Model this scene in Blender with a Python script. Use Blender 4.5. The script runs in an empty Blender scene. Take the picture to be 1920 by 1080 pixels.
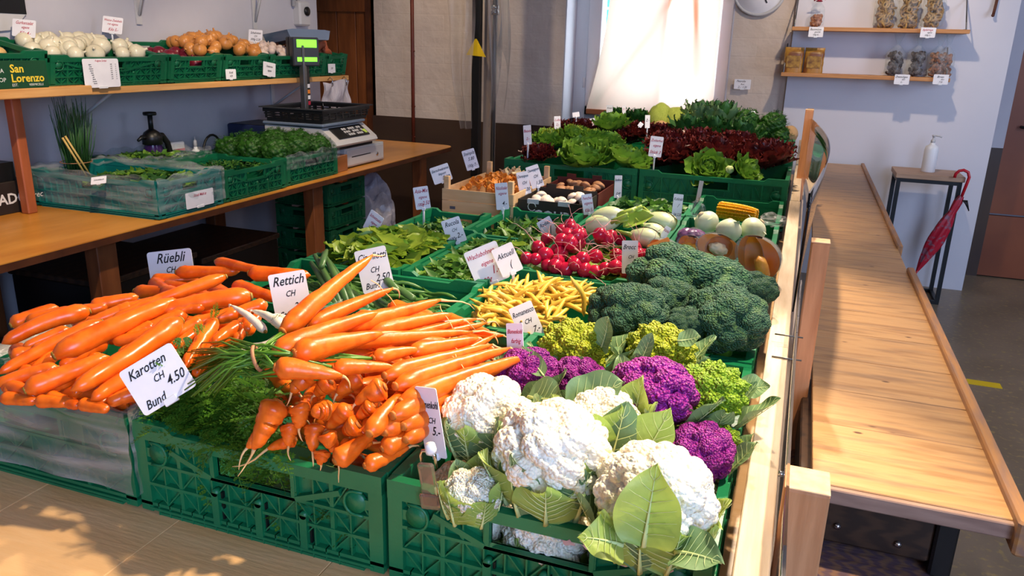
import bpy, math, random
import numpy as np
from mathutils import Vector, Matrix, Euler
random.seed(7); RNG = np.random.default_rng(7)
S = bpy.context.scene
COL = S.collection
PI = math.pi
# ------------------------------------------------------------------ camera
F = 1471.03
CAM = np.array([0.0, 0.0, 1.417])
RX = np.array([0.93843636, 0.34443098, 0.02654251])
RU = np.array([-0.12596957, 0.2696468, 0.95468438])
RW = np.array([-0.32166577, 0.89925408, -0.29643418])
cd = bpy.data.cameras.new('camera'); cam = bpy.data.objects.new('camera', cd); COL.objects.link(cam)
cd.sensor_width = 36; cd.lens = F / 1920 * 36; cd.clip_start = .02; cd.clip_end = 60
cam.matrix_world = Matrix(((RX[0], RU[0], -RW[0], CAM[0]), (RX[1], RU[1], -RW[1], CAM[1]), (RX[2], RU[2], -RW[2], CAM[2]), (0, 0, 0, 1)))
S.camera = cam
# ------------------------------------------------------------------ world and lights
S.view_settings.view_transform = 'Standard'; S.view_settings.look = 'None'
S.view_settings.exposure = 0.0; S.view_settings.gamma = 1.0
try: S.view_settings.use_curve_mapping = False
except Exception: pass
w = bpy.data.worlds.new('world'); S.world = w; w.use_nodes = True
w.node_tree.nodes['Background'].inputs[0].default_value = (.80, .90, 1.0, 1)
w.node_tree.nodes['Background'].inputs[1].default_value = 9.0
def light(kind, name, loc, target, energy, color, size=.1, spot=60, blend=.4, size_y=None):
    d = bpy.data.lights.new(name, kind); d.energy = energy; d.color = color
    if kind == 'SPOT': d.spot_size = math.radians(spot); d.spot_blend = blend; d.shadow_soft_size = size
    elif kind == 'AREA':
        d.shape = 'RECTANGLE'; d.size = size; d.size_y = size_y or size
    else: d.shadow_soft_size = size
    o = bpy.data.objects.new(name, d); COL.objects.link(o); o.location = loc
    o.rotation_euler = (Vector(target) - Vector(loc)).to_track_quat('-Z', 'Y').to_euler()
    return o
WARM = (1.0, .80, .58); WARM2 = (1.0, .83, .64)
light('SPOT', 'ceiling_spotlight', (.35, 1.15, 2.35), (-.20, .92, .9), 185, (1.0, .82, .58), .03, 62, .5)
light('SPOT', 'ceiling_spotlight', (-.05, 1.95, 2.35), (-.55, 1.05, .9), 100, WARM, .03, 62, .5)
light('SPOT', 'ceiling_spotlight', (-.15, 2.9, 2.35), (-.40, 1.95, .9), 200, WARM2, .03, 70, .6)
light('SPOT', 'ceiling_spotlight', (-.2, 3.2, 2.35), (-.6, 3.5, .9), 125, WARM, .03, 80, .8)
light('SPOT', 'ceiling_spotlight', (-1.5, 1.6, 2.35), (-2.5, 2.3, .9), 124, WARM, .03, 75, .6)
light('SPOT', 'ceiling_spotlight', (-1.6, 3.1, 2.35), (-2.6, 3.9, .8), 62, WARM, .03, 80, .6)
light('SPOT', 'ceiling_spotlight', (-2.2, 4.3, 2.35), (-2.5, 5.5, 1.2), 41, WARM, .03, 80, .8)
light('SPOT', 'ceiling_spotlight', (.5, 2.4, 2.35), (.32, 2.4, .7), 24, WARM, .03, 100, .8)
light('SPOT', 'ceiling_spotlight', (.25, 4.2, 2.35), (.3, 5.4, 1.6), 52, WARM, .03, 80, .8)
light('AREA', 'shop_window_daylight', (1.5, -1.6, 1.9), (-2.6, 3.2, .9), 92, (.42, .60, 1.0), 1.6, size_y=1.3)
light('AREA', 'passage_fill_light', (2.95, 3.2, 1.5), (.8, 5.4, .7), 55, (.62, .74, 1.0), 1.2, size_y=1.8)  # added fill lamp brightening the passage, white wall and floor on the right
# ------------------------------------------------------------------ helpers
def ray(px, py): return RW + RX * (px - 960) / F - RU * (py - 540) / F
def P(px, py, z):
    d = ray(px, py); return Vector(CAM + d * ((z - CAM[2]) / d[2]))
def PX(px, py, x):
    d = ray(px, py); return Vector(CAM + d * (x / d[0]))
def PY(px, py, y):
    d = ray(px, py); return Vector(CAM + d * (y / d[1]))
def PS(px, py, z0, k, y0=.76):
    "point on a heap whose surface rises with k from y0"
    d = ray(px, py); t = (z0 - k * y0 - CAM[2]) / (d[2] - k * d[1]); return Vector(CAM + d * t)
def scl(p): return F / float(np.dot(np.array(p) - CAM, RW))
def lin(c):
    if isinstance(c, str):
        c = [int(c[i:i + 2], 16) / 255 for i in (0, 2, 4)]
    return tuple((x / 12.92 if x <= .04045 else ((x + .055) / 1.055) ** 2.4) for x in c)
MATS = {}
def mat(name, c, c2=None, scale=8, stretch=(1, 1, 1), rough=.5, metal=0, bump=0, bscale=None, detail=4, c3=None,
        sss=0, trans=0, alpha=1, coat=0, spec=.5, emit=None, estr=0, contrast=(.35, .65), kind='noise', bstretch=None, aniso=0, ior=1.45, transl=0):
    m = bpy.data.materials.new(name); m.use_nodes = True; nt = m.node_tree; N = nt.nodes; L = nt.links
    b = N['Principled BSDF']; c = lin(c)
    b.inputs['Base Color'].default_value = (*c, 1); b.inputs['Roughness'].default_value = rough
    b.inputs['Metallic'].default_value = metal; b.inputs['Specular IOR Level'].default_value = spec; b.inputs['IOR'].default_value = ior
    if sss: b.inputs['Subsurface Weight'].default_value = sss; b.inputs['Subsurface Radius'].default_value = (.02, .01, .006); b.inputs['Subsurface Scale'].default_value = .3
    if trans: b.inputs['Transmission Weight'].default_value = trans
    if alpha < 1: b.inputs['Alpha'].default_value = alpha
    if coat: b.inputs['Coat Weight'].default_value = coat; b.inputs['Coat Roughness'].default_value = .15
    if emit: b.inputs['Emission Color'].default_value = (*lin(emit), 1); b.inputs['Emission Strength'].default_value = estr
    tc = N.new('ShaderNodeTexCoord')
    def tex(sc, st, kd):
        mp = N.new('ShaderNodeMapping'); mp.inputs['Scale'].default_value = st; L.new(tc.outputs['Object'], mp.inputs[0])
        if kd == 'voronoi':
            t = N.new('ShaderNodeTexVoronoi'); t.inputs['Scale'].default_value = sc; o = t.outputs['Distance']
        elif kd == 'wave':
            t = N.new('ShaderNodeTexWave'); t.inputs['Scale'].default_value = sc; t.inputs['Distortion'].default_value = 6; t.inputs['Detail'].default_value = 3; t.inputs['Detail Scale'].default_value = 1.2; o = t.outputs['Fac']
        else:
            t = N.new('ShaderNodeTexNoise'); t.inputs['Scale'].default_value = sc; t.inputs['Detail'].default_value = detail; o = t.outputs['Fac']
        L.new(mp.outputs[0], t.inputs[0]); return o
    if c2:
        o = tex(scale, stretch, kind if kind != 'bumpvor' else 'noise')
        r = N.new('ShaderNodeValToRGB'); r.color_ramp.elements[0].position = contrast[0]; r.color_ramp.elements[1].position = contrast[1]
        r.color_ramp.elements[0].color = (*c, 1); r.color_ramp.elements[1].color = (*lin(c2), 1)
        if c3:
            e = r.color_ramp.elements.new((contrast[0] + contrast[1]) / 2); e.color = (*lin(c3), 1)
        L.new(o, r.inputs[0]); L.new(r.outputs[0], b.inputs['Base Color'])
    if bump:
        o = tex(bscale or scale, bstretch or stretch, 'voronoi' if kind == 'bumpvor' else 'noise')
        bp = N.new('ShaderNodeBump'); bp.inputs['Strength'].default_value = 1; bp.inputs['Distance'].default_value = bump; bp.invert = (kind == 'bumpvor')
        L.new(o, bp.inputs['Height']); L.new(bp.outputs[0], b.inputs['Normal'])
    if transl:
        tr = N.new('ShaderNodeBsdfTranslucent'); mx = N.new('ShaderNodeMixShader'); mx.inputs[0].default_value = transl
        src = b.inputs['Base Color'].links[0].from_socket if b.inputs['Base Color'].links else None
        if src: L.new(src, tr.inputs[0])
        else: tr.inputs[0].default_value = (*c, 1)
        L.new(b.outputs[0], mx.inputs[1]); L.new(tr.outputs[0], mx.inputs[2]); L.new(mx.outputs[0], N['Material Output'].inputs[0])
    MATS[name] = m; return m
def film(name, col, opac=.25, rough=.2, bscale=14, stretch=(1, 1, 1), bump=.01, lo=.1, hi=.6):
    "clear polythene: see-through where flat, milky in its folds"
    m = bpy.data.materials.new(name); m.use_nodes = True; nt = m.node_tree; N = nt.nodes; L = nt.links
    for n in list(N): N.remove(n)
    out = N.new('ShaderNodeOutputMaterial'); tp = N.new('ShaderNodeBsdfTransparent'); tp.inputs[0].default_value = (.93, .95, .95, 1)
    pb = N.new('ShaderNodeBsdfPrincipled'); pb.inputs['Base Color'].default_value = (*lin(col), 1); pb.inputs['Roughness'].default_value = rough; pb.inputs['Specular IOR Level'].default_value = .8
    tc = N.new('ShaderNodeTexCoord'); mp = N.new('ShaderNodeMapping'); mp.inputs['Scale'].default_value = stretch; L.new(tc.outputs['Object'], mp.inputs[0])
    t = N.new('ShaderNodeTexNoise'); t.inputs['Scale'].default_value = bscale; t.inputs['Detail'].default_value = 6; t.inputs['Distortion'].default_value = .6; L.new(mp.outputs[0], t.inputs[0])
    r = N.new('ShaderNodeMapRange'); r.inputs[1].default_value = .35; r.inputs[2].default_value = .7; r.inputs[3].default_value = lo; r.inputs[4].default_value = hi; L.new(t.outputs['Fac'], r.inputs[0])
    bp = N.new('ShaderNodeBump'); bp.inputs['Distance'].default_value = bump; L.new(t.outputs['Fac'], bp.inputs['Height']); L.new(bp.outputs[0], pb.inputs['Normal'])
    mx = N.new('ShaderNodeMixShader'); L.new(r.outputs[0], mx.inputs[0]); L.new(tp.outputs[0], mx.inputs[1]); L.new(pb.outputs[0], mx.inputs[2]); L.new(mx.outputs[0], out.inputs[0])
    MATS[name] = m; return m
def T(loc=(0, 0, 0), rot=(0, 0, 0), sc=(1, 1, 1)):
    if not hasattr(sc, '__len__'): sc = (sc,) * 3
    return Matrix.Translation(loc) @ Euler(rot).to_matrix().to_4x4() @ Matrix.Diagonal((*sc, 1))
def frame(p, zdir, xhint=(1, 0, 0)):
    z = Vector(zdir).normalized(); x = Vector(xhint); x = (x - z * x.dot(z))
    if x.length < 1e-5: x = Vector((0, 1, 0)) - z * z.y
    x.normalize(); y = z.cross(x)
    return Matrix(((x.x, y.x, z.x, p[0]), (x.y, y.y, z.y, p[1]), (x.z, y.z, z.z, p[2]), (0, 0, 0, 1)))
class MB:
    def __init__(s): s.v = []; s.f = []; s.m = []; s.sm = []; s.n = 0
    def add(s, v, f, m=0, M=None, smooth=False):
        v = np.asarray(v, float).reshape(-1, 3)
        if M is not None:
            A = np.array(M); v = v @ A[:3, :3].T + A[:3, 3]
        s.v.append(v); n = s.n
        s.f += [tuple(i + n for i in q) for q in f]; s.m += [m] * len(f); s.sm += [smooth] * len(f); s.n += len(v); return s
    def box(s, a, b, m=0, M=None):
        (x0, y0, z0), (x1, y1, z1) = a, b
        v = [(x0, y0, z0), (x1, y0, z0), (x1, y1, z0), (x0, y1, z0), (x0, y0, z1), (x1, y0, z1), (x1, y1, z1), (x0, y1, z1)]
        return s.add(v, [(0, 3, 2, 1), (4, 5, 6, 7), (0, 1, 5, 4), (1, 2, 6, 5), (2, 3, 7, 6), (3, 0, 4, 7)], m, M)
    def bbox(s, a, b, r=.003, m=0, M=None):
        "box with chamfered edges"
        (x0, y0, z0), (x1, y1, z1) = a, b; r = min(r, (x1 - x0) / 2.1, (y1 - y0) / 2.1, (z1 - z0) / 2.1)
        v = []; 
        for z, q in ((z0, r), (z0 + r, 0), (z1 - r, 0), (z1, r)):
            for (cx, cy, ax, ay) in ((x0, y0, 1, 1), (x1, y0, -1, 1), (x1, y1, -1, -1), (x0, y1, 1, -1)):
                c = r + (q if q else 0) * .7
                if (ax, ay) in ((1, 1), (-1, -1)): v += [(cx + ax * q * .7, cy + ay * c, z), (cx + ax * c, cy + ay * q * .7, z)]
                else: v += [(cx + ax * c, cy + ay * q * .7, z), (cx + ax * q * .7, cy + ay * c, z)]
        f = [tuple(range(7, -1, -1)), tuple(range(24, 32))]
        for k in range(3):
            for i in range(8): f.append((k * 8 + i, k * 8 + (i + 1) % 8, k * 8 + 8 + (i + 1) % 8, k * 8 + 8 + i))
        return s.add(v, f, m, M)
    def tube(s, pts, rad, n=8, m=0, M=None, caps=True, flat=1, smooth=True):
        pts = [Vector(p) for p in pts]; k = len(pts)
        if not hasattr(rad, '__len__'): rad = [rad] * k
        V = []; up = None
        for i, p in enumerate(pts):
            d = (pts[min(i + 1, k - 1)] - pts[max(i - 1, 0)])
            d = d.normalized() if d.length > 1e-9 else Vector((0, 0, 1))
            if up is None: up = d.orthogonal().normalized()
            a = (up - d * up.dot(d))
            a = a.normalized() if a.length > 1e-6 else d.orthogonal().normalized()
            up = a; b = d.cross(a)
            for j in range(n):
                t = 2 * PI * j / n; V.append(p + a * (math.cos(t) * rad[i]) + b * (math.sin(t) * rad[i] * flat))
        f = [(i * n + j, i * n + (j + 1) % n, (i + 1) * n + (j + 1) % n, (i + 1) * n + j) for i in range(k - 1) for j in range(n)]
        if caps: f += [tuple(range(n - 1, -1, -1)), tuple(range((k - 1) * n, k * n))]
        return s.add([tuple(q) for q in V], f, m, M, smooth)
    def lathe(s, prof, n=24, m=0, M=None, smooth=True, sx=1, sy=1):
        V = [(r * math.cos(2 * PI * j / n) * sx, r * math.sin(2 * PI * j / n) * sy, z) for r, z in prof for j in range(n)]; k = len(prof)
        f = [(i * n + j, i * n + (j + 1) % n, (i + 1) * n + (j + 1) % n, (i + 1) * n + j) for i in range(k - 1) for j in range(n)]
        if prof[0][0] > 1e-6: f.append(tuple(range(n - 1, -1, -1)))
        if prof[-1][0] > 1e-6: f.append(tuple(range((k - 1) * n, k * n)))
        return s.add(V, f, m, M, smooth)
    def prism(s, poly, z0, z1, m=0, M=None):
        n = len(poly); V = [(x, y, z0) for x, y in poly] + [(x, y, z1) for x, y in poly]
        f = [tuple(range(n - 1, -1, -1)), tuple(range(n, 2 * n))] + [(i, (i + 1) % n, n + (i + 1) % n, n + i) for i in range(n)]
        return s.add(V, f, m, M)
    def grid(s, fn, nu, nv, m=0, M=None, smooth=True):
        V = [fn(i / nu, j / nv) for i in range(nu + 1) for j in range(nv + 1)]
        f = [(i * (nv + 1) + j, (i + 1) * (nv + 1) + j, (i + 1) * (nv + 1) + j + 1, i * (nv + 1) + j + 1) for i in range(nu) for j in range(nv)]
        return s.add(V, f, m, M, smooth)
    def leaf(s, M, L, W, bend=.3, fold=.25, ruf=0, rk=9, nu=7, nv=2, cup=0, a=.8, m=0, ph=0, twist=0, base=.12, rnd=.75):
        "one leaf along +X of M, normal +Z: bend up, fold about the rib, ruffled edge"
        t = np.linspace(0, 1, nu + 1)[:, None]; q = np.linspace(-1, 1, 2 * nv + 1)[None, :]
        w = W * (base + (1 - base) * np.clip(np.sin(PI * np.clip(t, 0, 1) ** a), 0, 1) ** rnd) * (1 - .35 * (t > .98)) * (1 - t ** 6 * .8)
        ang = bend * t * 1.0; x = L * np.where(abs(bend) > 1e-3, np.sin(ang) / (bend + 1e-9), t); z = L * np.where(abs(bend) > 1e-3, (1 - np.cos(ang)) / (bend + 1e-9), 0)
        y = q * w; e = np.abs(q) ** 1.6
        z = z + 0 * q + np.abs(q) * w * fold + ruf * W * e * np.sin(rk * t * 2 + ph + q * 1.5) + cup * w * q * q
        x = x + 0 * q + ruf * W * .5 * e * np.cos(rk * t * 1.7 + ph)
        if twist: y, z = y * np.cos(twist * t) - z * np.sin(twist * t), y * np.sin(twist * t) + z * np.cos(twist * t)
        V = np.stack([x, y, z], -1).reshape(-1, 3); c = 2 * nv + 1
        f = [(i * c + j, (i + 1) * c + j, (i + 1) * c + j + 1, i * c + j + 1) for i in range(nu) for j in range(2 * nv)]
        return s.add(V, f, m, M, True)
    def mesh(s, name, mats):
        me = bpy.data.meshes.new(name); V = np.concatenate(s.v) if s.v else np.zeros((0, 3))
        me.from_pydata(V.tolist(), [], s.f)
        for k in (mats if isinstance(mats, (list, tuple)) else [mats]): me.materials.append(k)
        me.polygons.foreach_set('material_index', s.m); me.polygons.foreach_set('use_smooth', s.sm); me.update(); return me
    def obj(s, name, mats, parent=None, loc=None):
        o = bpy.data.objects.new(name, s.mesh(name, mats)); COL.objects.link(o)
        if parent: o.parent = parent
        if loc is not None: o.location = loc
        return o
def tag(o, label, cat, group=None, kind=None):
    o['label'] = label; o['category'] = cat
    if group: o['group'] = group
    if kind: o['kind'] = kind
    return o
def thing(name, loc, label, cat, group=None, rot=(0, 0, 0)):
    o = bpy.data.objects.new(name, None); COL.objects.link(o); o.location = loc; o.rotation_euler = rot; o.empty_display_size = .05
    return tag(o, label, cat, group)
def struct(o): o['kind'] = 'structure'; return o
def dup(root, loc=None, rot=None, label=None, group=None, sc=None, matx=None):
    r = root.copy(); COL.objects.link(r)
    if matx is not None: r.matrix_world = matx
    else:
        if loc is not None: r.location = loc
        if rot is not None: r.rotation_euler = rot
        if sc is not None: r.scale = sc if hasattr(sc, '__len__') else (sc,) * 3
    if label: r['label'] = label
    if group: r['group'] = group
    for ch in list(root.children):
        c = ch.copy(); COL.objects.link(c); c.parent = r
        for g in ch.children:
            d = g.copy(); COL.objects.link(d); d.parent = c
    return r
def inst(me, name, M, label, cat, group=None):
    o = bpy.data.objects.new(name, me); COL.objects.link(o); o.matrix_world = M; return tag(o, label, cat, group)
def lettering(text, size, M, m, parent=None, name='lettering', shear=.25, align='CENTER', ext=.0002, label=None, sx=1, bold=0):
    cu = bpy.data.curves.new(name, 'FONT'); cu.body = text; cu.size = size; cu.shear = shear; cu.align_x = align; cu.align_y = 'CENTER'; cu.extrude = ext; cu.resolution_u = 2; cu.offset = bold
    t = bpy.data.objects.new('tmp', cu); me = bpy.data.meshes.new_from_object(t); bpy.data.objects.remove(t); bpy.data.curves.remove(cu)
    me.materials.clear(); me.materials.append(m); me.transform(M @ Matrix.Diagonal((sx, 1, 1, 1)))
    return me
def join_text(items, name, m_list, parent):
    "several strings as one mesh: items = (text, size, matrix, material index, kwargs)"
    vs = []; fs = []; ms = []; n = 0
    for (tx, sz, M, mi, kw) in items:
        kw = dict(kw); mw = kw.pop('maxw', None); me = lettering(tx, sz, Matrix.Identity(4), m_list[mi], **kw)
        if mw and len(me.vertices):
            xs = [q.co.x for q in me.vertices]; wd = max(xs) - min(xs); me.transform(Matrix.Diagonal((min(.8, mw / wd), 1, 1, 1)))
        me.transform(M)
        v = np.empty(len(me.vertices) * 3); me.vertices.foreach_get('co', v); v = v.reshape(-1, 3); vs.append(v)
        for p in me.polygons: fs.append(tuple(i + n for i in p.vertices)); ms.append(mi)
        n += len(v); bpy.data.meshes.remove(me)
    me = bpy.data.meshes.new(name); me.from_pydata(np.concatenate(vs).tolist(), [], fs)
    for k in m_list: me.materials.append(k)
    me.polygons.foreach_set('material_index', ms); me.update()
    o = bpy.data.objects.new(name, me); COL.objects.link(o); o.parent = parent; return o
def ico(sub):
    import bmesh
    b = bmesh.new(); bmesh.ops.create_icosphere(b, subdivisions=sub, radius=1)
    v = np.array([x.co[:] for x in b.verts]); f = [tuple(q.index for q in x.verts) for x in b.faces]; b.free(); return v, f
ICO = {}
def fib(n, jit=0, rng=RNG):
    i = np.arange(n) + .5; ph = np.arccos(1 - 2 * i / n); th = PI * (1 + 5 ** .5) * i
    d = np.stack([np.cos(th) * np.sin(ph), np.sin(th) * np.sin(ph), np.cos(ph)], 1)
    if jit: d = d + rng.normal(0, jit, d.shape); d /= np.linalg.norm(d, axis=1)[:, None]
    return d
def bumpy(sub, levels, seed=1, cut=-1, squash=(1, 1, 1)):
    "sphere carrying nested knobs: levels = (count, amplitude, pointedness, jitter)"
    if sub not in ICO: ICO[sub] = ico(sub)
    v, f = ICO[sub]; v = v.copy(); rng = np.random.default_rng(seed); r = np.ones(len(v))
    for (n, a, pw, jit) in levels:
        c = fib(n, jit, rng); th0 = math.sqrt(4 * PI / n / PI) * 1.06
        best = np.empty(len(v))
        for i in range(0, len(v), 4096): best[i:i + 4096] = (v[i:i + 4096] @ c.T).max(1)
        t = np.clip(np.arccos(np.clip(best, -1, 1)) / th0, 0, 1.2)
        h = np.sqrt(np.clip(1 - np.minimum(t, 1) ** 2, 0, 1)) if pw == 0 else np.clip(1 - t, 0, 1) ** pw
        r = r + a * h
    w_ = v * r[:, None] * np.array(squash)
    if cut > -1: w_[:, 2] = np.maximum(w_[:, 2], cut)
    return w_, f
TOP = .753; RIM = .9
# ------------------------------------------------------------------ materials
GREEN = mat('green_crate_plastic', '14774A', '0F6840', 6, rough=.38, bump=.0006, bscale=120)
DGREEN = mat('dark_green_crate_plastic', '0F6A44', '0C5838', 6, rough=.42, bump=.0004, bscale=90)
TEAL = mat('teal_crate_plastic', '0F7F74', '0C6C66', 6, rough=.4)
SCRATCH = mat('scratched_pale_plastic', 'C9A9A6', 'B58F8C', 40, rough=.7)
WALL = mat('white_plaster', 'C2BFC6', 'BAB7C0', 3, rough=.85, bump=.002, bscale=12)
PANEL = mat('white_painted_board', 'D8D6DC', 'D2D0D8', 2, rough=.7)
CEIL = mat('ceiling_white', 'D8CDBE', rough=.9)
PINE = mat('pale_pine_wood', 'E6B47A', 'DFAA6E', 3, stretch=(.8, 5, 5), rough=.4, bump=.0008, bscale=30, c3='EABB84')
WHITEWOOD = mat('raw_spruce_wood', 'D6C0A8', 'BEA488', 5, stretch=(14, 1.2, 14), rough=.75, bump=.0012, bscale=12, contrast=(.3, .7))
POSTW = mat('spruce_post_wood', 'D29060', 'BE7C4E', 8, stretch=(9, 9, .8), rough=.6, bump=.0006, bscale=20)
POSTEND = mat('sawn_end_grain', 'F0C496', 'E2B080', 60, rough=.8)
ORANGEW = mat('orange_varnished_wood', 'D8943E', 'C27C2E', 3, stretch=(3, .8, 3), rough=.3, c3='CC8834', bump=.0006, bscale=20)
PLYRED = mat('red_brown_wood', '7E4A28', '6A3A1E', 5, stretch=(6, 6, 1), rough=.45)
PLYTOP = mat('brown_plywood', 'A4693C', '8E5630', 3, stretch=(4, .8, 4), rough=.28)
EDGE = mat('dark_wood_edge', '5A3018', '472412', 12, rough=.5)
SHELFW = mat('shelf_pine', 'DDA868', 'C98F50', 4, stretch=(12, 1, 12), rough=.5)
SHELFW2 = mat('wall_shelf_pine', 'C98F58', 'B67C46', 5, stretch=(1, 12, 12), rough=.5)
DOORW = mat('brown_door_wood', '8A4E24', '6E3A18', 3, stretch=(8, 8, .9), rough=.5, bump=.001, bscale=20)
DOORR = mat('reddish_door_board', '8E4F30', '7A4028', 2, rough=.45)
DARKW = mat('dark_stained_wood', '2A1D16', '3E2A1D', 6, stretch=(1, 6, 6), rough=.45, kind='wave', contrast=(.2, .9))
ROTW = mat('weathered_purple_wood', '5A4248', '7A5844', 12, stretch=(1, 5, 5), rough=.8, kind='wave', contrast=(.2, .9), bump=.003)
WAINS = mat('dark_brown_wainscot', '4E3B2E', '40302A', 2, rough=.35, bump=.002, bscale=5)
BLACK = mat('black_plastic', '121213', rough=.4)
BLACKM = mat('black_painted_steel', '0E0E10', rough=.45)
GREYM = mat('grey_steel', '6E6E70', rough=.35, metal=.8)
CHROME = mat('chrome', 'C8C8CA', rough=.15, metal=1)
WHITEP = mat('white_plastic', 'E6E6E8', rough=.35)
LGREY = mat('light_grey_enamel', 'C2C0C0', rough=.35)
DGREY = mat('dark_grey_plastic', '333438', rough=.4)
NAVY = mat('navy_plastic', '1C2548', rough=.4)
RUST = mat('rust_red_pipe', '6A2818', '57200F', 8, rough=.45)
CARD = mat('white_card', 'F0EDF0', 'E9E6EA', 20, rough=.55, spec=.3)
INK = mat('black_ink', '141418', rough=.7)
REDINK = mat('red_ink', 'B0203A', rough=.7)
BLUEINK = mat('grey_print', '55555F', rough=.7)
CARROT = mat('carrot_skin', 'E4600E', 'D65408', 26, rough=.27, bump=.0012, bscale=16, stretch=(1, 1, 1), sss=.12, c3='EA6C18', spec=.6)
CARROTD = mat('bunched_carrot_skin', 'E6640E', 'D85608', 30, rough=.33, bump=.0010, bscale=60, sss=.12, c3='EC701A', spec=.5)
ROOTC = mat('pale_root_hair', 'EBB06A', 'F2C98C', 40, rough=.6)
CROWNB = mat('bunched_carrot_crown', 'C86A1E', 'A8641E', 90, rough=.6)
CROWN = mat('carrot_crown', 'A48A2C', '7A5A20', 90, rough=.6)
STEM = mat('carrot_stem', '5C8A28', '46701E', 25, rough=.35)
FROND = mat('carrot_leaf', '66962E', '4A7C1E', 18, rough=.5, transl=.35)
RUBBER = mat('rubber_band', 'B07A52', rough=.6)
CURD = mat('cauliflower_curd', 'FFF8E4', 'F6EACC', 4, rough=.6, kind='bumpvor', bump=.004, bscale=13, sss=.15)
PURPLE = mat('purple_curd', 'B42AA4', '8C1888', 5, rough=.5, kind='bumpvor', bump=.010, bscale=15, sss=.1)
ROMA = mat('romanesco_curd', 'B8BC20', '98A418', 4, rough=.55, kind='bumpvor', bump=.010, bscale=14, c3='A4B01A', sss=.08)
ROMAG = mat('green_romanesco_curd', '94B420', '76A018', 4, rough=.55, kind='bumpvor', bump=.010, bscale=14, sss=.08)
BROC = mat('broccoli_florets', '3C6C44', '567E48', 3, rough=.7, kind='bumpvor', bump=.016, bscale=22, c3='30604A')
CLEAF = mat('cauliflower_leaf', 'B4C868', '98B454', 9, rough=.45, bump=.001, bscale=80, transl=.3)
CLEAFD = mat('blue_green_leaf', '7A9868', '5E7E54', 9, rough=.5, bump=.001, bscale=80, transl=.15)
CRIB = mat('pale_leaf_rib', 'D4DE9C', 'C0CE86', 20, rough=.4, sss=.1)
LETG = mat('butterhead_leaf', '7FA83C', '5C8A2A', 14, rough=.4, transl=.3, bump=.0012, bscale=60)
LETY = mat('yellow_green_leaf', 'A4B83C', '7C9C28', 18, rough=.4, transl=.3, bump=.001, bscale=60)
LETD = mat('dark_green_leaf', '2F5E28', '224A1E', 14, rough=.45, transl=.15, bump=.0015, bscale=50)
LETR = mat('red_lettuce_leaf', '5A1A1E', '3A1014', 22, rough=.35, transl=.2, bump=.001, bscale=60, c3='6A2620')
LETRG = mat('red_lettuce_heart', '5E7830', '6A2A20', 14, rough=.45, transl=.2)
ROCKET = mat('rocket_leaf', '5A8A34', '3F6E26', 16, rough=.45, transl=.25)
HERB = mat('parsley_leaf', '30621A', '204A10', 4, rough=.5, transl=.2)
CHIVE = mat('chive_stalk', '3F6A34', '2B5226', 10, rough=.4)
BEANG = mat('green_bean', '56803A', '46702C', 12, rough=.4)
BEANY = mat('yellow_bean', 'DDB84C', 'CCA238', 18, rough=.4, sss=.1)
SPRING = mat('spring_onion_green', '3E6238', '5A7A40', 8, rough=.35)
RADISH = mat('radish_skin', 'C81840', 'B00E34', 12, rough=.18, sss=.08, coat=.3)
RADROOT = mat('radish_root', 'E8A8A0', rough=.5)
WHITEROOT = mat('white_radish', 'EFE6D6', 'E4D8BE', 16, rough=.4, sss=.1)
FENNEL = mat('fennel_bulb', 'E6E8BE', 'D2DC9C', 9, stretch=(4, 4, 1), rough=.35, sss=.15)
FENNELG = mat('fennel_stalk', 'A8BE50', '8CAA3C', 20, rough=.4)
KOHL = mat('kohlrabi_skin', 'E4E8C8', 'D4DCB4', 5, rough=.4, sss=.15)
SCAR = mat('stalk_scar', 'D8C09A', rough=.7)
CORNY = mat('corn_kernels', 'F2B818', 'E09E0C', 30, rough=.25, sss=.1)
PUMP = mat('pumpkin_flesh', 'F48E22', 'F08418', 9, rough=.4, sss=.1)
PUMPSK = mat('pumpkin_rind', '7A7472', 'A08468', 10, rough=.5)
PUMPS = mat('pumpkin_seed_pulp', 'E8A840', 'D88E2C', 40, rough=.5, bump=.003, bscale=60)
CABR = mat('red_cabbage', '7A2A78', '5A1A60', 14, rough=.3, bump=.002, bscale=18)
ONW = mat('white_onion_skin', 'E4DDC4', 'D2C8A8', 7, stretch=(5, 5, .6), rough=.3, sss=.1)
ONY = mat('yellow_onion_skin', 'C98A48', 'AE6C30', 6, stretch=(5, 5, .6), rough=.35)
ONR = mat('red_onion_skin', '7A1E30', '5A1424', 6, stretch=(5, 5, .6), rough=.3)
GARLIC = mat('garlic_skin', 'E2D2C0', 'C8A8A0', 8, stretch=(5, 5, .8), rough=.5)
SWEET = mat('sweet_potato_skin', 'B4603C', 'A04E30', 10, rough=.6)
POTATO = mat('potato_skin', 'D8B476', 'C49C5E', 12, rough=.6)
SHALL = mat('shallot_skin', 'B4623A', '94482A', 8, rough=.4)
MUSHW = mat('white_mushroom', 'EAD8C8', 'DCC6B0', 12, rough=.6, sss=.1)
MUSHB = mat('brown_mushroom', 'B88660', 'A06E48', 12, rough=.6)
CHANT = mat('chanterelle', 'E08A2C', 'C8701C', 14, rough=.5, sss=.08)
OYST = mat('pale_mushroom', 'E8D8B0', 'C8A878', 14, rough=.5)
SPLINT = mat('splint_wood', 'E0B98A', 'D0A676', 5, stretch=(1, 7, 7), rough=.6)
SAVOY = mat('savoy_leaf', 'B8C458', '98AC3E', 22, rough=.4, bump=.003, bscale=45, transl=.15)
ROOTTAN = mat('celeriac_skin', 'D8B080', 'C09460', 18, rough=.7, bump=.003, bscale=40)
NUT = mat('walnut', '9A5A34', 'B8784A', 40, rough=.5)
APPLE = mat('dried_apple', 'B89458', '8A6438', 20, rough=.5)
DARKFR = mat('dark_dried_fruit', '2E1812', '1E100E', 30, rough=.35)
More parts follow.
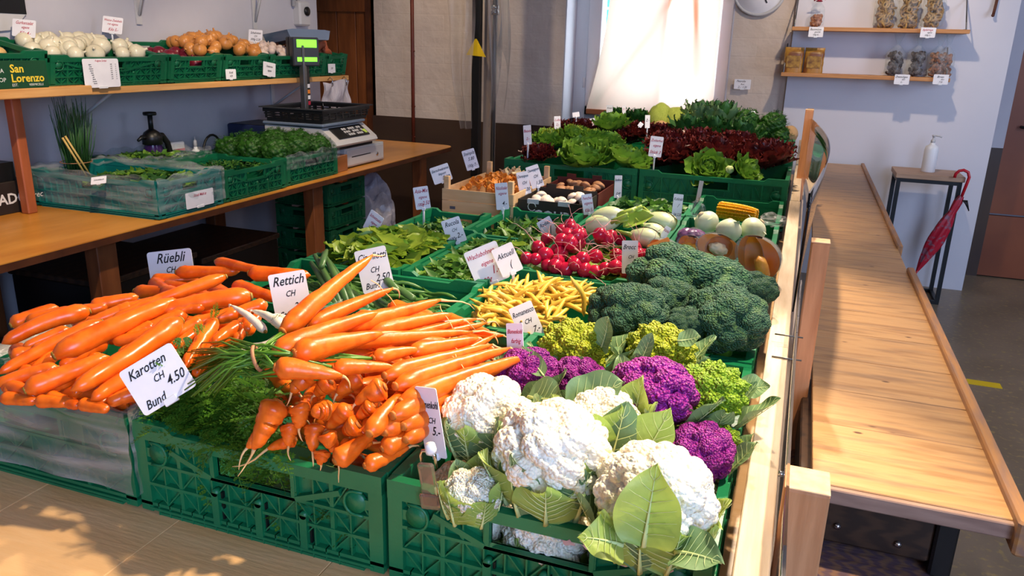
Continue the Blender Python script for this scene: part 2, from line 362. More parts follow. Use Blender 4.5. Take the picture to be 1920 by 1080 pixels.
DRIEDB = mat('brown_dried_fruit', '7E4622', '9C6030', 30, rough=.4)
PACK = mat('brown_paper_pack', '7A4A24', 'A87A30', 14, rough=.35, contrast=(.45, .55))
CLEAR = film('clear_cellophane', 'E8E8EC', bscale=30, bump=.004, lo=.02, hi=.2)
LINER = film('milky_polythene', 'C8C0B4', bscale=4, stretch=(.8, .8, 7), bump=.01, lo=.12, hi=.75, rough=.25)
LINER2 = film('wrinkled_polythene', 'D0D4D2', bscale=7, stretch=(.9, .9, 8), bump=.003, lo=.03, hi=.34, rough=.2)
SHEETF = film('hanging_dust_film', 'A89890', bscale=5, stretch=(2, 2, .6), bump=.02, lo=.22, hi=.5, rough=.25)
BAGW = mat('white_carrier_bag', 'DAD2D6', 'C4BAC2', 8, stretch=(5, 5, 1), rough=.35, bump=.01, bscale=14, transl=.2)
PALEBAG = film('pale_lilac_bag', 'B8B8CC', bscale=10, bump=.02, lo=.5, hi=.85, rough=.25)
ACRYL = mat('clear_acrylic', 'FFFFFF', rough=.02, trans=1, ior=1.49)
GLASS = film('window_glass', 'FFFFFF', bscale=2, bump=0, lo=.02, hi=.03, rough=.02)
UMBR = mat('red_umbrella_cloth', 'B01830', '8C5868', 26, rough=.4, contrast=(.55, .6))
UMBH = mat('red_umbrella_handle', 'C01828', rough=.25)
LCD = mat('green_display', '8CFF40', emit='7CF03C', estr=1.3)
YELL = mat('yellow_tape', 'E8C010', rough=.5)
PURB = mat('purple_tinted_bottle', '3A1E5A', rough=.2, trans=.4)
SHUT = mat('turquoise_shutter', '5ED8C8', '50C8BA', 3, rough=.5)
DKRED = mat('dark_red_card', '5A2018', '4C1A14', 8, rough=.6)
TRAY = mat('blue_steel_tray', '7C8CA4', rough=.3, metal=.4)
BOXG = mat('printed_green_card', '14482A', '103E24', 6, rough=.5)
BOXD = mat('printed_dark_card', '241C18', '30261F', 6, rough=.55)
GOLD = mat('yellow_print', 'E8C838', rough=.5)
WPRINT = mat('white_print', 'E4E0D8', rough=.5)
STICK = mat('bamboo_stick', 'C8A85C', rough=.5)
def shader_floor():
    m = mat('concrete_floor', '8A7862', '786852', 2.5, rough=.35, bump=.001, bscale=60)
    nt = m.node_tree; N = nt.nodes; L = nt.links; b = N['Principled BSDF']
    tc = N.new('ShaderNodeTexCoord'); t = N.new('ShaderNodeTexNoise'); t.inputs['Scale'].default_value = 38; t.inputs['Detail'].default_value = 8; L.new(tc.outputs['Object'], t.inputs[0])
    r = N.new('ShaderNodeValToRGB'); r.color_ramp.elements[0].position = .56; r.color_ramp.elements[1].position = .68; r.color_ramp.elements[0].color = (0, 0, 0, 1); r.color_ramp.elements[1].color = (1, 1, 1, 1); L.new(t.outputs['Fac'], r.inputs[0])
    mx = N.new('ShaderNodeMixRGB'); L.new(r.outputs[0], mx.inputs[0]); src = b.inputs['Base Color'].links[0].from_socket; L.new(src, mx.inputs[1]); mx.inputs[2].default_value = (*lin('A08A5C'), 1); L.new(mx.outputs[0], b.inputs['Base Color'])
    return m
FLOOR = shader_floor()
def shader_brick():
    m = mat('painted_brick', 'D2C2B4', 'C8B6A8', 4, rough=.75)
    nt = m.node_tree; N = nt.nodes; L = nt.links; b = N['Principled BSDF']
    tc = N.new('ShaderNodeTexCoord'); mp = N.new('ShaderNodeMapping'); mp.inputs['Rotation'].default_value = (PI / 2, 0, 0); L.new(tc.outputs['Object'], mp.inputs[0])
    t = N.new('ShaderNodeTexBrick'); t.inputs['Scale'].default_value = 1; t.inputs['Brick Width'].default_value = .34; t.inputs['Row Height'].default_value = .115; t.inputs['Mortar Size'].default_value = .006; t.inputs['Mortar Smooth'].default_value = .8
    t.inputs['Color1'].default_value = (1, 1, 1, 1); t.inputs['Color2'].default_value = (.9, .9, .9, 1); t.inputs['Mortar'].default_value = (0, 0, 0, 1); L.new(mp.outputs[0], t.inputs[0])
    n = N.new('ShaderNodeTexNoise'); n.inputs['Scale'].default_value = 7; n.inputs['Detail'].default_value = 6; L.new(tc.outputs['Object'], n.inputs[0])
    ad = N.new('ShaderNodeMath'); ad.operation = 'MULTIPLY_ADD'; ad.inputs[1].default_value = .035; L.new(t.outputs['Color'], ad.inputs[0]); L.new(n.outputs['Fac'], ad.inputs[2])
    bp = N.new('ShaderNodeBump'); bp.inputs['Distance'].default_value = .02; bp.inputs['Strength'].default_value = .9; L.new(ad.outputs[0], bp.inputs['Height']); L.new(bp.outputs[0], b.inputs['Normal'])
    return m
BRICK = shader_brick()
def shader_counter():
    m = mat('aged_counter_boards', 'B88A58', 'A67A4C', 4, stretch=(1.2, 9, 6), rough=.38, bump=.0006, bscale=20, c3='C09462')
    nt = m.node_tree; N = nt.nodes; L = nt.links; b = N['Principled BSDF']
    tc = N.new('ShaderNodeTexCoord'); mp = N.new('ShaderNodeMapping'); mp.inputs['Scale'].default_value = (2, 14, 1); L.new(tc.outputs['Object'], mp.inputs[0])
    t = N.new('ShaderNodeTexNoise'); t.inputs['Scale'].default_value = 3; t.inputs['Detail'].default_value = 6; L.new(mp.outputs[0], t.inputs[0])
    r = N.new('ShaderNodeValToRGB'); r.color_ramp.elements[0].position = .50; r.color_ramp.elements[1].position = .70; r.color_ramp.elements[0].color = (0, 0, 0, 1); r.color_ramp.elements[1].color = (.5, .5, .5, 1); L.new(t.outputs['Fac'], r.inputs[0])
    mx = N.new('ShaderNodeMixRGB'); L.new(r.outputs[0], mx.inputs[0]); src = b.inputs['Base Color'].links[0].from_socket; L.new(src, mx.inputs[1]); mx.inputs[2].default_value = (*lin('6E5446'), 1)
    m2 = N.new('ShaderNodeMapping'); m2.inputs['Scale'].default_value = (6, 11, 1); L.new(tc.outputs['Object'], m2.inputs[0])
    v = N.new('ShaderNodeTexVoronoi'); v.inputs['Scale'].default_value = 1.6; L.new(m2.outputs[0], v.inputs[0])
    kr = N.new('ShaderNodeValToRGB'); kr.color_ramp.elements[0].position = .05; kr.color_ramp.elements[1].position = .10; kr.color_ramp.elements[0].color = (1, 1, 1, 1); kr.color_ramp.elements[1].color = (0, 0, 0, 1); L.new(v.outputs['Distance'], kr.inputs[0])
    mk = N.new('ShaderNodeMixRGB'); L.new(kr.outputs[0], mk.inputs[0]); L.new(mx.outputs[0], mk.inputs[1]); mk.inputs[2].default_value = (*lin('5E3A22'), 1); L.new(mk.outputs[0], b.inputs['Base Color'])
    return m
CTOP = shader_counter()
def shader_blind():
    m = bpy.data.materials.new('sunlit_blind_cloth'); m.use_nodes = True; nt = m.node_tree; N = nt.nodes; L = nt.links
    for n in list(N): N.remove(n)
    out = N.new('ShaderNodeOutputMaterial'); tr = N.new('ShaderNodeBsdfTranslucent'); tr.inputs[0].default_value = (.62, .44, .37, 1)
    df = N.new('ShaderNodeBsdfDiffuse'); df.inputs[0].default_value = (.75, .35, .22, 1); mx = N.new('ShaderNodeMixShader'); mx.inputs[0].default_value = .75
    L.new(df.outputs[0], mx.inputs[1]); L.new(tr.outputs[0], mx.inputs[2]); L.new(mx.outputs[0], out.inputs[0]); return m
BLIND = shader_blind()
# ------------------------------------------------------------------ room shell
def wallbox(name, a, b, m):
    return struct(MB().box(a, b).obj(name, m))
wallbox('floor', (-4.6, -2.4, -.1), (3.2, 6.0, 0), FLOOR)
wallbox('ceiling', (-4.6, -2.4, 2.55), (3.2, 6.0, 2.65), CEIL)
# left wall with its end return
wallbox('wall_left', (-3.1, -2.4, 0), (-2.95, 4.47, 2.55), WALL)
wallbox('wall_left_return', (-4.6, 4.40, 0), (-3.1, 4.47, 2.55), WALL)
wallbox('wall_far_left', (-4.6, 4.47, 0), (-4.5, 5.5, 2.55), WALL)
wallbox('wall_right', (3.1, -2.4, 0), (3.2, 6.6, 2.55), WALL)
wallbox('wall_near', (-3.1, -2.4, 0), (3.1, -2.3, 2.55), WALL)
# back wall of painted brick around the window
WX0, WX1, WZ0 = -1.63, -.50, .905
mb = MB(); mb.box((-3.17, 5.5, .862), (WX0, 5.85, 2.55)); mb.box((WX1, 5.5, .862), (-.10, 5.85, 2.55)); mb.box((WX0, 5.5, 2.25), (WX1, 5.85, 2.55)); mb.box((WX0, 5.5, .862), (WX1, 5.85, WZ0))
struct(mb.obj('wall_back', BRICK))
# painted dark dado below
wallbox('trim_1', (-3.17, 5.488, 0), (-.10, 5.85, .862), WAINS)
# white boarded wall on the right that carries the shelves
wallbox('wall_back_right', (-.13, 5.46, 0), (1.08, 5.56, 2.55), PANEL)
wallbox('wall_passage', (1.0, 5.9, 0), (1.235, 6.0, .86), WAINS)
wallbox('wall_passage_upper', (1.0, 5.9, .86), (1.235, 6.0, 2.55), WALL)
wallbox('door_light_blocker', (1.235, 5.945, 0), (2.2, 6.0, 2.55), WALL)  # unseen board added to stop light leaking through the door gap
wallbox('wall_behind_right', (2.2, 5.9, 0), (3.1, 6.0, 2.55), WALL)
wallbox('wall_far_door', (-4.6, 5.56, 0), (-3.17, 5.62, 2.55), WALL)
wallbox('wall_passage_side', (.95, 5.56, 0), (1.0, 6.0, 2.55), WALL)
mb = MB(); mb.box((1.235, 5.9, .01), (2.2, 5.94, .42)); mb.box((1.235, 5.9, .435), (2.2, 5.94, 2.1))
d = struct(mb.obj('door_1', DOORR))
MB().tube([(1.31, 5.9, 1.0), (1.31, 5.86, 1.0), (1.42, 5.86, 1.0)], .009, 8).obj('door_handle', BLACKM, d)
# brown plank door, far left
mb = MB()
for i, x in enumerate(np.arange(-3.95, -3.18, .165)): mb.bbox((x + .003, 5.5, .02), (x + .162, 5.53, 2.1), .003)
d = struct(mb.obj('door_2', DOORW))
for z in (1.62, .55): MB().bbox((-3.95, 5.475, z), (-3.19, 5.5, z + .13), .004).obj('door_brace', DOORW, d)
wallbox('trim_2', (-3.19, 5.47, 0), (-3.155, 5.56, 2.2), EDGE)
# window
win = struct(MB().box((WX0 - .0, 5.80, WZ0), (WX1, 5.83, WZ0 + .05)).box((WX0, 5.80, 2.2), (WX1, 5.83, 2.25)).obj('window_1', WHITEP))
mb = MB()
FX0, FX1 = WX0 + .10, WX1 - .03
for (a, b) in (((FX0, 5.74, WZ0 + .03), (FX0 + .10, 5.80, 2.2)), ((FX1 - .08, 5.74, WZ0 + .03), (FX1, 5.80, 2.2)), ((FX0, 5.74, WZ0 + .03), (FX1, 5.80, WZ0 + .10)), ((FX0 + .5, 5.75, WZ0 + .1), (FX0 + .56, 5.79, 2.2))): mb.bbox(a, b, .006)
mb.box((WX0, 5.76, WZ0), (FX0, 5.80, 2.25)); mb.box((FX1, 5.76, WZ0), (WX1, 5.80, 2.25))
mb.obj('window_frame', WHITEP, win)
MB().box((FX0 + .09, 5.768, WZ0 + .09), (FX1 - .07, 5.772, 2.2)).obj('glass_pane', GLASS, win)
MB().tube([(FX0 - .01, 5.735, 1.13), (FX0 - .01, 5.735, 1.20)], .008, 8).obj('hinge', WHITEP, win)
wallbox('trim_3', (WX0, 5.5, WZ0 - .03), (WX1, 5.78, WZ0), WHITEP)
mb = MB(); mb.box((WX0, 5.5, WZ0), (WX0 + .008, 5.79, 2.25)); mb.box((WX1 - .008, 5.5, WZ0), (WX1, 5.79, 2.25)); struct(mb.obj('trim_4', WALL))
# folded shutter outside with slats
mb = MB()
for i in range(6): mb.bbox((FX0 + .06 + i * .05, 6.02, .9), (FX0 + .108 + i * .05, 6.04, 2.3), .002)
for z in (1.22, 1.45, 1.68, 1.9): mb.box((FX0 + .05, 6.0, z), (FX0 + .36, 6.02, z + .02), 1)
tag(mb.obj('window_shutter', [SHUT, LGREY]), 'turquoise louvred shutter seen through the window glass', 'shutter')
# cloth blind hanging in folds in front of the window
def blind(u, v):
    zt, zb = 2.2, .985
    z = zt + (zb - zt) * v; wl = -1.36 - .12 * max(0, (v - .35) / .65) ** 1.6; wr = -.62 + .03 * v
    x = wl + (wr - wl) * u
    y = 5.66 - .05 * v + .012 * math.sin(u * 9 + v * 3) + .014 * math.sin(v * 16) * math.exp(-((u - .75) / .3) ** 2)
    c = .62 - .55 * v
    y += .030 * math.exp(-((u - c) / .035) ** 2) * (1 - v * .8) + .028 * math.exp(-((u - (.52 + .06 * v)) / .03) ** 2) * (1 - v * .6)
    return (x, y, z)
bl = MB().grid(blind, 70, 50).obj('window_blind', BLIND); tag(bl, 'pale orange cloth blind drawn askew across the bright window', 'blind')
BLIND2 = mat('orange_blind_fold', 'E09A6E', rough=.8, transl=.6)
def fold(x0, x1, wd, va, vb, bow=0):
    def fn(u, v):
        q = va + (vb - va) * v; p_ = blind(.5, q); return (x0 + (x1 - x0) * v + bow * math.sin(PI * v) + wd * (u - .5) * (1 - .4 * v), p_[1] + .035 + .01 * math.sin(PI * u), p_[2])
    return MB().grid(fn, 4, 24).obj('cloth_fold', BLIND2, bl)
fold(-.86, -1.36, .035, .25, .95, .03); fold(-.80, -.72, .05, .2, .8)
for z_, a_, b_ in ((1.70, -.74, -.52 - .1), (1.45, -.73, -.66), (1.70, -1.30, -1.16)):
    MB().grid(lambda u, v: (a_ + (b_ - a_) * v, 5.70, z_ + .02 * (u - .5) * (1 - v * .8)), 3, 8).obj('cloth_fold', BLIND2, bl)
MB().bbox((-1.475, 5.59, .955), (-.60, 5.625, .99), .004).obj('bottom_batten', mat('orange_batten', 'B86A3C', rough=.6), bl)
# outdoor ground far below the window keeps the view bright
# ------------------------------------------------------------------ pipes and posts in front of the back wall
def pole(name, x, y, r, z0, z1, m, label, cat, n=10, sq=False):
    mb = MB()
    if sq: mb.bbox((x - r, y - r, z0), (x + r, y + r, z1), .002)
    else: mb.tube([(x, y, z0), (x, y, z1)], r, n)
    return tag(mb.obj(name, m), label, cat)
p = PY(773, 100, 5.46); o = pole('water_pipe', p.x, 5.465, .014, 0, 2.55, RUST, 'thin rust-red pipe running down the brick wall beside the door', 'pipe')
for z in (.72, .95, 1.35): MB().tube([(p.x - .02, 5.48, z), (p.x + .02, 5.455, z)], .006, 6).obj('pipe_clip', RUST, o)
p = PY(893, 200, 4.9); o = pole('square_post', p.x, 4.9, .026, 0, 2.55, BLACK, 'square black post standing before the brick wall', 'post', sq=True)
MB().prism([(-.06, 0), (.075, -.01), (.01, .10), (.0, .10)], -.003, .003, 0, T((p.x, 4.868, 1.345), (PI / 2, 0, 0))).obj('yellow_tape', YELL, o)
mb = MB(); mb.box((p.x + .03, 4.95, 0), (p.x + .10, 5.0, 2.55)); 
tag(mb.obj('grey_board', mat('grey_brown_board', '8A7A70', rough=.7)), 'grey-brown upright board between the black post and the metal rod', 'board')
q = PY(925, 200, 4.85); o = pole('metal_rod', q.x, 4.85, .014, .1, 2.55, GREYM, 'round metal rod right of the black post', 'rod')
MB().lathe([(.014, -.03), (.026, -.03), (.026, -.005), (.02, 0), (.026, .005), (.026, .03), (.014, .03)], 14, 0, T((q.x, 4.85, 1.62))).obj('rod_clamp', CHROME, o)
lm = join_text([('Frial', .075, frame((p.x + .055, 4.86, 1.78), (0, -1, 0), (.5, 0, -.85)), 0, dict(bold=.002))], 'tape_lettering', [YELL], o)
def film_sheet(u, v):
    z = 2.5 - 1.62 * v; w_ = .30 * (1 - v * .78)
    x = p.x - w_ + (w_ * 1.05) * u; return (x, 4.80 + .03 * math.sin(u * 11 + v * 5) + .02 * math.sin(v * 14), z)
tag(MB().grid(film_sheet, 24, 40).obj('dust_film', SHEETF), 'torn clear film hanging left of the black post', 'plastic film')
def film_sheet2(u, v):
    z = 2.5 - (1.35 + .25 * math.sin(u * 7)) * v; x = p.x + .10 + .22 * u * (1 - .35 * v) + .02 * math.sin(v * 9)
    return (x, 4.80 + .04 * math.sin(u * 17) * (.4 + v) , z)
tag(MB().grid(film_sheet2, 30, 40).obj('dust_film', SHEETF), 'crumpled clear film hanging around the metal rod', 'plastic film')
# ------------------------------------------------------------------ display table, rail, right counter
TX0, TX1, TY0, TY1 = -1.27, -.012, -.25, 4.75
t = thing('display_table', (0, 0, 0), 'long pale wooden display table under the green vegetable crates', 'table')
mb = MB(); 
for i in range(5):
    x = TX0 + i * (TX1 - TX0) / 5; mb.bbox((x, TY0, TOP - .035), (x + (TX1 - TX0) / 5 - .0006, TY1, TOP), .0015)
mb.obj('table_top', PINE, t)
for x, y in ((-1.2, .1), (-.1, .1), (-1.2, 2.3), (-.1, 2.3), (-1.2, 4.5), (-.1, 4.5)): MB().bbox((x - .035, y - .035, 0), (x + .035, y + .035, TOP - .035), .003).obj('leg', DARKW, t)
for x in (-1.2, -.1): MB().box((x - .015, .14, TOP - .15), (x + .015, 4.46, TOP - .036)).obj('apron', DARKW, t)
r = MB().bbox((-.010, -.2, .82), (.027, 3.02, .898), .002).bbox((-.008, 3.06, .82), (.025, 5.3, .893), .002).obj('edge_rail', WHITEWOOD)
tag(r, 'long raw spruce rail along the right edge of the crates', 'rail')
c = thing('serving_counter', (0, 0, 0), 'long low counter of worn honey-brown boards on the right', 'counter')
mb = MB(); CX0, CX1, CY0, CY1 = .088, .378, 1.235, 5.40; CZ = .75
ys = [CY0, 1.47, 1.64, 1.83, 2.02, 2.22, 2.45, 2.7, 3.0, 3.3, 3.6, 3.95, 4.3, 4.65, 5.0, CY1]
for a, b in zip(ys, ys[1:]): mb.bbox((CX0, a, CZ - .022), (CX1, b - .0018, CZ), .0015)
mb.obj('counter_board', CTOP, c)
MB().bbox((CX0, CY0 - .012, CZ - .028), (CX1, CY0, CZ - .002), .002).obj('front_batten', mat('grey_worn_wood', '9A7C6C', '86685A', 10, stretch=(1, 8, 8), rough=.7), c)
WTRIM = mat('worn_edge_moulding', 'B07C48', '8C6A58', 9, stretch=(8, 1, 8), rough=.5)
MB().bbox((CX1 - .004, CY0 - .03, CZ - .045), (CX1 + .018, 2.74, CZ + .014), .004).obj('edge_moulding', WTRIM, c)
MB().bbox((CX1 - .004, 3.06, CZ - .03), (CX1 + .016, CY1, CZ + .014), .004).obj('edge_moulding', WTRIM, c)
for y in (2.2, 4.9): MB().box((.2, y, 0), (.26, y + .05, CZ - .022)).obj('counter_leg', DARKW, c)
b = thing('dark_support_box', (0, 0, 0), 'dark stained wooden chest carrying the near end of the counter', 'chest')
MB().bbox((.07, 1.275, .62), (.285, 1.75, .722), .004).obj('chest_body', DARKW, b)
MB().bbox((.285, 1.268, .60), (.318, 1.75, .724), .004).obj('metal_corner', BLACKM, b)
for x, z in ((.14, .655), (.235, .645), (.24, .70)): MB().lathe([(0, .0), (.006, .001), (.005, .004), (0, .005)], 10, 0, T((x, 1.272, z), (PI / 2, 0, 0))).obj('screw', CHROME, b)
o = MB().bbox((.06, 1.20, .50), (.30, 1.75, .598), .012).obj('weathered_beam', ROTW); tag(o, 'weathered purple-brown beam below the dark chest', 'beam')
MB().bbox((.25, 1.196, .575), (.285, 1.21, .592), .003).obj('yellow_patch', YELL, o)
MB().box((.08, 1.30, 0), (.28, 1.7, .50)).obj('beam_foot', DARKW, o)
tag(MB().box((.822, 3.80, .0), (.99, 3.86, .002)).obj('floor_tape', YELL), 'short strip of yellow tape stuck on the floor', 'tape')
tag(MB().bbox((.031, .2, .70), (.0435, 5.2, .80), .002).obj('reflection_strip', mat('acrylic_reflection_grey', 'A8988E', '98887E', 6, stretch=(8, 1, 8), rough=.6)), 'narrow grey strip added for the acrylic reflection between the spruce rail and the screen posts', 'reflection strip')  # added grey strip, its colour stands in for the reflection in the acrylic
# screen posts with bent acrylic
def screenpost(x, y, w_, z1, label, z0=.0):
    t = MB().bbox((x - w_ / 2, y - w_ * .55, z0), (x + w_ / 2, y + w_ * .55, z1 - .001), .003).obj('screen_post', POSTW); tag(t, label, 'post')
    MB().bbox((x - w_ / 2, y - w_ * .55, z1 - .001), (x + w_ / 2, y + w_ * .55, z1 + .001), .0008).obj('end_grain', POSTEND, t); return t
screenpost(.0545, .835, .047, .966, 'square spruce post nearest the camera, cut off flat at the top')
screenpost(.0635, 1.66, .036, 1.056, 'tall spruce post in the middle of the acrylic screen')
screenpost(.020, 3.65, .034, 1.185, 'short spruce post at the far end of the acrylic screen')
screenpost(.030, 4.75, .032, 1.12, 'farthest spruce post, seen behind the acrylic screen')
def acr(x0, y0, y1, z0, z1, bow, taper=0):
    def fn(u, v):
        y = y0 + (y1 - y0) * u; z = z0 + (z1 - z0) * v; return (x0 + bow * math.sin(PI * u) * (.4 + .6 * v), y, z)
    mb = MB(); mb.grid(fn, 24, 6); mb.grid(lambda u, v: (fn(u, v)[0] + .003, fn(u, v)[1], fn(u, v)[2]), 24, 6)
    n = 25 * 7; V = mb.v; f2 = []
    for i in range(24):
        for (j, fl) in ((0, 0), (6, 1)):
            a, b_ = i * 7 + j, (i + 1) * 7 + j; f2.append((a, b_, b_ + n, a + n) if fl == 0 else (b_, a, a + n, b_ + n))
    for j in range(6):
        for i, fl in ((0, 1), (24, 0)):
            a, b_ = i * 7 + j, i * 7 + j + 1; f2.append((a, b_, b_ + n, a + n) if fl == 0 else (b_, a, a + n, b_ + n))
    mb.f = [tuple(reversed(q)) if k < 144 else q for k, q in enumerate(mb.f)]
    mb.f += f2; mb.m += [0] * len(f2); mb.sm += [False] * len(f2); return mb
a = acr(.036, .35, 1.66, .70, .97, -.004).obj('acrylic_screen', ACRYL); tag(a, 'clear flat acrylic screen between the two nearest posts', 'screen')
for y, z in ((1.38, .90), (1.46, .915)): MB().tube([(.0, y, z), (.05, y, z)], .0016, 6).obj('fixing_screw', GREYM, a)
for y, z in ((.74, .88), (.96, .90)): MB().lathe([(0, 0), (.004, 0), (.004, .006), (0, .007)], 10, 0, T((.033, y, z), (0, -PI / 2, 0))).obj('cap_screw', CHROME, a)
a = acr(.028, 1.66, 3.65, .90, 1.15, .055).obj('acrylic_screen', ACRYL); tag(a, 'clear bowed acrylic screen mirroring the crates behind the middle post', 'screen')
# ------------------------------------------------------------------ right wall: stand, shelves, clock, hook
sx0, sx1, sy0, sy1, sz = .555, .895, 5.06, 5.34, .735
s = thing('side_stand', (0, 0, 0), 'narrow black steel stand with a wooden top by the white wall', 'stand')
MB().bbox((sx0 - .01, sy0 - .01, sz), (sx1 + .01, sy1, sz + .03), .003).obj('stand_top', mat('pale_brown_top', 'B8967A', 'A88468', 5, stretch=(1, 8, 8), rough=.5), s)
mb = MB(); b_ = .022
for x in (sx0, sx1 - b_):
    for y in (sy0, sy1 - b_): MB().box((x, y, 0), (x + b_, y + b_, sz)).obj('leg', BLACKM, s)
for z in (.0, sz - b_):
    for y in (sy0, sy1 - b_): mb.box((sx0 + b_, y + .0005, z), (sx1 - b_, y + b_ - .0005, z + b_ - .001))
    for x in (sx0, sx1 - b_): mb.box((x + .0005, sy0 + b_, z), (x + b_ - .0005, sy1 - b_, z + b_ - .001))
mb.obj('cross_bar', BLACKM, s)
p = (.725, 5.19, sz + .03)
s = MB().lathe([(0, 0), (.036, 0), (.038, .004), (.038, .13), (.034, .148), (.018, .158), (.014, .162), (.014, .17), (0, .17)], 24, 0, T(p)).obj('soap_dispenser', WHITEP); tag(s, 'white pump bottle standing on the black stand', 'bottle')
MB().lathe([(0, .17), (.012, .17), (.012, .186), (.006, .188), (.006, .205), (.010, .206), (.010, .214), (0, .214)], 12, 0, T(p)).tube([(0, 0, .21), (.03, 0, .209), (.042, 0, .203)], .0045, 8, 0, T(p)).obj('pump_head', LGREY, s)
# umbrella hooked over the stand
u = thing('umbrella', (0, 0, 0), 'folded red patterned umbrella hooked on the black stand', 'umbrella')
A = Vector((.885, 5.035, .80)); Bt = Vector((.735, 5.02, .18)); top = Vector((.925, 5.035, .735))
hk = [Vector((.845, 5.035, .762)), Vector((.848, 5.035, .785)), Vector((.862, 5.035, .802)), Vector((.884, 5.035, .808)), Vector((.908, 5.035, .797)), Vector((.918, 5.035, .77)), Vector((.912, 5.035, .73)), Vector((.898, 5.033, .655))]
MB().tube(hk, .0085, 10).obj('umbrella_handle', UMBH, u)
mb = MB(); n = 22; V = []; m = 14
for i in range(m + 1):
    t_ = i / m; c_ = Vector((.898, 5.033, .66)).lerp(Vector((.742, 5.02, .20)), t_); r_ = [.012, .02, .019, .017, .026, .032, .036, .038, .038, .036, .032, .026, .02, .013, .006][i]
    for j in range(n): a_ = 2 * PI * j / n; rr = r_ * (1 + .22 * math.sin(5 * a_ + t_ * 5)); V.append((c_.x + rr * math.cos(a_), c_.y + rr * .7 * math.sin(a_), c_.z - rr * .3 * math.cos(a_)))
mb.add(V, [(i * n + j, i * n + (j + 1) % n, (i + 1) * n + (j + 1) % n, (i + 1) * n + j) for i in range(m) for j in range(n)], 0, None, True); mb.obj('umbrella_canopy', UMBR, u)
MB().tube([(.745, 5.02, .21), (.732, 5.019, .165)], [.006, .004], 8).obj('umbrella_tip', UMBH, u)
mb = MB()
for k in range(5): mb.tube([(.905 + .006 * k, 5.03, .64), (.925 + .006 * k, 5.02 + .004 * k, .62 - .01 * k)], .0035, 6)
mb.obj('rib_tips', BLACK, u)
# shelves on the white wall
def wallshelf(x0, x1, z, label):
    t = thing('wall_shelf', (0, 0, 0), label, 'shelf')
    MB().bbox((x0, 5.26, z - .022), (x1, 5.46, z), .002).obj('shelf_board', SHELFW2, t)
    for x in (x0 + .01, x1 - .02):
        mb = MB(); mb.box((x, 5.28, z + .001), (x + .003, 5.46, z + .004)); mb.tube([(x + .002, 5.285, z), (x + .002, 5.45, z + .17)], .004, 6); mb.obj('shelf_bracket', GREYM, t)
    return t
SH1, SH2 = 1.565, 1.297
wallshelf(-.135, .82, SH1, 'upper pine shelf on the white wall holding dried fruit bags'); wallshelf(-.165, .765, SH2, 'lower pine shelf on the white wall holding paper packs and dark bags')
def bag(x, z, w_, h, fillm, hf, label, seed, gm, kind, group=None, ribbon=False):
    rng = random.Random(seed); t = thing('cellophane_bag', (x, 5.36, z), label, 'bag', group)
    mb = MB()
    for k in range(70):
        a = rng.uniform(0, 2 * PI); r_ = w_ * .40 * math.sqrt(rng.random()); zz = .012 + rng.random() * hf
        px, py = r_ * math.cos(a), r_ * .8 * math.sin(a); R_ = (rng.uniform(0, 3), rng.uniform(0, 3), rng.uniform(0, 3))
        if kind == 'ring':
            pts = [(.017 * math.cos(q * PI / 4), .017 * math.sin(q * PI / 4), 0) for q in range(9)]; mb.tube(pts, .006, 6, 0, T((px * .8, py * .8, zz), R_), False)
        else:
            v, f = bumpy(2, [(8, .35, 0, .2)], k % 5); mb.add(v, f, 0, T((px * .85, py * .85, zz), R_, (.011, .008, .008)), True)
    mb.obj('bag_contents', fillm, t)
    def fn(u, v):
        a = 2 * PI * u; r_ = w_ * .5 * (1 if v < .55 else max(.16, 1 - (v - .55) / .2 * .84) if v < .75 else .16 + (v - .75) * 1.6)
        r_ *= (.2 if v == 0 else 1) * (1 + .06 * math.sin(a * 5 + v * 9)); return (r_ * math.cos(a), r_ * .8 * math.sin(a), h * v + .001)
    MB().grid(fn, 24, 16).obj('bag_film', CLEAR, t)
    if ribbon:
        mb = MB(); mb.tube([(-.03, -.02, h * .76), (-.015, -.03, h * .80), (.0, -.02, h * .76), (.02, -.03, h * .81), (.035, -.02, h * .79)], .004, 6); mb.tube([(.005 * math.cos(a) * 3, .005 * math.sin(a) * 3, h * .75) for a in np.linspace(0, 6.3, 9)], .004, 6); mb.obj('ribbon', REDINK, t)
    return t
bag(.0, SH1, .078, .20, NUT, .055, 'small walnut bag tied with a red ribbon, alone on the upper shelf', 1, 0, 'nut', ribbon=True)
for i, (x, l) in enumerate(((.375, 'leftmost of the three tall bags of dried apple rings'), (.50, 'middle one of the three tall bags of dried apple rings'), (.63, 'rightmost of the three tall bags of dried fruit on the upper shelf'))):
    bag(x, SH1, .12, .30, APPLE if i < 2 else DARKFR if i > 5 else APPLE, .17, l, 10 + i, 0, 'ring', 'dried fruit bags on the upper shelf')
for i, (x, l, m_) in enumerate(((.475, 'leftmost dark bag on the lower wall shelf', DARKFR), (.59, 'second dark bag from the left on the lower wall shelf', DARKFR), (.70, 'third bag from the left on the lower wall shelf, brown dried fruit', DRIEDB), (.655 + .075, 'x', None))):
    if m_: bag(x - .005, SH2, .11, .24, m_, .125, l, 20 + i, 0, 'nut', 'dark bags on the lower shelf')
bag(.775, SH2, .09, .24, DRIEDB, .125, 'rightmost bag on the lower wall shelf, next to the bracket', 25, 0, 'nut', 'dark bags on the lower shelf').location.x = .738
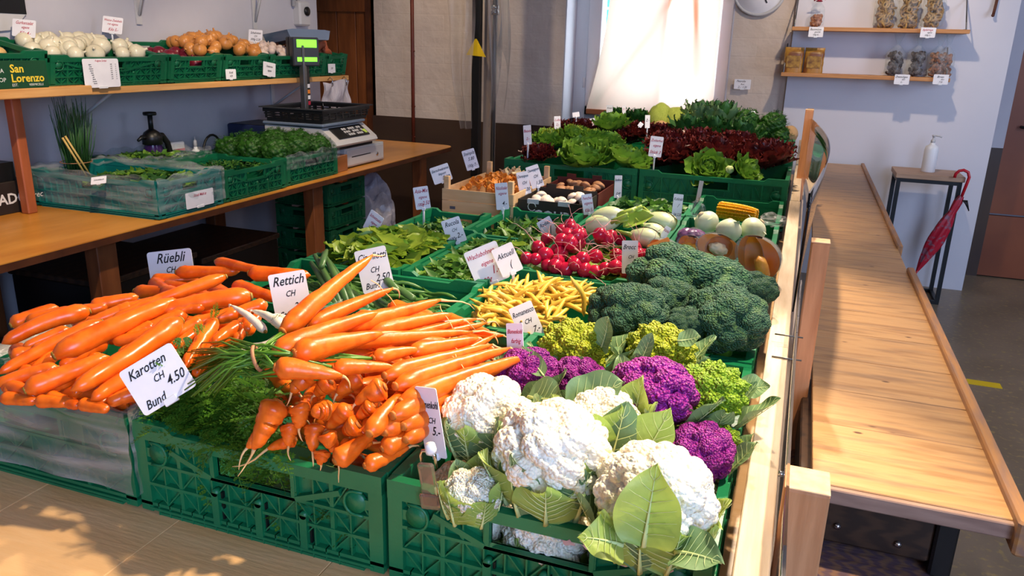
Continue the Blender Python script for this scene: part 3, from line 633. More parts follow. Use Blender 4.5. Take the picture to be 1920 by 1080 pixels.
for i, (x, l) in enumerate(((-.105, 'left brown paper pack on the lower wall shelf'), (.015, 'right brown paper pack on the lower wall shelf'))):
    t = thing('paper_pack', (x, 5.36, SH2), l, 'pack', 'brown paper packs')
    def fn(u, v):
        a = 2 * PI * u; sq = (abs(math.cos(a)) ** 4 + abs(math.sin(a)) ** 4) ** -.25; k = 1 if v < .65 else 1 - (v - .65) * .3
        return (.056 * sq * math.cos(a) * (1 + .02 * math.sin(v * 20)), .03 * sq * math.sin(a) * (k if v < .9 else .15), .15 * v)
    MB().grid(fn, 28, 12).obj('pack_body', PACK, t)
    MB().bbox((-.04, -.0325, .03), (.04, -.0315, .10), .0004).obj('pack_label', mat('gold_label', 'B08838', '6A4420', 30, rough=.5), t)
# clock and hook
p = PY(1425, -22, 5.45)
c = MB().lathe([(0, 0), (.155, 0), (.165, .012), (.165, .035), (.150, .04), (.148, .03), (0, .03)], 40, 0, T((p.x, 5.5, p.z), (PI / 2, 0, 0))).obj('wall_clock', LGREY); tag(c, 'round grey wall clock at the top of the brick wall', 'clock')
MB().lathe([(0, .0305), (.147, .0305), (.147, .031), (0, .031)], 40, 0, T((p.x, 5.5, p.z), (PI / 2, 0, 0))).obj('clock_face', CARD, c)
MB().box((-.004, -.001, .0), (.004, .001, .10), 0, T((p.x, 5.465, p.z), (0, 2.6, 0))).obj('clock_hand', BLACK, c)
p = PY(1868, 15, 5.44)
tag(MB().tube([(p.x, 5.445, p.z + .12), (p.x - .006, 5.44, p.z - .0), (p.x - .012, 5.425, p.z - .045), (p.x - .016, 5.41, p.z - .04)], .008, 8).obj('coat_hook', mat('rust_iron', '5A3020', rough=.6)), 'rusty iron hook hanging on the white wall at the upper right', 'hook')
# ------------------------------------------------------------------ left counter and shelf
LX = -2.185; t = thing('side_counter', (0, 0, 0), 'long brown plywood counter along the left wall', 'counter')
pts = [(-2.945, .6), (LX, .6), (LX, 4.80)] + [(LX - .09 + .09 * math.cos(a), 4.80 + .10 * math.sin(a)) for a in np.linspace(0, PI / 2, 6)] + [(-2.945, 4.93)]
MB().prism(pts, TOP - .028, TOP, 0).obj('counter_top', ORANGEW, t)
mb = MB(); pp = [(x + (.001 if x > -2.3 else 0), y) for x, y in pts[1:-1]]
for (a, b) in zip(pp, pp[1:]): 
    n_ = Vector((b[1] - a[1], a[0] - b[0], 0)).normalized() * .002
    mb.add([(a[0], a[1], TOP - .027), (b[0], b[1], TOP - .027), (b[0], b[1], TOP - .003), (a[0], a[1], TOP - .003), (a[0] + n_.x, a[1] + n_.y, TOP - .027), (b[0] + n_.x, b[1] + n_.y, TOP - .027), (b[0] + n_.x, b[1] + n_.y, TOP - .003), (a[0] + n_.x, a[1] + n_.y, TOP - .003)], [(4, 5, 6, 7), (0, 4, 7, 3), (1, 2, 6, 5), (3, 7, 6, 2), (0, 1, 5, 4)])
mb.obj('edge_band', EDGE, t)
for y in (.8, 1.97, 3.27, 4.45): MB().bbox((LX - .10, y, 0), (LX - .04, y + .085, TOP - .028), .003).obj('leg', PLYRED, t); 
for y in (1.97, 3.27): MB().bbox((-2.9, y, 0), (-2.84, y + .085, TOP - .028), .003).obj('rear_leg', PLYRED, t)
MB().box((-2.92, .7, TOP - .12), (LX - .1, .72, TOP - .03)).obj('cross_rail', PLYRED, t)
t = thing('wall_rack', (0, 0, 0), 'long pine wall shelf at the upper left carrying onion crates', 'shelf')
SZ = 1.213
MB().bbox((-2.945, 2.33, SZ - .026), (-2.60, 4.25, SZ), .002).obj('shelf_board', SHELFW, t)
MB().bbox((-2.945, .8, SZ - .022), (-2.565, 2.35, SZ + .012), .003).obj('near_shelf_board', SHELFW, t)
for y in (2.55, 3.95): 
    mb = MB(); mb.box((-2.948, y, SZ - .2), (-2.94, y + .03, SZ - .026)); mb.box((-2.94, y, SZ - .034), (-2.68, y + .03, SZ - .026)); mb.tube([(-2.944, y + .015, SZ - .18), (-2.70, y + .015, SZ - .03)], .008, 4); mb.obj('shelf_bracket', LGREY, t)
MB().bbox((-2.750, 2.12, TOP), (-2.710, 2.16, SZ - .022), .004, 0, None).obj('shelf_upright', mat('orange_brown_post', 'B4643A', '9C522C', 4, stretch=(6, 6, 1), rough=.45), t)
for y in (2.99, 3.83):
    o = thing('shelf_bracket', (0, 0, 0), 'white metal bracket high on the left wall, %s' % ('nearer one' if y < 3.5 else 'farther one'), 'bracket', 'white brackets above the crates')
    MB().box((-2.948, y, 1.46), (-2.94, y + .03, 1.95)).tube([(-2.94, y + .015, 1.50), (-2.90, y + .015, 1.62), (-2.87, y + .015, 1.95)], .008, 5).obj('bracket_arm', LGREY, o)
o = MB().bbox((-2.96, 4.22, 1.49), (-2.90, 4.33, 1.63), .01).obj('socket_box', LGREY); tag(o, 'grey electrical socket box at the end of the left wall', 'socket')
MB().lathe([(0, 0), (.026, 0), (.026, .01), (0, .012)], 18, 0, T((-2.90, 4.285, 1.575), (0, PI / 2, 0))).obj('socket_lid', BLACK, o)
o = MB().tube([(-2.93, 4.20, 1.60), (-2.93, 4.20, 2.5)], .011, 8).tube([(-2.93, 4.25, 1.60), (-2.93, 4.25, 2.5)], .011, 8).obj('cable_conduit', LGREY); tag(o, 'grey cable conduit running up above the socket box', 'conduit')
# black poster with wavy grey lower edge, top left
p = PX(20, 5, -2.93)
o = MB().box((-2.948, p.y - .5, p.z - .04), (-2.935, p.y + .066, p.z + .4)).obj('hanging_sign', BLACK); tag(o, 'black sign with small white lettering at the top left corner', 'sign')
MB().prism([(p.y - .5, p.z - .09), (p.y - .2, p.z - .12), (p.y, p.z - .10), (p.y + .065, p.z - .04), (p.y - .5, p.z - .04)], 0, .01, 0, Matrix(((0, 0, 1, -2.947), (1, 0, 0, 0), (0, 1, 0, 0), (0, 0, 0, 1)))).obj('sign_lower_edge', LGREY, o)
# ------------------------------------------------------------------ folding vegetable crates
def panel(W, H, lod=2, short=False):
    """one crate wall: u along x from 0 to W, height z 0..H, outer face at y=0, inner side towards +y"""
    mb = MB(); b = lambda u0, u1, v0, v1, d0, d1, m=0: mb.box((u0, d0, v0), (u1, d1, v1), m)
    rim = H - .011; hw = .062 if W > .33 else .045; hx0, hx1 = W / 2 - hw, W / 2 + hw; hz0, hz1 = H - .062, H - .028
    if lod < 2: hz0, hz1 = H - .056, H - .02
    # recessed backing with the grip hole left open
    d0, d1 = .009, .0115
    b(0, hx0, .006, rim, d0, d1); b(hx1, W, .006, rim, d0, d1); b(hx0, hx1, .006, hz0, d0, d1); b(hx0, hx1, hz1, rim, d0, d1)
    # rim with raised corners
    c = min(.085, W * .18)
    b(0, W, rim - .016, rim, -.001, .013)
    for s in (0, 1):
        x = (lambda u: W - u if s else u)
        poly = [(x(0), rim), (x(c), rim), (x(c - .014), rim + .010), (x(0), rim + .010)]
        if s: poly = poly[::-1]
        mb.prism(poly, -.013, .001, 0, Matrix(((1, 0, 0, 0), (0, 0, -1, 0), (0, 1, 0, 0), (0, 0, 0, 1))))
    b(hx0 - .008, hx1 + .008, hz1, hz1 + .004, .0, .012); b(hx0 - .008, hx1 + .008, hz0 - .005, hz0, .0, .012)
    b(hx0 - .006, hx0, hz0, hz1, .0, .012); b(hx1, hx1 + .006, hz0, hz1, .0, .012)
    # corner strips, base bands
    b(0, .020, .004, rim, 0, .009); b(W - .020, W, .004, rim, 0, .009)
    b(0, W, .014, .019, 0, .009); b(.03, W - .03, 0, .004, .001, .011); b(.015, W - .015, .007, .011, -.001, .009)
    zs = [.019, H * .34, H * .56, rim - .010] if lod > 0 else [.019, H * .45, rim - .01]
    for z in zs[1:-1]: b(.02, W - .02, z - .0022, z + .0022, .0, .009)
    n = max(4, int(round((W - .04) / (.028 if lod > 1 else .034)))); us = [.02 + (W - .04) * i / n for i in range(n + 1)]
    for i, u in enumerate(us[1:-1]):
        wide = .003 if i in (1, n - 3) else .0011
        if hx0 < u < hx1: b(u - wide, u + wide, .019, hz0 - .003, .001, .009)
        else: b(u - wide, u + wide, .019, rim - .01, .001, .009)
    def diag(u0, v0, u1, v1, t=.0010, d=.002):
        L_ = math.hypot(u1 - u0, v1 - v0); a = math.atan2(v1 - v0, u1 - u0)
        M = Matrix.Translation(((u0 + u1) / 2, 0, (v0 + v1) / 2)) @ Euler((0, -a, 0)).to_matrix().to_4x4(); mb.box((-L_ / 2, d, -t), (L_ / 2, .009, t), 0, M)
    if lod > 0:
        for i in range(n):
            for j in range(len(zs) - 1):
                u0, u1, v0, v1 = us[i], us[i + 1], zs[j], zs[j + 1]
                if j == len(zs) - 2 and (u1 > hx0 - .01 and u0 < hx1 + .01): continue
                if (i + j) % 2: diag(u0, v0, u1, v1)
                else: diag(u0, v1, u1, v0)
    if lod > 1:
        diag(.062, H * .74, hx0 - .006, hz0 - .002, .004, -.0005); diag(W - .062, H * .74, hx1 + .006, hz0 - .002, .004, -.0005)
        for i in range(int((W - .06) / .02)): b(.03 + i * .02, .0315 + i * .02, .0, .019, .0, .009)
        for k in (.34, .52, .70):
            if W > .3: b(W * k - .0055, W * k + .0055, .012, H * .42, -.002, .009); mb.lathe([(0, 0), (.0055, 0), (.0055, .011), (0, .011)], 12, 0, T((W * k, .009, H * .42), (PI / 2, 0, 0)))
            if W > .3: b(W * k + .006, W * k + .009, .012, H * .42, .004, .0095, 1)
    # D shaped hinge caps
    r0 = .017 if H > .12 else .013
    for s in (0, 1):
        cx = W - .040 if s else .040; cz = H * .68; pts = []
        for a in np.linspace(-PI / 2, PI / 2, 9): pts.append((cx + (-1 if s else 1) * r0 * .9 * math.cos(a), .0, cz + r0 * math.sin(a)))
        pts = [(cx - (-1 if s else 1) * .012, 0, cz - r0)] + pts + [(cx - (-1 if s else 1) * .012, 0, cz + r0)]
        mb.tube(pts, .0022, 6)
        mb.lathe([(0, 0), (r0 * .95, 0), (r0 * .9, .006), (0, .0065)], 18, 0, T((cx, .0065, cz), (PI / 2, 0, 0)))
        mb.lathe([(0, 0), (r0 * .5, 0), (r0 * .45, .001), (0, .001)], 14, 0, T((cx, .001, cz), (PI / 2, 0, 0)))
        mb.box((cx - .022 if not s else cx + .004, .001, cz - .007), (cx - .004 if not s else cx + .022, .008, cz + .007))
    return mb
PAN = {}
def pmesh(W, H, lod, m):
    k = (round(W, 3), round(H, 3), lod, m.name)
    if k not in PAN: PAN[k] = panel(W, H, lod).mesh('side_panel', [m, BLACK])
    return PAN[k]
def crate(x0, x1, y0, y1, label, z=TOP, H=.147, lod=(2, 1), group='green vegetable crates', m=None, rot=(0, 0, 0), name='vegetable_crate', cat='crate'):
    m = m or GREEN; W, D = x1 - x0, y1 - y0
    t = thing(name, (x0, y0, z), label, cat, group, rot)
    def put(me, M): o = bpy.data.objects.new('side_panel', me); COL.objects.link(o); o.parent = t; o.matrix_local = M
    put(pmesh(W - .001, H, lod[0], m), Matrix.Identity(4))
    put(pmesh(W - .001, H, min(lod), m), T((W, D, 0), (0, 0, PI)))
    s = pmesh(D - .028, H, lod[1], m)
    put(s, T((.0, D - .014, 0), (0, 0, -PI / 2))); put(s, T((W, .014, 0), (0, 0, PI / 2)))
    b = MB(); b.box((.012, .012, .006), (W - .012, D - .012, .011))
    for cx in (.001, W - .015):
        for cy in (.012, D - .014): b.box((cx, cy, .004), (cx + .014, cy + .003, H - .014))
    b.obj('crate_floor', m, t); return t
A1 = crate(-1.237, -.841, .757, 1.30, 'green crate of loose carrots wrapped in polythene at the lower left', lod=(1, 1))
A2 = crate(-.833, -.435, .757, 1.315, 'green crate in front holding the bunched carrots')
A3 = crate(-.428, -.030, .757, 1.325, 'green crate with scratched rim holding the white cauliflowers', lod=(2, 2))
mb = MB()
for (x, z, s) in ((.235, .118, .010), (.262, .121, .014), (.285, .125, .017), (.325, .120, .013), (.345, .114, .011), (.30, .108, .009)):
    rng = random.Random(int(x * 1e3)); pts = [(s * rng.uniform(.5, 1.2) * math.cos(a), s * .5 * rng.uniform(.4, 1.1) * math.sin(a)) for a in np.linspace(0, 2 * PI, 11)[:-1]]
    mb.prism(pts, 0, .0006, 0, T((x, -.0012, z), (PI / 2, 0, 0)))
mb.obj('worn_patch', SCRATCH, A3)
B1 = crate(-1.125, -.632, 1.33, 1.585, 'green crate of green beans behind the loose carrots', lod=(1, 1))
B2 = crate(-.622, -.030, 1.335, 1.73, 'green crate holding yellow beans and broccoli', lod=(2, 1))
C1 = crate(-1.115, -.856, 1.592, 1.925, 'green crate of yellow-green leaf lettuce beside the dark aisle', lod=(1, 1))
C1b = crate(-1.115, -.90, 1.935, 2.30, 'green crate of mixed salad below the pink priced sign', lod=(1, 1))
C2 = crate(-.846, -.632, 1.592, 2.03, 'green crate of rocket behind the green beans', lod=(1, 1))
D1 = crate(-.892, -.632, 2.05, 2.435, 'green crate of lamb lettuce in front of the mushrooms', lod=(1, 1))
R1 = crate(-.618, -.325, 1.74, 2.11, 'green crate full of red radishes', lod=(1, 1))
R2 = crate(-.318, -.030, 1.74, 2.09, 'green crate of cut pumpkin behind the broccoli', lod=(1, 1))
E1 = crate(-.618, -.325, 2.12, 2.53, 'green crate under the white fennel bulbs', lod=(1, 1))
E2 = crate(-.318, -.030, 2.10, 2.55, 'green crate of kohlrabi and red cabbage', lod=(1, 1))
G1 = crate(-.618, -.325, 2.545, 2.79, 'green crate of basil sprigs behind the fennel', lod=(1, 1))
G2 = crate(-.318, -.030, 2.565, 2.98, 'flat green crate carrying the yellow corn cob', lod=(1, 1))
LZ = TOP + .025
L1 = crate(-1.125, -.575, 3.01, 3.42, 'tall green crate of green butterhead lettuces', z=LZ, H=.195, lod=(1, 1))
L2 = crate(-.568, -.022, 3.01, 3.42, 'tall green crate of dark red leaf lettuces', z=LZ, H=.195, lod=(1, 1))
L3 = crate(-1.10, -.575, 3.44, 3.86, 'green crate of red lettuce in the second row', z=LZ, H=.22, lod=(0, 0))
L4 = crate(-.568, -.022, 3.44, 3.86, 'green crate of chard and kale in the second row', z=LZ, H=.22, lod=(0, 0))
L5 = crate(-.95, -.49, 3.88, 4.3, 'green crate of savoy cabbage in the last row', z=LZ, H=.25, lod=(0, 0))
L6 = crate(-.48, -.025, 3.88, 4.3, 'green crate of parsley in the last row', z=LZ, H=.25, lod=(0, 1))
for c_, lab in ((L1, 'a'), (L3, 'b')):
    pass
tag(MB().bbox((-1.13, 3.0, TOP), (-.02, 4.35, LZ), .003).obj('riser_board', DARKW), 'dark board lifting the lettuce crates above the table', 'board')
# left counter
K1 = crate(-2.83, -2.21, 2.25, 2.605, 'green crate in film holding chives and sorrel on the side counter', m=TEAL, lod=(0, 1))
K2 = crate(-2.93, -2.62, 2.62, 3.02, 'green crate with film behind the chives crate', z=TOP, H=.147, lod=(1, 1), m=DGREEN)
K3 = crate(-2.60, -2.215, 2.615, 3.045, 'green crate of thyme between the film crate and the parsley', m=DGREEN, lod=(1, 2), H=.135)
K4 = crate(-2.66, -2.225, 3.06, 3.50, 'green crate of curly parsley next to the cash drawer', m=DGREEN, lod=(1, 1), H=.135)
# onion crates along the shelf
KS = []
for i, (ya, yb, lab) in enumerate(((2.20, 2.79, 'green shelf crate of white onions carrying the price list'), (2.80, 3.14, 'green shelf crate of red onions'), (3.15, 3.48, 'green shelf crate of yellow onions'), (3.49, 3.80, 'green shelf crate of garlic bulbs'), (3.81, 4.02, 'green shelf crate behind the scale display'), (4.03, 4.24, 'last green shelf crate, full of sweet potatoes'))):
    t = crate(-2.925, -2.615, ya, yb, lab, z=SZ + .001 + .058, H=.125, lod=(0, 2 if i < 1 else 1), m=DGREEN, rot=(0, .19, 0)); KS.append(t)
K0 = crate(-2.925, -2.60, 1.68, 2.19, 'green shelf crate of potatoes behind the printed box', z=SZ + .072, H=.13, lod=(0, 1), m=DGREEN, rot=(0, .19, 0))
# empty crates stacked below the side counter
for k in range(5):
    crate(-2.70, -2.36, 3.60, 3.99, 'empty dark green crate in the stack under the side counter, %s' % ['lowest of five', 'second from the floor', 'third from the floor', 'fourth from the floor', 'topmost of five'][k], z=.03 + k * .128, H=.125, lod=(0, 0), m=DGREEN, group='empty crates under the counter')
tag(MB().bbox((-2.74, 3.56, 0), (-2.32, 4.03, .028), .002).obj('crate_dolly', BLACK), 'flat black dolly under the stack of empty crates', 'dolly')
# ------------------------------------------------------------------ price signs
def sign(px, py, y, wpx, hpx, lines, label, roll=0, yaw=0, tilt=-12, z0=None, group='handwritten price signs', clip=None, col=None, x=None, face=False):
    """card centred where the photo shows it at depth y; roll/yaw/tilt in degrees; lines = (text, u, v, size, ink)"""
    p = PY(px, py, y) if x is None else PX(px, py, x); s = scl(p); W, H = wpx / s, hpx / s
    if face: W = W / abs(float(ray(px, py)[0])) * np.linalg.norm(ray(px, py)); tilt = 0
    back = Vector(tuple(-RW)); back.z = 0; back.normalize()
    n = Vector((1, 0, 0)) if face else Matrix.Rotation(math.radians(yaw), 3, 'Z') @ back; xa = Vector((0, 0, 1)).cross(n).normalized(); n = Matrix.Rotation(math.radians(tilt), 3, xa) @ n
    ya = n.cross(xa); R3 = Matrix((xa, ya, n)).transposed() @ Matrix.Rotation(math.radians(roll), 3, 'Z')
    M = Matrix.Translation(p) @ R3.to_4x4()
    t = thing('price_sign', p, label, 'sign', group); t.matrix_world = M
    r = min(W, H) * .07; pts = []
    for cx, cy, a0 in ((W / 2 - r, H / 2 - r, 0), (-W / 2 + r, H / 2 - r, 90), (-W / 2 + r, -H / 2 + r, 180), (W / 2 - r, -H / 2 + r, 270)):
        for a in (0, 30, 60, 90): q = math.radians(a0 + a); pts.append((cx + r * math.cos(q), cy + r * math.sin(q)))
    MB().prism(pts, -.0005, .0005).obj('card', col or CARD, t)
    if lines:
        items = []
        for (tx, u, v, sz, ik) in lines: items.append((tx, sz * H, Matrix.Translation((u * W / 2, v * H / 2, .0007)), ik, dict(shear=.4, bold=sz * H * .008, maxw=W * (.92 - abs(u)) )))
        join_text(items, 'handwriting', [INK, REDINK, BLUEINK], t)
    if z0 is not None:
        inv_ = M.inverted(); a = Vector((0, -H / 2, -.002)); wp = M @ a; b = inv_ @ Vector((wp.x, wp.y, z0))
        if (b - a).length > .01 and wp.z > z0: MB().tube([a + Vector((0, H * .12, 0)), a, b], .0026, 6, flat=1.6).obj('sign_stick', clip or WHITEP, t)
    MB().bbox((-W * .12, -H / 2 - .004, -.003), (W * .12, -H / 2 + .006, .003), .001).obj('card_clip', WHITEP, t)
    return t
sign(322, 508, 1.27, 84, 78, [('Rüebli', .0, .62, .34, 0), ('CH', -.05, .05, .2, 0), ('Kilo', -.5, -.62, .27, 0), ('2.50', .48, -.25, .30, 0)], 'white price sign reading Rüebli behind the loose carrots', 8, 0, z0=.91)
sign(296, 711, .745, 110, 96, [('Karotten', -.12, .62, .27, 0), ('CH', .05, .05, .2, 0), ('4.50', .52, -.28, .27, 0), ('Bund', -.45, -.70, .25, 0)], 'large white price sign reading Karotten, tilted beside the carrot leaves', 32, 5, -20)
sign(545, 556, 1.04, 68, 92, [('Rettich', .0, .66, .27, 0), ('CH', .0, .12, .17, 0), ('Stück', -.3, -.72, .2, 0), ('2.40', .45, -.42, .2, 0)], 'white price sign reading Rettich above the white radishes', 9, 8, z0=.95)
sign(702, 506, 1.40, 60, 82, [('Cipollotti', .0, .62, .22, 0), ('CH', .0, .0, .18, 0), ('Bund', -.35, -.70, .2, 0), ('2.50', .38, -.40, .23, 0)], 'white price sign reading Cipollotti above the spring onions', 14, 0, z0=.89)
sign(808, 792, .80, 56, 138, [('Blumenkohl', .0, .5, .15, 0), ('CH', .1, .05, .12, 0), ('5.-', .35, -.25, .18, 0), ('Kilo', -.45, -.72, .12, 0)], 'tall white price sign reading Blumenkohl clipped beside the cauliflowers', 12, -38, 0)
sign(913, 497, 1.62, 66, 74, [('Wachsbohnen', -.12, .62, .17, 1), ('eigene', .05, .12, .16, 1), ('1.-', .35, -.35, .28, 1), ('100g', -.4, -.72, .2, 1)], 'white price sign with red writing for the yellow beans', 24, 0, z0=.90)
sign(951, 487, 1.60, 42, 56, [('Aktuell', .0, .35, .26, 0), ('(', .1, -.35, .3, 0)], 'pale pink sign reading Aktuell beside the yellow bean sign', 26, 0, z0=.90)
sign(990, 609, 1.34, 46, 82, [('Romanesco', .0, .62, .17, 0), ('CH', .1, .15, .15, 0), ('7.-', .5, -.3, .2, 0), ('Kilo', -.3, -.72, .17, 0)], 'white price sign reading Romanesco above the yellow-green heads', 26, -5, z0=.92)
sign(966, 648, 1.06, 36, 84, [('Blumenkohl', .0, .62, .14, 1), ('farbig', .1, .2, .14, 1), ('eigene', .0, -.2, .13, 1), ('7.-', .2, -.6, .18, 1)], 'bluish price sign with red writing in front of the purple cauliflower', 12, -32, z0=.92)
sign(851, 433, 1.93, 36, 48, [('Rucola', .0, .6, .26, 0), ('CH', .05, .05, .18, 0), ('100g', -.4, -.6, .2, 0), ('2.-', .42, -.45, .28, 0)], 'white price sign reading Rucola above the rocket leaves', 20, 0, z0=.88)
sign(700, 418, 1.86, 34, 40, [('Schnittsalat', .0, .5, .2, 1), ('eigene', .1, .0, .18, 1), ('1.50', .3, -.5, .22, 1)], 'bluish price sign leaning at the left edge of the leaf lettuce crate', -24, -28, z0=.90)
sign(791, 371, 2.18, 28, 42, [('Asia-Mix', .0, .6, .24, 1), ('eigene', .1, .05, .18, 1), ('100g', -.35, -.6, .2, 1), ('2.50', .4, -.5, .24, 1)], 'white sign with red writing reading Asia-Mix over the mixed salad', 10, 0, z0=.86)
sign(827, 326, 2.45, 36, 32, [('Eierschwämme', .0, .5, .22, 0), ('Import', .1, .0, .2, 0), ('2.80', .4, -.55, .3, 0)], 'white price sign at the left corner of the chanterelle box', 20, 0, z0=.98)
sign(882, 299, 2.68, 24, 38, [('Steinpilz', .0, .6, .22, 0), ('5.80', .1, .05, .22, 0), ('100g 7.-', .0, -.6, .2, 0)], 'white price sign at the rear corner of the chanterelle box', 18, 0, z0=.98)
sign(941, 368, 2.36, 24, 50, [('Nüsslisalat', .0, .6, .18, 1), ('eigene', .1, .2, .15, 1), ('4.-', .3, -.55, .22, 0)], 'white price sign in front of the chanterelle box over the lamb lettuce', 8, -10, z0=.86)
sign(982, 343, 2.55, 22, 42, [('Champignon', .0, .6, .16, 0), ('CH', .1, .0, .18, 0), ('1.20', .3, -.6, .2, 0)], 'white price sign at the left end of the white mushrooms', 12, 0, z0=.90)
sign(1003, 331, 2.62, 24, 42, [('Champignon', .0, .6, .16, 0), ('CH', .1, .0, .18, 0), ('1.50', .3, -.6, .22, 0)], 'white price sign above the brown mushrooms', 20, 0, z0=.90)
sign(1030, 433, 2.06, 28, 50, [('Radies', -.1, .62, .2, 0), ('/', .1, .0, .4, 0), ('Bund 2.20', .1, -.62, .2, 0)], 'white price sign tilted left above the radishes', 32, 0, z0=.92)
sign(1102, 383, 2.30, 20, 38, [('Fenchel', .0, .6, .22, 1), ('eigene', .1, .1, .2, 1), ('Kilo 5.-', .1, -.6, .24, 1)], 'white sign with red writing reading Fenchel over the fennel', 10, 0, z0=.93)
sign(1159, 350, 2.72, 14, 42, [('Basilikum', .0, .6, .14, 0), ('2.40', .1, -.6, .14, 0)], 'narrow price sign standing behind the basil sprigs', 4, -20, z0=.85)
sign(1270, 388, 2.42, 18, 48, [('Kohlrabi', .0, .6, .16, 0), ('/', .1, .1, .2, 0), ('Stk 2.20', .1, -.6, .16, 0)], 'white price sign reading Kohlrabi left of the kohlrabi', -3, -5, z0=.92)
sign(1312, 358, 2.95, 8, 38, [], 'narrow price sign seen edge-on behind the kohlrabi', -4, -20, z0=.92, col=LGREY)
sign(1181, 482, 1.74, 30, 62, [('Brocc', -.1, .6, .2, 0), ('CH', .1, .0, .15, 0), ('5.-', .2, -.5, .2, 0)], 'bluish price sign behind the broccoli beside the radishes', 6, -20, z0=.90)
sign(1248, 436, 2.08, 12, 24, [('Kürbis', .0, .3, .3, 1)], 'small bluish sign between the fennel and the red cabbage', -22, -30, z0=.90)
tp = sign(1238, 466, 1.86, 44, 30, [('/////', .1, .1, .5, 0)], 'orange carton tag standing left of the pumpkin pieces', 20, 10, z0=.90, col=PUMP)
sign(989, 253, 3.02, 15, 36, [('Batavia', .0, .4, .2, 1), ('2.-', .0, -.4, .2, 1)], 'small price sign at the left end of the green lollo lettuce', 8, -15, z0=.98)
sign(1045, 230, 3.5, 12, 24, [('Lollo', .0, .4, .26, 1), ('2.-', .0, -.3, .26, 1)], 'small price sign before the red lettuce under the window', 3, 0, z0=1.0)
sign(1112, 235, 3.6, 10, 26, [('2.-', .0, .1, .3, 1)], 'small narrow price sign left of the pak choi', 12, -10, z0=1.0)
sign(1230, 275, 3.02, 24, 38, [('Zuckerhut', .0, .6, .18, 1), ('eigene', .1, .1, .18, 1), ('Stück 3', -.05, -.55, .22, 1)], 'white sign with red writing in front of the dark red lettuce', -4, -8, z0=.97)
sign(1214, 228, 3.5, 9, 24, [('2.-', .0, .2, .3, 0)], 'small grey price sign left of the savoy cabbage', 3, -10, z0=1.0)
sign(1143, 204, 3.95, 12, 14, [('Kresse', .0, .2, .3, 0)], 'tiny price sign at the left end of the last row under the blind', 2, 0, z0=1.0, col=LGREY)
sign(1170, 206, 3.96, 7, 16, [('2.-', .0, .2, .3, 1)], 'tiny narrow price sign in front of the blind batten', 6, -20, z0=1.0)
sign(1232, 205, 3.97, 9, 16, [('Wirz', .0, .2, .3, 0)], 'tiny price sign right above the savoy cabbage heads', 0, 0, z0=1.0, col=LGREY)
sign(1326, 210, 3.96, 10, 11, [('Kohl', .0, .1, .4, 0)], 'tiny price sign above the dark kale leaves', 30, 0, z0=1.0)
sign(1411, 217, 3.96, 12, 16, [('Peterli', .0, .2, .26, 0)], 'tiny price sign above the parsley by the brick wall', 12, 0, z0=1.0)
sign(1080, 215, 3.6, 13, 9, [], 'blank white card stuck above the red lettuce by the window', 10, 0, z0=1.0)
sign(1201, 234, 3.45, 8, 9, [], 'blank white card in the middle of the dark lettuce', -35, 0)
# shelf signs
sign(45, 53, 1, 44, 32, [('Gurkensalat', .0, .6, .26, 1), ('eigene', .1, .1, .22, 1), ('Kilo 4.-', .1, -.55, .28, 1)], 'white sign with red writing over the shelf potatoes', -4, 0, x=-2.85, z0=SZ + .12)
sign(211, 47, 1, 38, 30, [('Weisse Zwiebeln', .0, .55, .2, 1), ('rot eigene', .0, .1, .2, 1), ('Kilo 5.-', .1, -.55, .26, 1)], 'white sign with red writing above the white onions', -6, 0, x=-2.85, z0=SZ + .12)
sign(376, 67, 1, 18, 12, [('Zwiebeln', .0, .1, .4, 0)], 'small white sign half hidden behind the yellow onions', -8, 0, x=-2.90, z0=SZ + .1)
sign(479, 68, 1, 26, 24, [('Schalotten', .0, .5, .24, 0), ('CH', .0, .0, .2, 0), ('500g 2.20', .0, -.5, .24, 0)], 'white price sign above the garlic and shallots', -3, 0, x=-2.80, z0=SZ + .1)
sign(433, 139, 1, 18, 18, [('Knobl', .0, .3, .3, 0), ('4.20', .0, -.4, .3, 0)], 'small white tag hanging on the yellow onion crate', 0, 0, 0, x=-2.602, face=True)
sign(505, 130, 1, 22, 25, [('Schalotten', .0, .4, .22, 0), ('eigene', .0, -.2, .22, 0)], 'pale tag hanging on the garlic crate', -8, 0, 0, x=-2.602, face=True)
sign(622, 128, 1, 13, 16, [('2.20', .0, .0, .3, 0)], 'small tag hanging on the sweet potato crate', 0, 0, 0, x=-2.602, face=True)
lst = sign(191, 137, 1, 60, 52, [('4 eigene Sorten', .0, .85, .10, 1)] + [(w_, -.62 + .02 * k, .60 - k * .145, .06, 0) for k, w_ in enumerate(('Agata', 'Laura', 'Charlotte', 'Désirée', 'Bintje', 'Stella', 'Jelly', 'Nicola', 'Gourmet', 'Victoria'))] + [('%d.%d0' % (2 + k % 3, k % 5), .55, .60 - k * .145, .06, 0) for k in range(8)] + [('%d.-' % (3 + k % 4), .82, .60 - k * .145, .06, 0) for k in range(8)], 'printed price list hanging on the white onion crate', 0, 28, 0, x=-2.585, clip=BLACK, face=True)
sign(185, 338, 2.21, 28, 16, [('Schnittlauch', .0, .1, .3, 0)], 'small price sign lying at the foot of the chives', 10, 0, -40, z0=None)
sign(375, 372, 1, 48, 30, [('Stückl Melt zz', .0, .5, .25, 1)], 'white tag with red lettering on the film wrapped crate', 0, 30, 0, x=-2.1985, face=True)
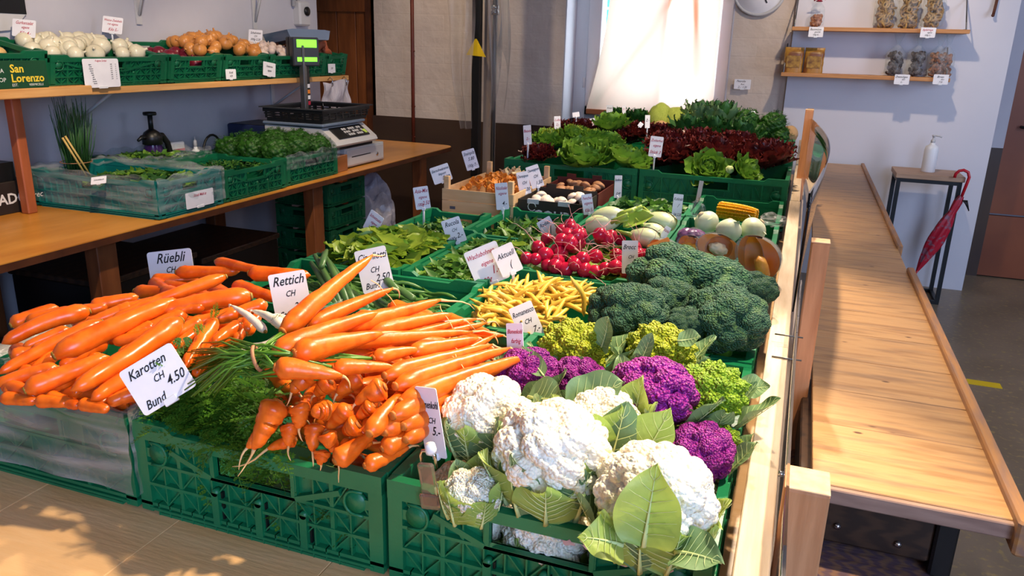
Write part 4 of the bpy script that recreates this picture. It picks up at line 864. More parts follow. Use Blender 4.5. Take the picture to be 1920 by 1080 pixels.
# shelf edge tags on the right wall
for (px, py, tx, lab) in ((1530, 60, ['Baumnüsse', 'geschält', '100g 4.-'], 'white tag under the walnut bag on the upper wall shelf'), (1740, 61, ['Apfelringe', 'eigene', '100g 5.-'], 'pinkish tag on the upper wall shelf edge'), (1691, 149, ['Zwetschgen', 'dürr', '6.-'], 'white tag left on the lower wall shelf edge'), (1764, 149, ['Birnen', 'dürr', '7.50'], 'white tag right on the lower wall shelf edge')):
    sign(px, py, 5.245, 26, 18, [(tx[0], -.1, .5, .3, 1 if 'pink' in lab else 0), (tx[1], .2, 0, .22, 0), (tx[2], .0, -.55, .24, 0)], lab, 0, -16, 0, group='tags on the wall shelves')
sign(1392, 158, 5.46, 30, 18, [('Petersilie', -.2, .6, .3, 0), ('Bund', .0, 0, .2, 0), ('2.-   1.20', .0, -.6, .3, 0)], 'white paper notice on the brick wall right of the window', 0, -16, 0)
# clip of the cauliflower sign
p = PY(805, 905, .752); c = thing('sign_clip', p, 'clear plastic clip on the rim of the cauliflower crate', 'clip'); c.matrix_world = T(p, (.15, -.08, .1))
mb = MB()
mb.bbox((-.010, -.006, -.030), (.010, .001, .030), .002); mb.bbox((-.0125, -.010, -.034), (.0125, -.005, -.012), .002); mb.obj('clip_body', mat('smoky_clear_plastic', 'F0D4C4', rough=.15, trans=.92), c)
MB().tube([(-.009, .006, .018), (-.009, .008, .034), (-.006, .009, .04), (.006, .009, .04), (.009, .008, .034), (.009, .006, .018)], .0022, 6).obj('clip_spring', CHROME, c)
MB().lathe([(0, 0), (.006, 0), (.007, .004), (.006, .012), (0, .014)], 14, 0, T((.006, .006, .040))).obj('clip_knob', WHITEP, c)
# ------------------------------------------------------------------ carrots
def carrot_mb(A, B, r, mb=None, bend=0, root=.0, blunt=.5, n=14, roots=(0, 0, 0), seed=0, side=None):
    "body from crown A to tip B, radius r at the shoulder; root = length of the pale tail"
    A, B = Vector(A), Vector(B); d = B - A; L = d.length; rng = random.Random(seed); mb = mb or MB()
    s = side or d.cross(Vector((0, 0, 1))).normalized(); k = 15; pts = []; rad = []
    for i in range(k + 1):
        t = i / k; q = t if i not in (0, k) else t
        w_ = blunt + (1 - blunt) * 1.0
        prof = (1 - (1 - blunt) * t ** 1.15) if t < .86 else (1 - (1 - blunt) * .86 ** 1.15) * math.sqrt(max(0, 1 - ((t - .86) / .14) ** 2)) * (1 - .2 * (t - .86) / .14) if root == 0 else max(.07, (1 - .34 * (t / .72) ** 1.2) if t < .72 else .66 * (1 - ((t - .72) / .28) ** 1.15 * .9))
        if t < .07: prof *= [.0, .80, .97][min(2, int(i * 1.4))] if i < 2 else 1
        if i == 0: prof = .32
        pts.append(A + d * t + Vector((0, 0, 1)) * bend * .5 * L * math.sin(PI * t) + s * bend * L * .3 * math.sin(PI * t) + s * rng.uniform(-.01, .01) * r * 8)
        rad.append(max(r * prof * (1 + rng.uniform(-.03, .03) * min(1, L / (11 * r))), .0006))
    mb.tube(pts, rad, n, 0)
    mb.tube([A - d.normalized() * .0015, A + d.normalized() * .001], [r * .3, r * .42], 8, 1)
    if root:
        p = B - d.normalized() * .002; dr = d.normalized(); pts = [p]
        for i in range(5): dr = (dr + Vector((rng.uniform(-.35, .35), rng.uniform(-.35, .35), rng.uniform(-.5, .15)))).normalized(); p = p + dr * root / 5; pts.append(p)
        mb.tube(pts, [r * .12 + .0006, .0016, .0013, .001, .0008, .0004], 6, 2)
    return mb
def place_carrot(A, B, r, m, label, group, name='carrot', **k):
    A = Vector(A); B = Vector(B); mb = carrot_mb(Vector(), B - A, r, **k); o = mb.obj(name, m, None, A); return tag(o, label, 'carrot', group)
CM = [CARROT, CROWN, ROOTC]; CMB = [CARROTD, CROWNB, ROOTC]
bz, bk = .955, .26
def bp(x, y, dz=0): v = PS(x, y, bz, bk); return v + (Vector(CAM) - v).normalized() * (dz * 1.3)
bulk = [((424, 518), (205, 600), 12, .02, 0, 'long loose carrot lying on top of the heap against the Rüebli sign'),
 ((472, 555), (285, 588), 18, .05, .0, 'thick loose carrot at the back of the heap reaching the radish'),
 ((100, 668), (335, 562), 20, .04, .012, 'thick long loose carrot crossing the middle of the heap'),
 ((168, 582), (3, 645), 17, .10, 0, 'curved loose carrot at the far left edge of the heap'),
 ((192, 603), (-6, 702), 14, .03, .004, 'long loose carrot running out of the left picture edge'),
 ((340, 600), (133, 733), 21, -.03, .02, 'thickest loose carrot pointing towards the sign, with a greenish crown'),
 ((46, 733), (206, 668), 18, .02, .01, 'loose carrot with a green ringed crown at the heap front'),
 ((268, 690), (170, 750), 16, .0, .004, 'short loose carrot left of the Karotten sign'),
 ((130, 617), (42, 652), 11, .02, 0, 'small loose carrot lying at the far left under the curved one'),
 ((110, 690), (-12, 722), 14, .05, 0, 'loose carrot at the left picture edge just above the film'),
 ((404, 600), (344, 690), 14, .0, .004, 'loose carrot pointing down beside the Karotten sign'),
 ((452, 608), (396, 645), 13, .04, .002, 'short fat loose carrot at the right end of the heap'),
 ((374, 620), (325, 652), 12, .02, 0, 'stubby loose carrot behind the Karotten sign'),
 ((386, 574), (308, 588), 10, .03, 0, 'slim loose carrot at the back of the heap')]
for i, (a, b, r, bend, dz, lab) in enumerate(bulk):
    A_, B_ = bp(*a, dz), bp(*b, dz); place_carrot(A_, B_, 1.12 * r / scl((A_ + B_) / 2) , CM, lab, 'loose carrots in the film-lined crate', bend=bend, blunt=.62, seed=i)
rng = random.Random(3)
extra = [((110, 592), (205, 572), 12), ((50, 606), (140, 580), 13), ((215, 588), (300, 562), 13), ((170, 575), (260, 556), 12), ((330, 640), (230, 660), 14), ((300, 625), (210, 640), 13), ((260, 660), (200, 690), 13), ((350, 590), (270, 620), 13), ((240, 600), (160, 630), 12), ((290, 655), (220, 700), 14), ((70, 752), (130, 757), 11), ((150, 757), (205, 768), 11), ((10, 720), (70, 745), 13), ((240, 700), (190, 735), 14), ((330, 660), (275, 690), 14), ((160, 640), (230, 600), 13), ((60, 660), (140, 640), 12),((255, 575), (160, 610), 12), ((330, 560), (250, 600), 12), ((300, 640), (220, 665), 13), ((185, 665), (140, 740), 12), ((120, 640), (60, 700), 13), ((258, 735), (200, 757), 13), ((215, 735), (180, 765), 10), ((90, 742), (150, 762), 11), ((450, 585), (345, 606), 12), ((430, 630), (380, 665), 12), ((395, 660), (365, 705), 12), ((290, 610), (230, 640), 12), ((200, 640), (110, 690), 13), ((470, 600), (440, 640), 12), ((300, 700), (240, 745), 14), ((60, 690), (10, 740), 13), ((20, 610), (110, 575), 13), ((500, 570), (430, 590), 12), ((460, 625), (485, 590), 11), ((150, 700), (70, 745), 12), ((380, 600), (300, 640), 12), ((20, 670), (100, 640), 12), ((5, 745), (70, 752), 11)]
for i, (a, b, r) in enumerate(extra):
    A_, B_ = bp(*a, -.012), bp(*b, -.012); place_carrot(A_, B_, 1.25 * r / scl(A_), CM, 'loose carrot partly buried under others in the film-lined heap', 'buried loose carrots', bend=rng.uniform(-.05, .05), blunt=.62, seed=50 + i)
for i in range(46):   # lower layers of the heap
    x = rng.uniform(-1.19, -.87); y = rng.uniform(.80, 1.24); a = rng.uniform(-.5, .5); z = .885 + .20 * (y - .76) - rng.random() * .04; L_ = rng.uniform(.10, .16); d = Vector((math.cos(a), math.sin(a), .03)) * L_ / 2; c_ = Vector((x, y, z))
    A_, B_ = c_ - d, c_ + d
    for v in (A_, B_): v.x = min(-.865, max(-1.21, v.x)); v.y = min(1.275, max(.785, v.y))
    place_carrot(A_, B_, rng.uniform(.012, .017), CM, 'loose carrot partly buried under others in the film-lined heap', 'buried loose carrots', bend=0, blunt=.6, seed=i)
# bunched carrots: ((crown px), z), ((tip px), z), radius px, root
U = 'bunched carrots in the front crate'
bun = [((529, 622), 1.045, (700, 478), 1.100, 15, .03, 'bunched carrot standing up highest over the price signs'),
 ((574, 612), 1.035, (738, 540), 1.060, 13, .03, 'bunched carrot second from the top, tip bent right'),
 ((515, 660), 1.040, (715, 585), 1.045, 17, .03, 'large bunched carrot crossing above the rubber band end'),
 ((640, 615), 1.035, (828, 562), 1.040, 15, .07, 'bunched carrot with a long hair tail towards the beans'),
 ((690, 625), 1.020, (848, 590), 1.020, 13, 0, 'dark bunched carrot pointing right below the green beans'),
 ((551, 664), 1.042, (718, 625), 1.035, 19, .03, 'fat bunched carrot in the middle of the upper layer'),
 ((515, 688), 1.035, (645, 706), 1.020, 17, .02, 'short bunched carrot right beside the rubber band'),
 ((647, 640), 1.025, (888, 622), 1.000, 13, .05, 'long slim bunched carrot pointing right'),
 ((625, 690), 1.025, (741, 688), 1.015, 13, .03, 'small bunched carrot below the fat one'),
 ((700, 672), 1.018, (790, 655), 1.010, 12, .03, 'bunched carrot in the middle with pale tip'),
 ((769, 660), 1.010, (898, 634), .995, 13, .03, 'bunched carrot at the right under the slim one'),
 ((720, 705), 1.008, (925, 646), .985, 14, .04, 'bunched carrot pointing right, upper of the parallel ones'),
 ((740, 725), 1.000, (958, 652), .978, 15, .03, 'bunched carrot pointing right, middle of the parallel ones'),
 ((750, 755), .990, (992, 668), .970, 16, .02, 'bunched carrot reaching farthest right towards the purple head'),
 ((735, 780), .985, (945, 690), .960, 16, .03, 'bunched carrot pointing right, lower of the parallel ones'),
 ((755, 800), .970, (900, 722), .950, 16, .02, 'bunched carrot touching the front cauliflower'),
 ((760, 825), .955, (880, 742), .940, 14, .03, 'lowest bunched carrot next to the Blumenkohl sign'),
 ((692, 814), .975, (765, 722), .985, 17, .01, 'bunched carrot slanting up to the right over the front pile'),
 ((720, 812), .965, (802, 740), .975, 18, .01, 'bunched carrot slanting up right behind the long one'),
 ((716, 842), .945, (802, 800), .955, 17, .0, 'thick bunched carrot lying at the right front corner'),
 ((684, 874), .930, (768, 838), .935, 15, .03, 'lowest bunched carrot hanging over the right front corner'),
 ((628, 866), .935, (706, 808), .955, 19, .05, 'bunched carrot lying across the front rim, pointing up right'),
 ((521, 752), .985, (475, 845), .930, 25, .04, 'largest bunched carrot in front with a forked pale root'),
 ((500, 800), .955, (462, 842), .930, 15, .03, 'slim bunched carrot tucked left of the largest one'),
 ((561, 756), .980, (561, 805), .950, 19, .02, 'stubby bunched carrot pointing at the viewer, right of the largest'),
 ((543, 795), .950, (541, 838), .925, 16, .02, 'small bunched carrot hanging with its tip over the rim'),
 ((590, 795), .955, (586, 848), .925, 18, .02, 'bunched carrot hanging over the rim in the centre'),
 ((612, 768), .975, (590, 775), .980, 19, .0, 'end-on bunched carrot right of the stubby one'),
 ((655, 765), .985, (612, 806), .950, 17, .04, 'bunched carrot with a long looping root'),
 ((612, 810), .955, (630, 848), .930, 17, .04, 'bunched carrot whose root drapes over the rim'),
 ((672, 795), .968, (645, 812), .955, 20, .0, 'short bunched carrot leaning right in the front pile'),
 ((604, 845), .930, (602, 872), .915, 15, .01, 'bottom bunched carrot over the crate rim'),
 ((722, 725), 1.005, (665, 758), .985, 21, .02, 'fat bunched carrot with blunt end in the middle of the pile'),
 ((580, 700), 1.010, (545, 736), .990, 20, .02, 'round bunched carrot end below the rubber band'),
 ((620, 715), 1.005, (590, 742), .985, 18, .02, 'second round bunched carrot end below the rubber band'),
 ((675, 705), 1.005, (630, 740), .985, 19, .02, 'third round bunched carrot end, right of the other two'),
 ((700, 760), .988, (668, 785), .970, 15, .03, 'small round bunched carrot end in the centre of the pile'),
 ((555, 822), .93, (500, 842), .92, 13, .05, 'bunched carrot lying flat at the left, pale root pointing left')]
for i, (a, za, b, zb, r, root, lab) in enumerate(bun):
    A_, B_ = P(*a, za), P(*b, zb)
    place_carrot(A_, B_, (1.4 if i < 17 else 1.2) * r / scl((A_ + B_) / 2), CMB, lab, U, root=root or 0, blunt=.35 if root == 0 else .3, bend=rng.uniform(-.02, .05), seed=100 + i, n=16)
for i in range(90):
    y = rng.uniform(.82, 1.28); x = rng.uniform(-.67, -.47) ; a = rng.uniform(-.5, .6); L_ = rng.uniform(.09, .14)
    z = .965 - abs(y - 1.0) * .12 - rng.random() * (.05 if i < 60 else .12) - max(0, x + .55) * .25; d = Vector((math.cos(a), math.sin(a), -.1)) * L_ / 2; c_ = Vector((x, y, z)); A_, B_ = c_ - d, c_ + d
    for v in (A_, B_):
        v.x = min(-.455, max(-.80, v.x))
        v.y = min(1.29, max(.79, v.y))
    place_carrot(A_, B_, rng.uniform(.014, .018), CMB, 'bunched carrot mostly hidden inside the front pile', 'buried bunched carrots', root=.02, blunt=.3, seed=300 + i)
for i, (a, za, b, zb, r) in enumerate([((640, 660), 1.0, (800, 690), .985, 14), ((660, 730), .985, (760, 700), .985, 14), ((780, 640), 1.0, (915, 605), .99, 11), ((760, 700), .99, (905, 668), .975, 12), ((800, 775), .965, (905, 700), .955, 13), ((620, 740), .98, (680, 720), .98, 14), ((640, 840), .94, (700, 830), .935, 14), ((600, 730), .975, (560, 765), .965, 16), ((700, 790), .965, (660, 830), .945, 15), ((800, 700), .985, (930, 628), .985, 12), ((700, 650), 1.01, (870, 600), 1.01, 12), ((770, 620), 1.01, (895, 598), 1.0, 11), ((730, 850), .935, (790, 800), .94, 13), ((740, 640), 1.005, (850, 640), 1.0, 13)]):
    A_, B_ = P(*a, za), P(*b, zb); place_carrot(A_, B_, 1.25 * r / scl(A_), CMB, 'bunched carrot filling the gaps of the pile', 'bunched carrots between the labelled ones', root=.03, blunt=.3, seed=400 + i)
# hair roots drooping from the tips, tied leaves
tie = P(482, 672, 1.03)
g = thing('carrot_greens', (0, 0, 0), 'bundle of feathery carrot leaves tied with a rubber band, hanging over the rim', 'greens')
mb = MB(); dirT = (P(540, 655, 1.035) - P(440, 690, 1.01)).normalized()
for i, (a, za, *_r) in enumerate(bun[:10] + bun[33:36]):
    for k in range(6):
        A_ = P(*a, za); q = tie + Vector((rng.gauss(0, .004), rng.gauss(0, .007), rng.gauss(0, .009))); e = P(rng.uniform(345, 420), rng.uniform(640, 745), .955 + rng.random() * .035)
        mb.tube([A_, A_.lerp(q, .6) + Vector((0, 0, .004)), q, q.lerp(e, .5) + Vector((0, 0, .012)), e], [.0018, .0015, .0014, .0014, .0009], 6)
mb.obj('stems', STEM, g)
ring = []
for k in range(13):
    a = 2 * PI * k / 12; s1 = Vector((-.35, .5, .8)).normalized(); s2 = dirT.cross(s1).normalized(); s1 = s2.cross(dirT); ring.append(tie + s1 * .016 * math.cos(a) + s2 * .013 * math.sin(a))
MB().tube(ring, .0026, 6, caps=False).obj('rubber_band', RUBBER, g)
def frond(mb, p, d, L, rng, m=0, dens=7):
    "feathery leaf: rachis with paired side branches carrying narrow leaflets"
    d = Vector(d).normalized(); up = Vector((rng.uniform(-.4, .4), rng.uniform(-.4, .4), 1)); sd = d.cross(up).normalized(); up = sd.cross(d); pts = []
    V = []; Fc = []
    droop = rng.uniform(.1, .6)
    def at(t): return p + d * L * t - Vector((0, 0, 1)) * droop * L * t * t
    def blade(a, dr, l, w_):
        s_ = dr.cross(up + sd * .3); s_ = s_.normalized() * w_; i = len(V); mid = a + dr * l * .5; V.extend([a, mid + s_, a + dr * l, mid - s_]); Fc.append((i, i + 1, i + 2, i + 3))
    blade(p, (at(.6) - p).normalized(), (at(.6) - p).length, L * .012); blade(at(.5), (at(1) - at(.5)).normalized(), (at(1) - at(.5)).length, L * .012)
    for k in range(1, dens + 1):
        t = .2 + .8 * k / dens; q = at(t); bl = L * .36 * (1.15 - t)
        for s in (-1, 1):
            dr = (d * .7 + sd * s + up * rng.uniform(-.1, .3)).normalized(); blade(q, dr, bl, bl * .08)
            for u_ in (.35, .65, .95):
                qq = q + dr * bl * u_
                for s2 in (-1, 1): blade(qq, (dr * .8 + d * s2 * .8).normalized(), bl * .42 * (1.2 - u_ * .5), bl * .12)
            blade(q + dr * bl, dr, bl * .35, bl * .09)
    mb.add([tuple(v) for v in V], Fc, m)
mb = MB(); rng = random.Random(11)
for i in range(760):
    px = rng.uniform(300, 520); py = rng.uniform(660, 800)
    lo = 648 + (500 - px) * .30 if px > 440 else 640 + (470 - px) * .2; hi = 765 + (px - 300) * .42
    py = rng.uniform(lo, hi); t_ = (py - lo) / (hi - lo)
    if px > 470 and py < 735: py = 735 + rng.random() * 50
    z = .955 - .07 * t_ + rng.uniform(-.015, .02); p_ = P(px, py, z); p_.x = min(p_.x, -.47)
    frond(mb, p_, (rng.uniform(-1, .25), rng.uniform(-1, .5), rng.uniform(-.5, .3)), rng.uniform(.035, .065), rng)
for (px, py, z, dx, dy, dz) in ((330, 690, .99, -1, -.2, .6), (345, 665, .99, -.2, .2, 1), (395, 610, 1.0, .1, .3, 1), (380, 640, .995, -.3, .1, 1), (500, 612, 1.03, .3, .3, .5), (300, 800, .91, -1, -.6, -.2), (395, 800, .90, .0, -.6, -1), (400, 800, .90, .2, -.6, -1.2), (385, 830, .89, -.1, -.4, -1)):
    frond(mb, P(px, py, z), (dx, dy, dz), .042, rng, dens=8)
mb.obj('leaves', FROND, g)
mb = MB()
for i in range(110):
    p_ = Vector((rng.uniform(-.79, -.47), rng.uniform(.775, .80), rng.uniform(.79, .885))); frond(mb, p_, (rng.uniform(-1, 1), rng.uniform(-.3, .3), rng.uniform(-.6, .4)), .05, rng, dens=5)
mb.obj('lower_leaves', FROND, g)
mb = MB()
for i in range(26):
    a = P(rng.uniform(700, 900), rng.uniform(600, 680), 1.0); pts = [a]; d = Vector((rng.uniform(-.2, 1), rng.uniform(-1, .3), .2)).normalized()
    for k in range(7): d = (d + Vector((rng.uniform(-.4, .4), rng.uniform(-.5, .3), -.22))).normalized(); a = a + d * .014; pts.append(a)
    mb.tube(pts, .0007, 4)
tag(mb.obj('hair_roots', ROOTC), 'tangle of pale hair roots trailing over the bunched carrot tips', 'roots', kind='stuff')
# white radishes between the two carrot crates
for i, (a, b, r, za) in enumerate((((498, 622), (432, 572), 10, 1.005), ((532, 612), (472, 582), 12, 1.02), ((545, 605), (510, 590), 11, 1.01))):
    A_, B_ = P(*a, za), P(*b, 1.02); place_carrot(A_, B_, r / scl(A_), [WHITEROOT, CROWN, WHITEROOT], 'white radish with a thin crooked root, %s of the three' % ['leftmost', 'middle', 'rightmost'][i], 'white radishes', name='white_radish', root=.02, blunt=.3, bend=.05)['category'] = 'radish'
# green beans and spring onions
def bean_mb(L, r, seed, m=0):
    rng = random.Random(seed); mb = MB(); pts = []; k = 9; c1, c2 = rng.uniform(.2, .9), rng.uniform(-.3, .3)
    for i in range(k + 1):
        t = i / k - .5; pts.append((L * t, L * c1 * .35 * (t * t - .1) + L * c2 * .15 * t, L * .06 * math.sin(6 * t + seed)))
    rad = [r * .15, r * .7] + [r * (1 + .1 * math.sin(i * 2.5)) for i in range(k - 3)] + [r * .8, r * .2]; rad = (rad + [r * .1])[:k + 1]; mb.tube(pts, rad, 8, m); return mb
BG = [bean_mb(.115, .0042, i).mesh('green_bean', BEANG) for i in range(5)]; BYm = [bean_mb(.115, .0048, 20 + i).mesh('yellow_bean', BEANY) for i in range(7)]
for i in range(120):
    x = rng.uniform(-1.06, -.70); y = rng.uniform(1.37, 1.545); z = .862 + rng.random() * .022 - abs(x + .88) * .05; inst(BG[i % 5], 'green_bean', T((x, y, z), (rng.uniform(-.3, .3), rng.uniform(-.2, .2), rng.uniform(-.9, .5))), 'green bean in the loose heap behind the spring onions', 'bean', 'heaped green beans')
sp = [((640, 592), (590, 478)), ((655, 585), (606, 474)), ((630, 580), (583, 492)), ((668, 575), (617, 490)), ((690, 590), (640, 530)), ((720, 610), (665, 545)), ((745, 545), (690, 500)), ((775, 560), (700, 520)), ((600, 560), (510, 535)), ((560, 575), (470, 548)), ((780, 585), (740, 560)), ((620, 600), (570, 560)), ((520, 590), (468, 560)), ((735, 580), (672, 548)), ((603, 500), (612, 470))]
for i, (a, b) in enumerate(sp):
    za = .955; A_ = PY(*a, 1.36 if i < 8 else 1.35); B_ = PY(*b, 1.50)
    if A_.z < .88: A_.z = .88
    mb = MB(); d = B_ - A_; mb.tube([Vector(), d * .3 + Vector((0, 0, .004)), d * .6 + Vector((0, 0, .003)), d], [.0075, .0085, .0078, .005], 10, flat=.8); mb.tube([d * .97, d * 1.01], [.004, .001], 8, 1)
    o = mb.obj('spring_onion', [SPRING, CHIVE], None, A_); tag(o, 'dark green spring onion stalk leaning on the green beans', 'spring onion', 'spring onion stalks')
rng = random.Random(5)
for i in range(150):
    x = rng.uniform(-.585, -.40); y = rng.uniform(1.37, 1.62); z = .872 + .045 * math.exp(-((x + .47) / .1) ** 2) * math.exp(-((y - 1.5) / .12) ** 2) + rng.random() * .02 - .006; inst(BYm[i % 7], 'yellow_bean', T((x, y, z), (rng.uniform(-.5, .5), rng.uniform(-.5, .4), rng.uniform(-1.6, 1.6))), 'yellow wax bean in the heap left of the broccoli', 'bean', 'heaped yellow beans')
p_ = P(1088, 555, .96); o = inst(bean_mb(.09, .005, 33).mesh('yellow_bean', BEANY), 'yellow_bean', T(p_, (0, 1.2, .6)), 'single yellow bean standing upright above the heap', 'bean', 'heaped yellow beans')
# ------------------------------------------------------------------ cauliflowers, romanesco, broccoli
def leafpart(t, specs, mats=None, name='leaf'):
    "each spec: (pos, outward dir, up hint, length, width, bend, mat)"
    for (p, d, u, L, W, bend, m_) in specs:
        mb = MB(); x = Vector(d).normalized(); z = Vector(u); z = (z - x * z.dot(x)).normalized(); y = z.cross(x)
        M = Matrix(((x.x, y.x, z.x, p[0]), (x.y, y.y, z.y, p[1]), (x.z, y.z, z.z, p[2]), (0, 0, 0, 1)))
        ph = random.uniform(0, 6); mb.leaf(M, L, W, bend, .18, .13, 5, 18, 6, m=0, ph=ph, a=.75, cup=.22, rnd=.5)
        # midrib and side veins standing proud of the blade
        def on(t_, q, off=.0012):
            w_ = W * (.12 + .88 * max(0, math.sin(PI * t_ ** .75)) ** .5) * (1 - t_ ** 6 * .8); a_ = bend * t_; xx = L * (math.sin(a_) / bend if abs(bend) > 1e-3 else t_); zz = L * ((1 - math.cos(a_)) / bend if abs(bend) > 1e-3 else 0)
            e = abs(q) ** 1.6; return Vector((xx, q * w_, zz + abs(q) * w_ * .18 + .13 * W * e * math.sin(10 * t_ + ph + q * 1.5) + .22 * w_ * q * q + off))
        for sgn in (1, -1):
            off = .0014 * sgn
            mb.tube([M @ on(t_, 0, off) for t_ in (0, .2, .4, .6, .8, .97)], [W * .10, W * .07, W * .045, W * .028, W * .015, W * .006], 6, 1, flat=.6)
            for k in range(6):
                t0 = .16 + k * .13
                for s in (-1, 1): mb.tube([M @ on(min(.97, t0 + q_ * .16), s * q_ * .92, off) for q_ in (0, .3, .6, .95)], [W * .016, W * .012, W * .008, W * .003], 5, 1)
        mb.obj(name, [m_, CRIB], t)
def head(name, p, r, mesh_curd, mc, leaves, label, cat, tilt=(0, 0, 0), group=None, sc=(1, 1, 1)):
    t = thing(name, p, label, cat, group)
    o = bpy.data.objects.new('curd', mesh_curd); COL.objects.link(o); o.parent = t; o.matrix_local = T((0, 0, 0), tilt, (r * sc[0], r * sc[1], r * sc[2])); 
    leafpart(t, leaves); return t
CV = [bumpy(6, [(24, .26, 0, .04), (190, .10, 0, .03), (1400, .03, 0, .01)], s_, squash=(.78, .78, .68)) for s_ in (1, 2, 3)]
CMESH = [MB().add(v, f, 0, None, True).mesh('curd', CURD) for v, f in CV]
def ring_leaves(r, n, L, W, z=-.5, seed=0, lean=.8, a0=0, a1=2 * PI, mats=(CLEAF, CLEAFD), bend=.9, zo=0):
    rg = random.Random(seed); out = []
    for i in range(n):
        a = a0 + (a1 - a0) * (i + rg.uniform(-.2, .2)) / max(1, n - (0 if a1 - a0 > 6 else 1)); d = Vector((math.cos(a), math.sin(a), 0)); dd = d * lean * .75 + Vector((0, 0, 1)) * rg.uniform(.7, 1.1)
        out.append((d * r * .80 + Vector((0, 0, z * r)), dd, -d + Vector((0, 0, .3)), L * rg.uniform(.8, 1.15), W * rg.uniform(.8, 1.1), bend * rg.uniform(.2, 1), mats[i % len(mats)] if rg.random() < .8 else mats[0]))
    return out
LOWR = MB().add(*bumpy(5, [(44, .30, .9, .04)], 3, squash=(.82, .82, .62)), 0, None, True).mesh('curd', ROMAG)
c1 = P(914, 778, .955); head('cauliflower', c1, .058, CMESH[0], CURD, ring_leaves(.055, 8, .085, .036, -.95, 1, .6, 2.2, 6.6, bend=.5), 'round white cauliflower behind the Blumenkohl sign, farthest left', 'cauliflower', (.2, -.1, .4), 'white cauliflowers')
c2 = P(1036, 845, .955); head('cauliflower', c2, .068, CMESH[1], CURD, ring_leaves(.066, 9, .085, .038, -1.0, 5, .6, 2.6, 7.2, bend=.5), 'largest white cauliflower in the middle of the front crate', 'cauliflower', (.1, .1, 1.4), 'white cauliflowers', (1, 1.05, 1))
c3 = P(1228, 930, .945); head('cauliflower', c3, .066, CMESH[2], CURD, ring_leaves(.064, 8, .075, .036, -1.0, 9, .6, 2.8, 7.2, bend=.5) + [(Vector((.004, -.078, -.012)), Vector((.05, .0, 1)), Vector((0, -1, .2)), .092, .034, -.2, CLEAF), (Vector((-.02, -.068, -.025)), Vector((-.5, -.35, .35)), Vector((0, -.6, 1)), .050, .028, -.7, CLEAF), (Vector((.035, -.066, -.02)), Vector((.7, -.45, .5)), Vector((0, -.4, 1)), .056, .028, -.5, CLEAFD)], 'white cauliflower with one upright green leaf across its face', 'cauliflower', (.2, .2, 2.2), 'white cauliflowers', (1.08, 1, 1))
c4 = P(1130, 790, .955); head('cauliflower', c4, .048, CMESH[0], CURD, ring_leaves(.052, 8, .085, .030, -.8, 13, .55, -2.6, 1.4, bend=.5, mats=(CLEAF, CLEAFD, CLEAF)) + [(Vector((.022, -.062, -.05)), Vector((.15, .1, 1)), Vector((0, 1, .2)), .105, .036, .2, CLEAFD), (Vector((.05, -.05, -.04)), Vector((.5, .1, 1)), Vector((-.4, 1, .2)), .10, .034, .3, CLEAF), (Vector((-.02, -.06, -.05)), Vector((-.3, .0, 1)), Vector((.3, 1, .2)), .08, .034, .4, CLEAF)], 'white cauliflower wrapped in tall pale leaves beside the purple heads', 'cauliflower', (0, 0, 3), 'white cauliflowers')
for i, (x, y, z) in enumerate(((-.355, .835, .835), (-.235, .83, .83), (-.12, .83, .83), (-.36, .97, .85), (-.22, .98, .85), (-.10, .99, .84))):
    head('cauliflower', Vector((x, y, z)), .062, CMESH[i % 3], CURD, ring_leaves(.06, 6, .07, .034, -.9, 60 + i, .5, bend=.5, mats=(CLEAF, CLEAFD)), 'white cauliflower in the lower layer under the front heads', 'cauliflower', (0, 0, i), 'lower layer of cauliflowers')
for i, (x, y) in enumerate(((-.36, 1.13), (-.22, 1.14), (-.10, 1.13), (-.35, 1.26), (-.22, 1.26), (-.10, 1.26))):
    t = thing('romanesco', (x, y, .86), 'green romanesco in the lower layer at the back of the cauliflower crate', 'romanesco', 'lower layer of romanesco'); o = bpy.data.objects.new('curd', LOWR if i else bpy.data.meshes.new('x')); 
    o.data = LOWR; COL.objects.link(o); o.parent = t; o.matrix_local = T(sc=.055)
c5 = P(886, 925, .905); head('cauliflower', c5, .034, CMESH[2], CURD, ring_leaves(.034, 7, .055, .026, -.9, 17, .5, bend=.5), 'small white cauliflower low in the front left corner of the crate', 'cauliflower', (0, 0, 1), 'white cauliflowers')
PV = [MB().add(*bumpy(6, [(34, .26, 0, .06), (420, .06, 0, .03), (1600, .02, 0, .01)], s_, squash=(.84, .84, .66)), 0, None, True).mesh('curd', PURPLE) for s_ in (4, 5)]
for i, (px, py, z, r, tl, lab, lv) in enumerate(((985, 700, .945, .047, (0, -.3, 0), 'purple cauliflower head behind the carrot tips, leftmost of the purple ones', 5), (1085, 712, .935, .042, (0, .2, 1), 'purple cauliflower half covered by grey-green leaves', 6), (1222, 735, .955, .060, (.1, .3, 2), 'large knobbly purple cauliflower in the middle', 3), (1310, 850, .915, .044, (.1, .5, 4), 'dark purple cauliflower low at the right beside the romanesco', 2))):
    head('purple_cauliflower', P(px, py, z), r, PV[i % 2], PURPLE, ring_leaves(r, lv, r * 1.5, r * .5, -.8, 30 + i, .8, 2.6, 6.0, mats=(CLEAFD, CLEAF), bend=.2), lab, 'cauliflower', tl, 'purple cauliflowers', (1.15, 1, 1) if i == 2 else (1, 1, 1))
def roma(seed, m): return MB().add(*bumpy(6, [(44, .30, .9, .04), (560, .085, .8, .02)], seed, squash=(.82, .82, .62)), 0, None, True).mesh('curd', m)
RV = [roma(6, ROMA), roma(7, ROMA), roma(8, ROMAG)]
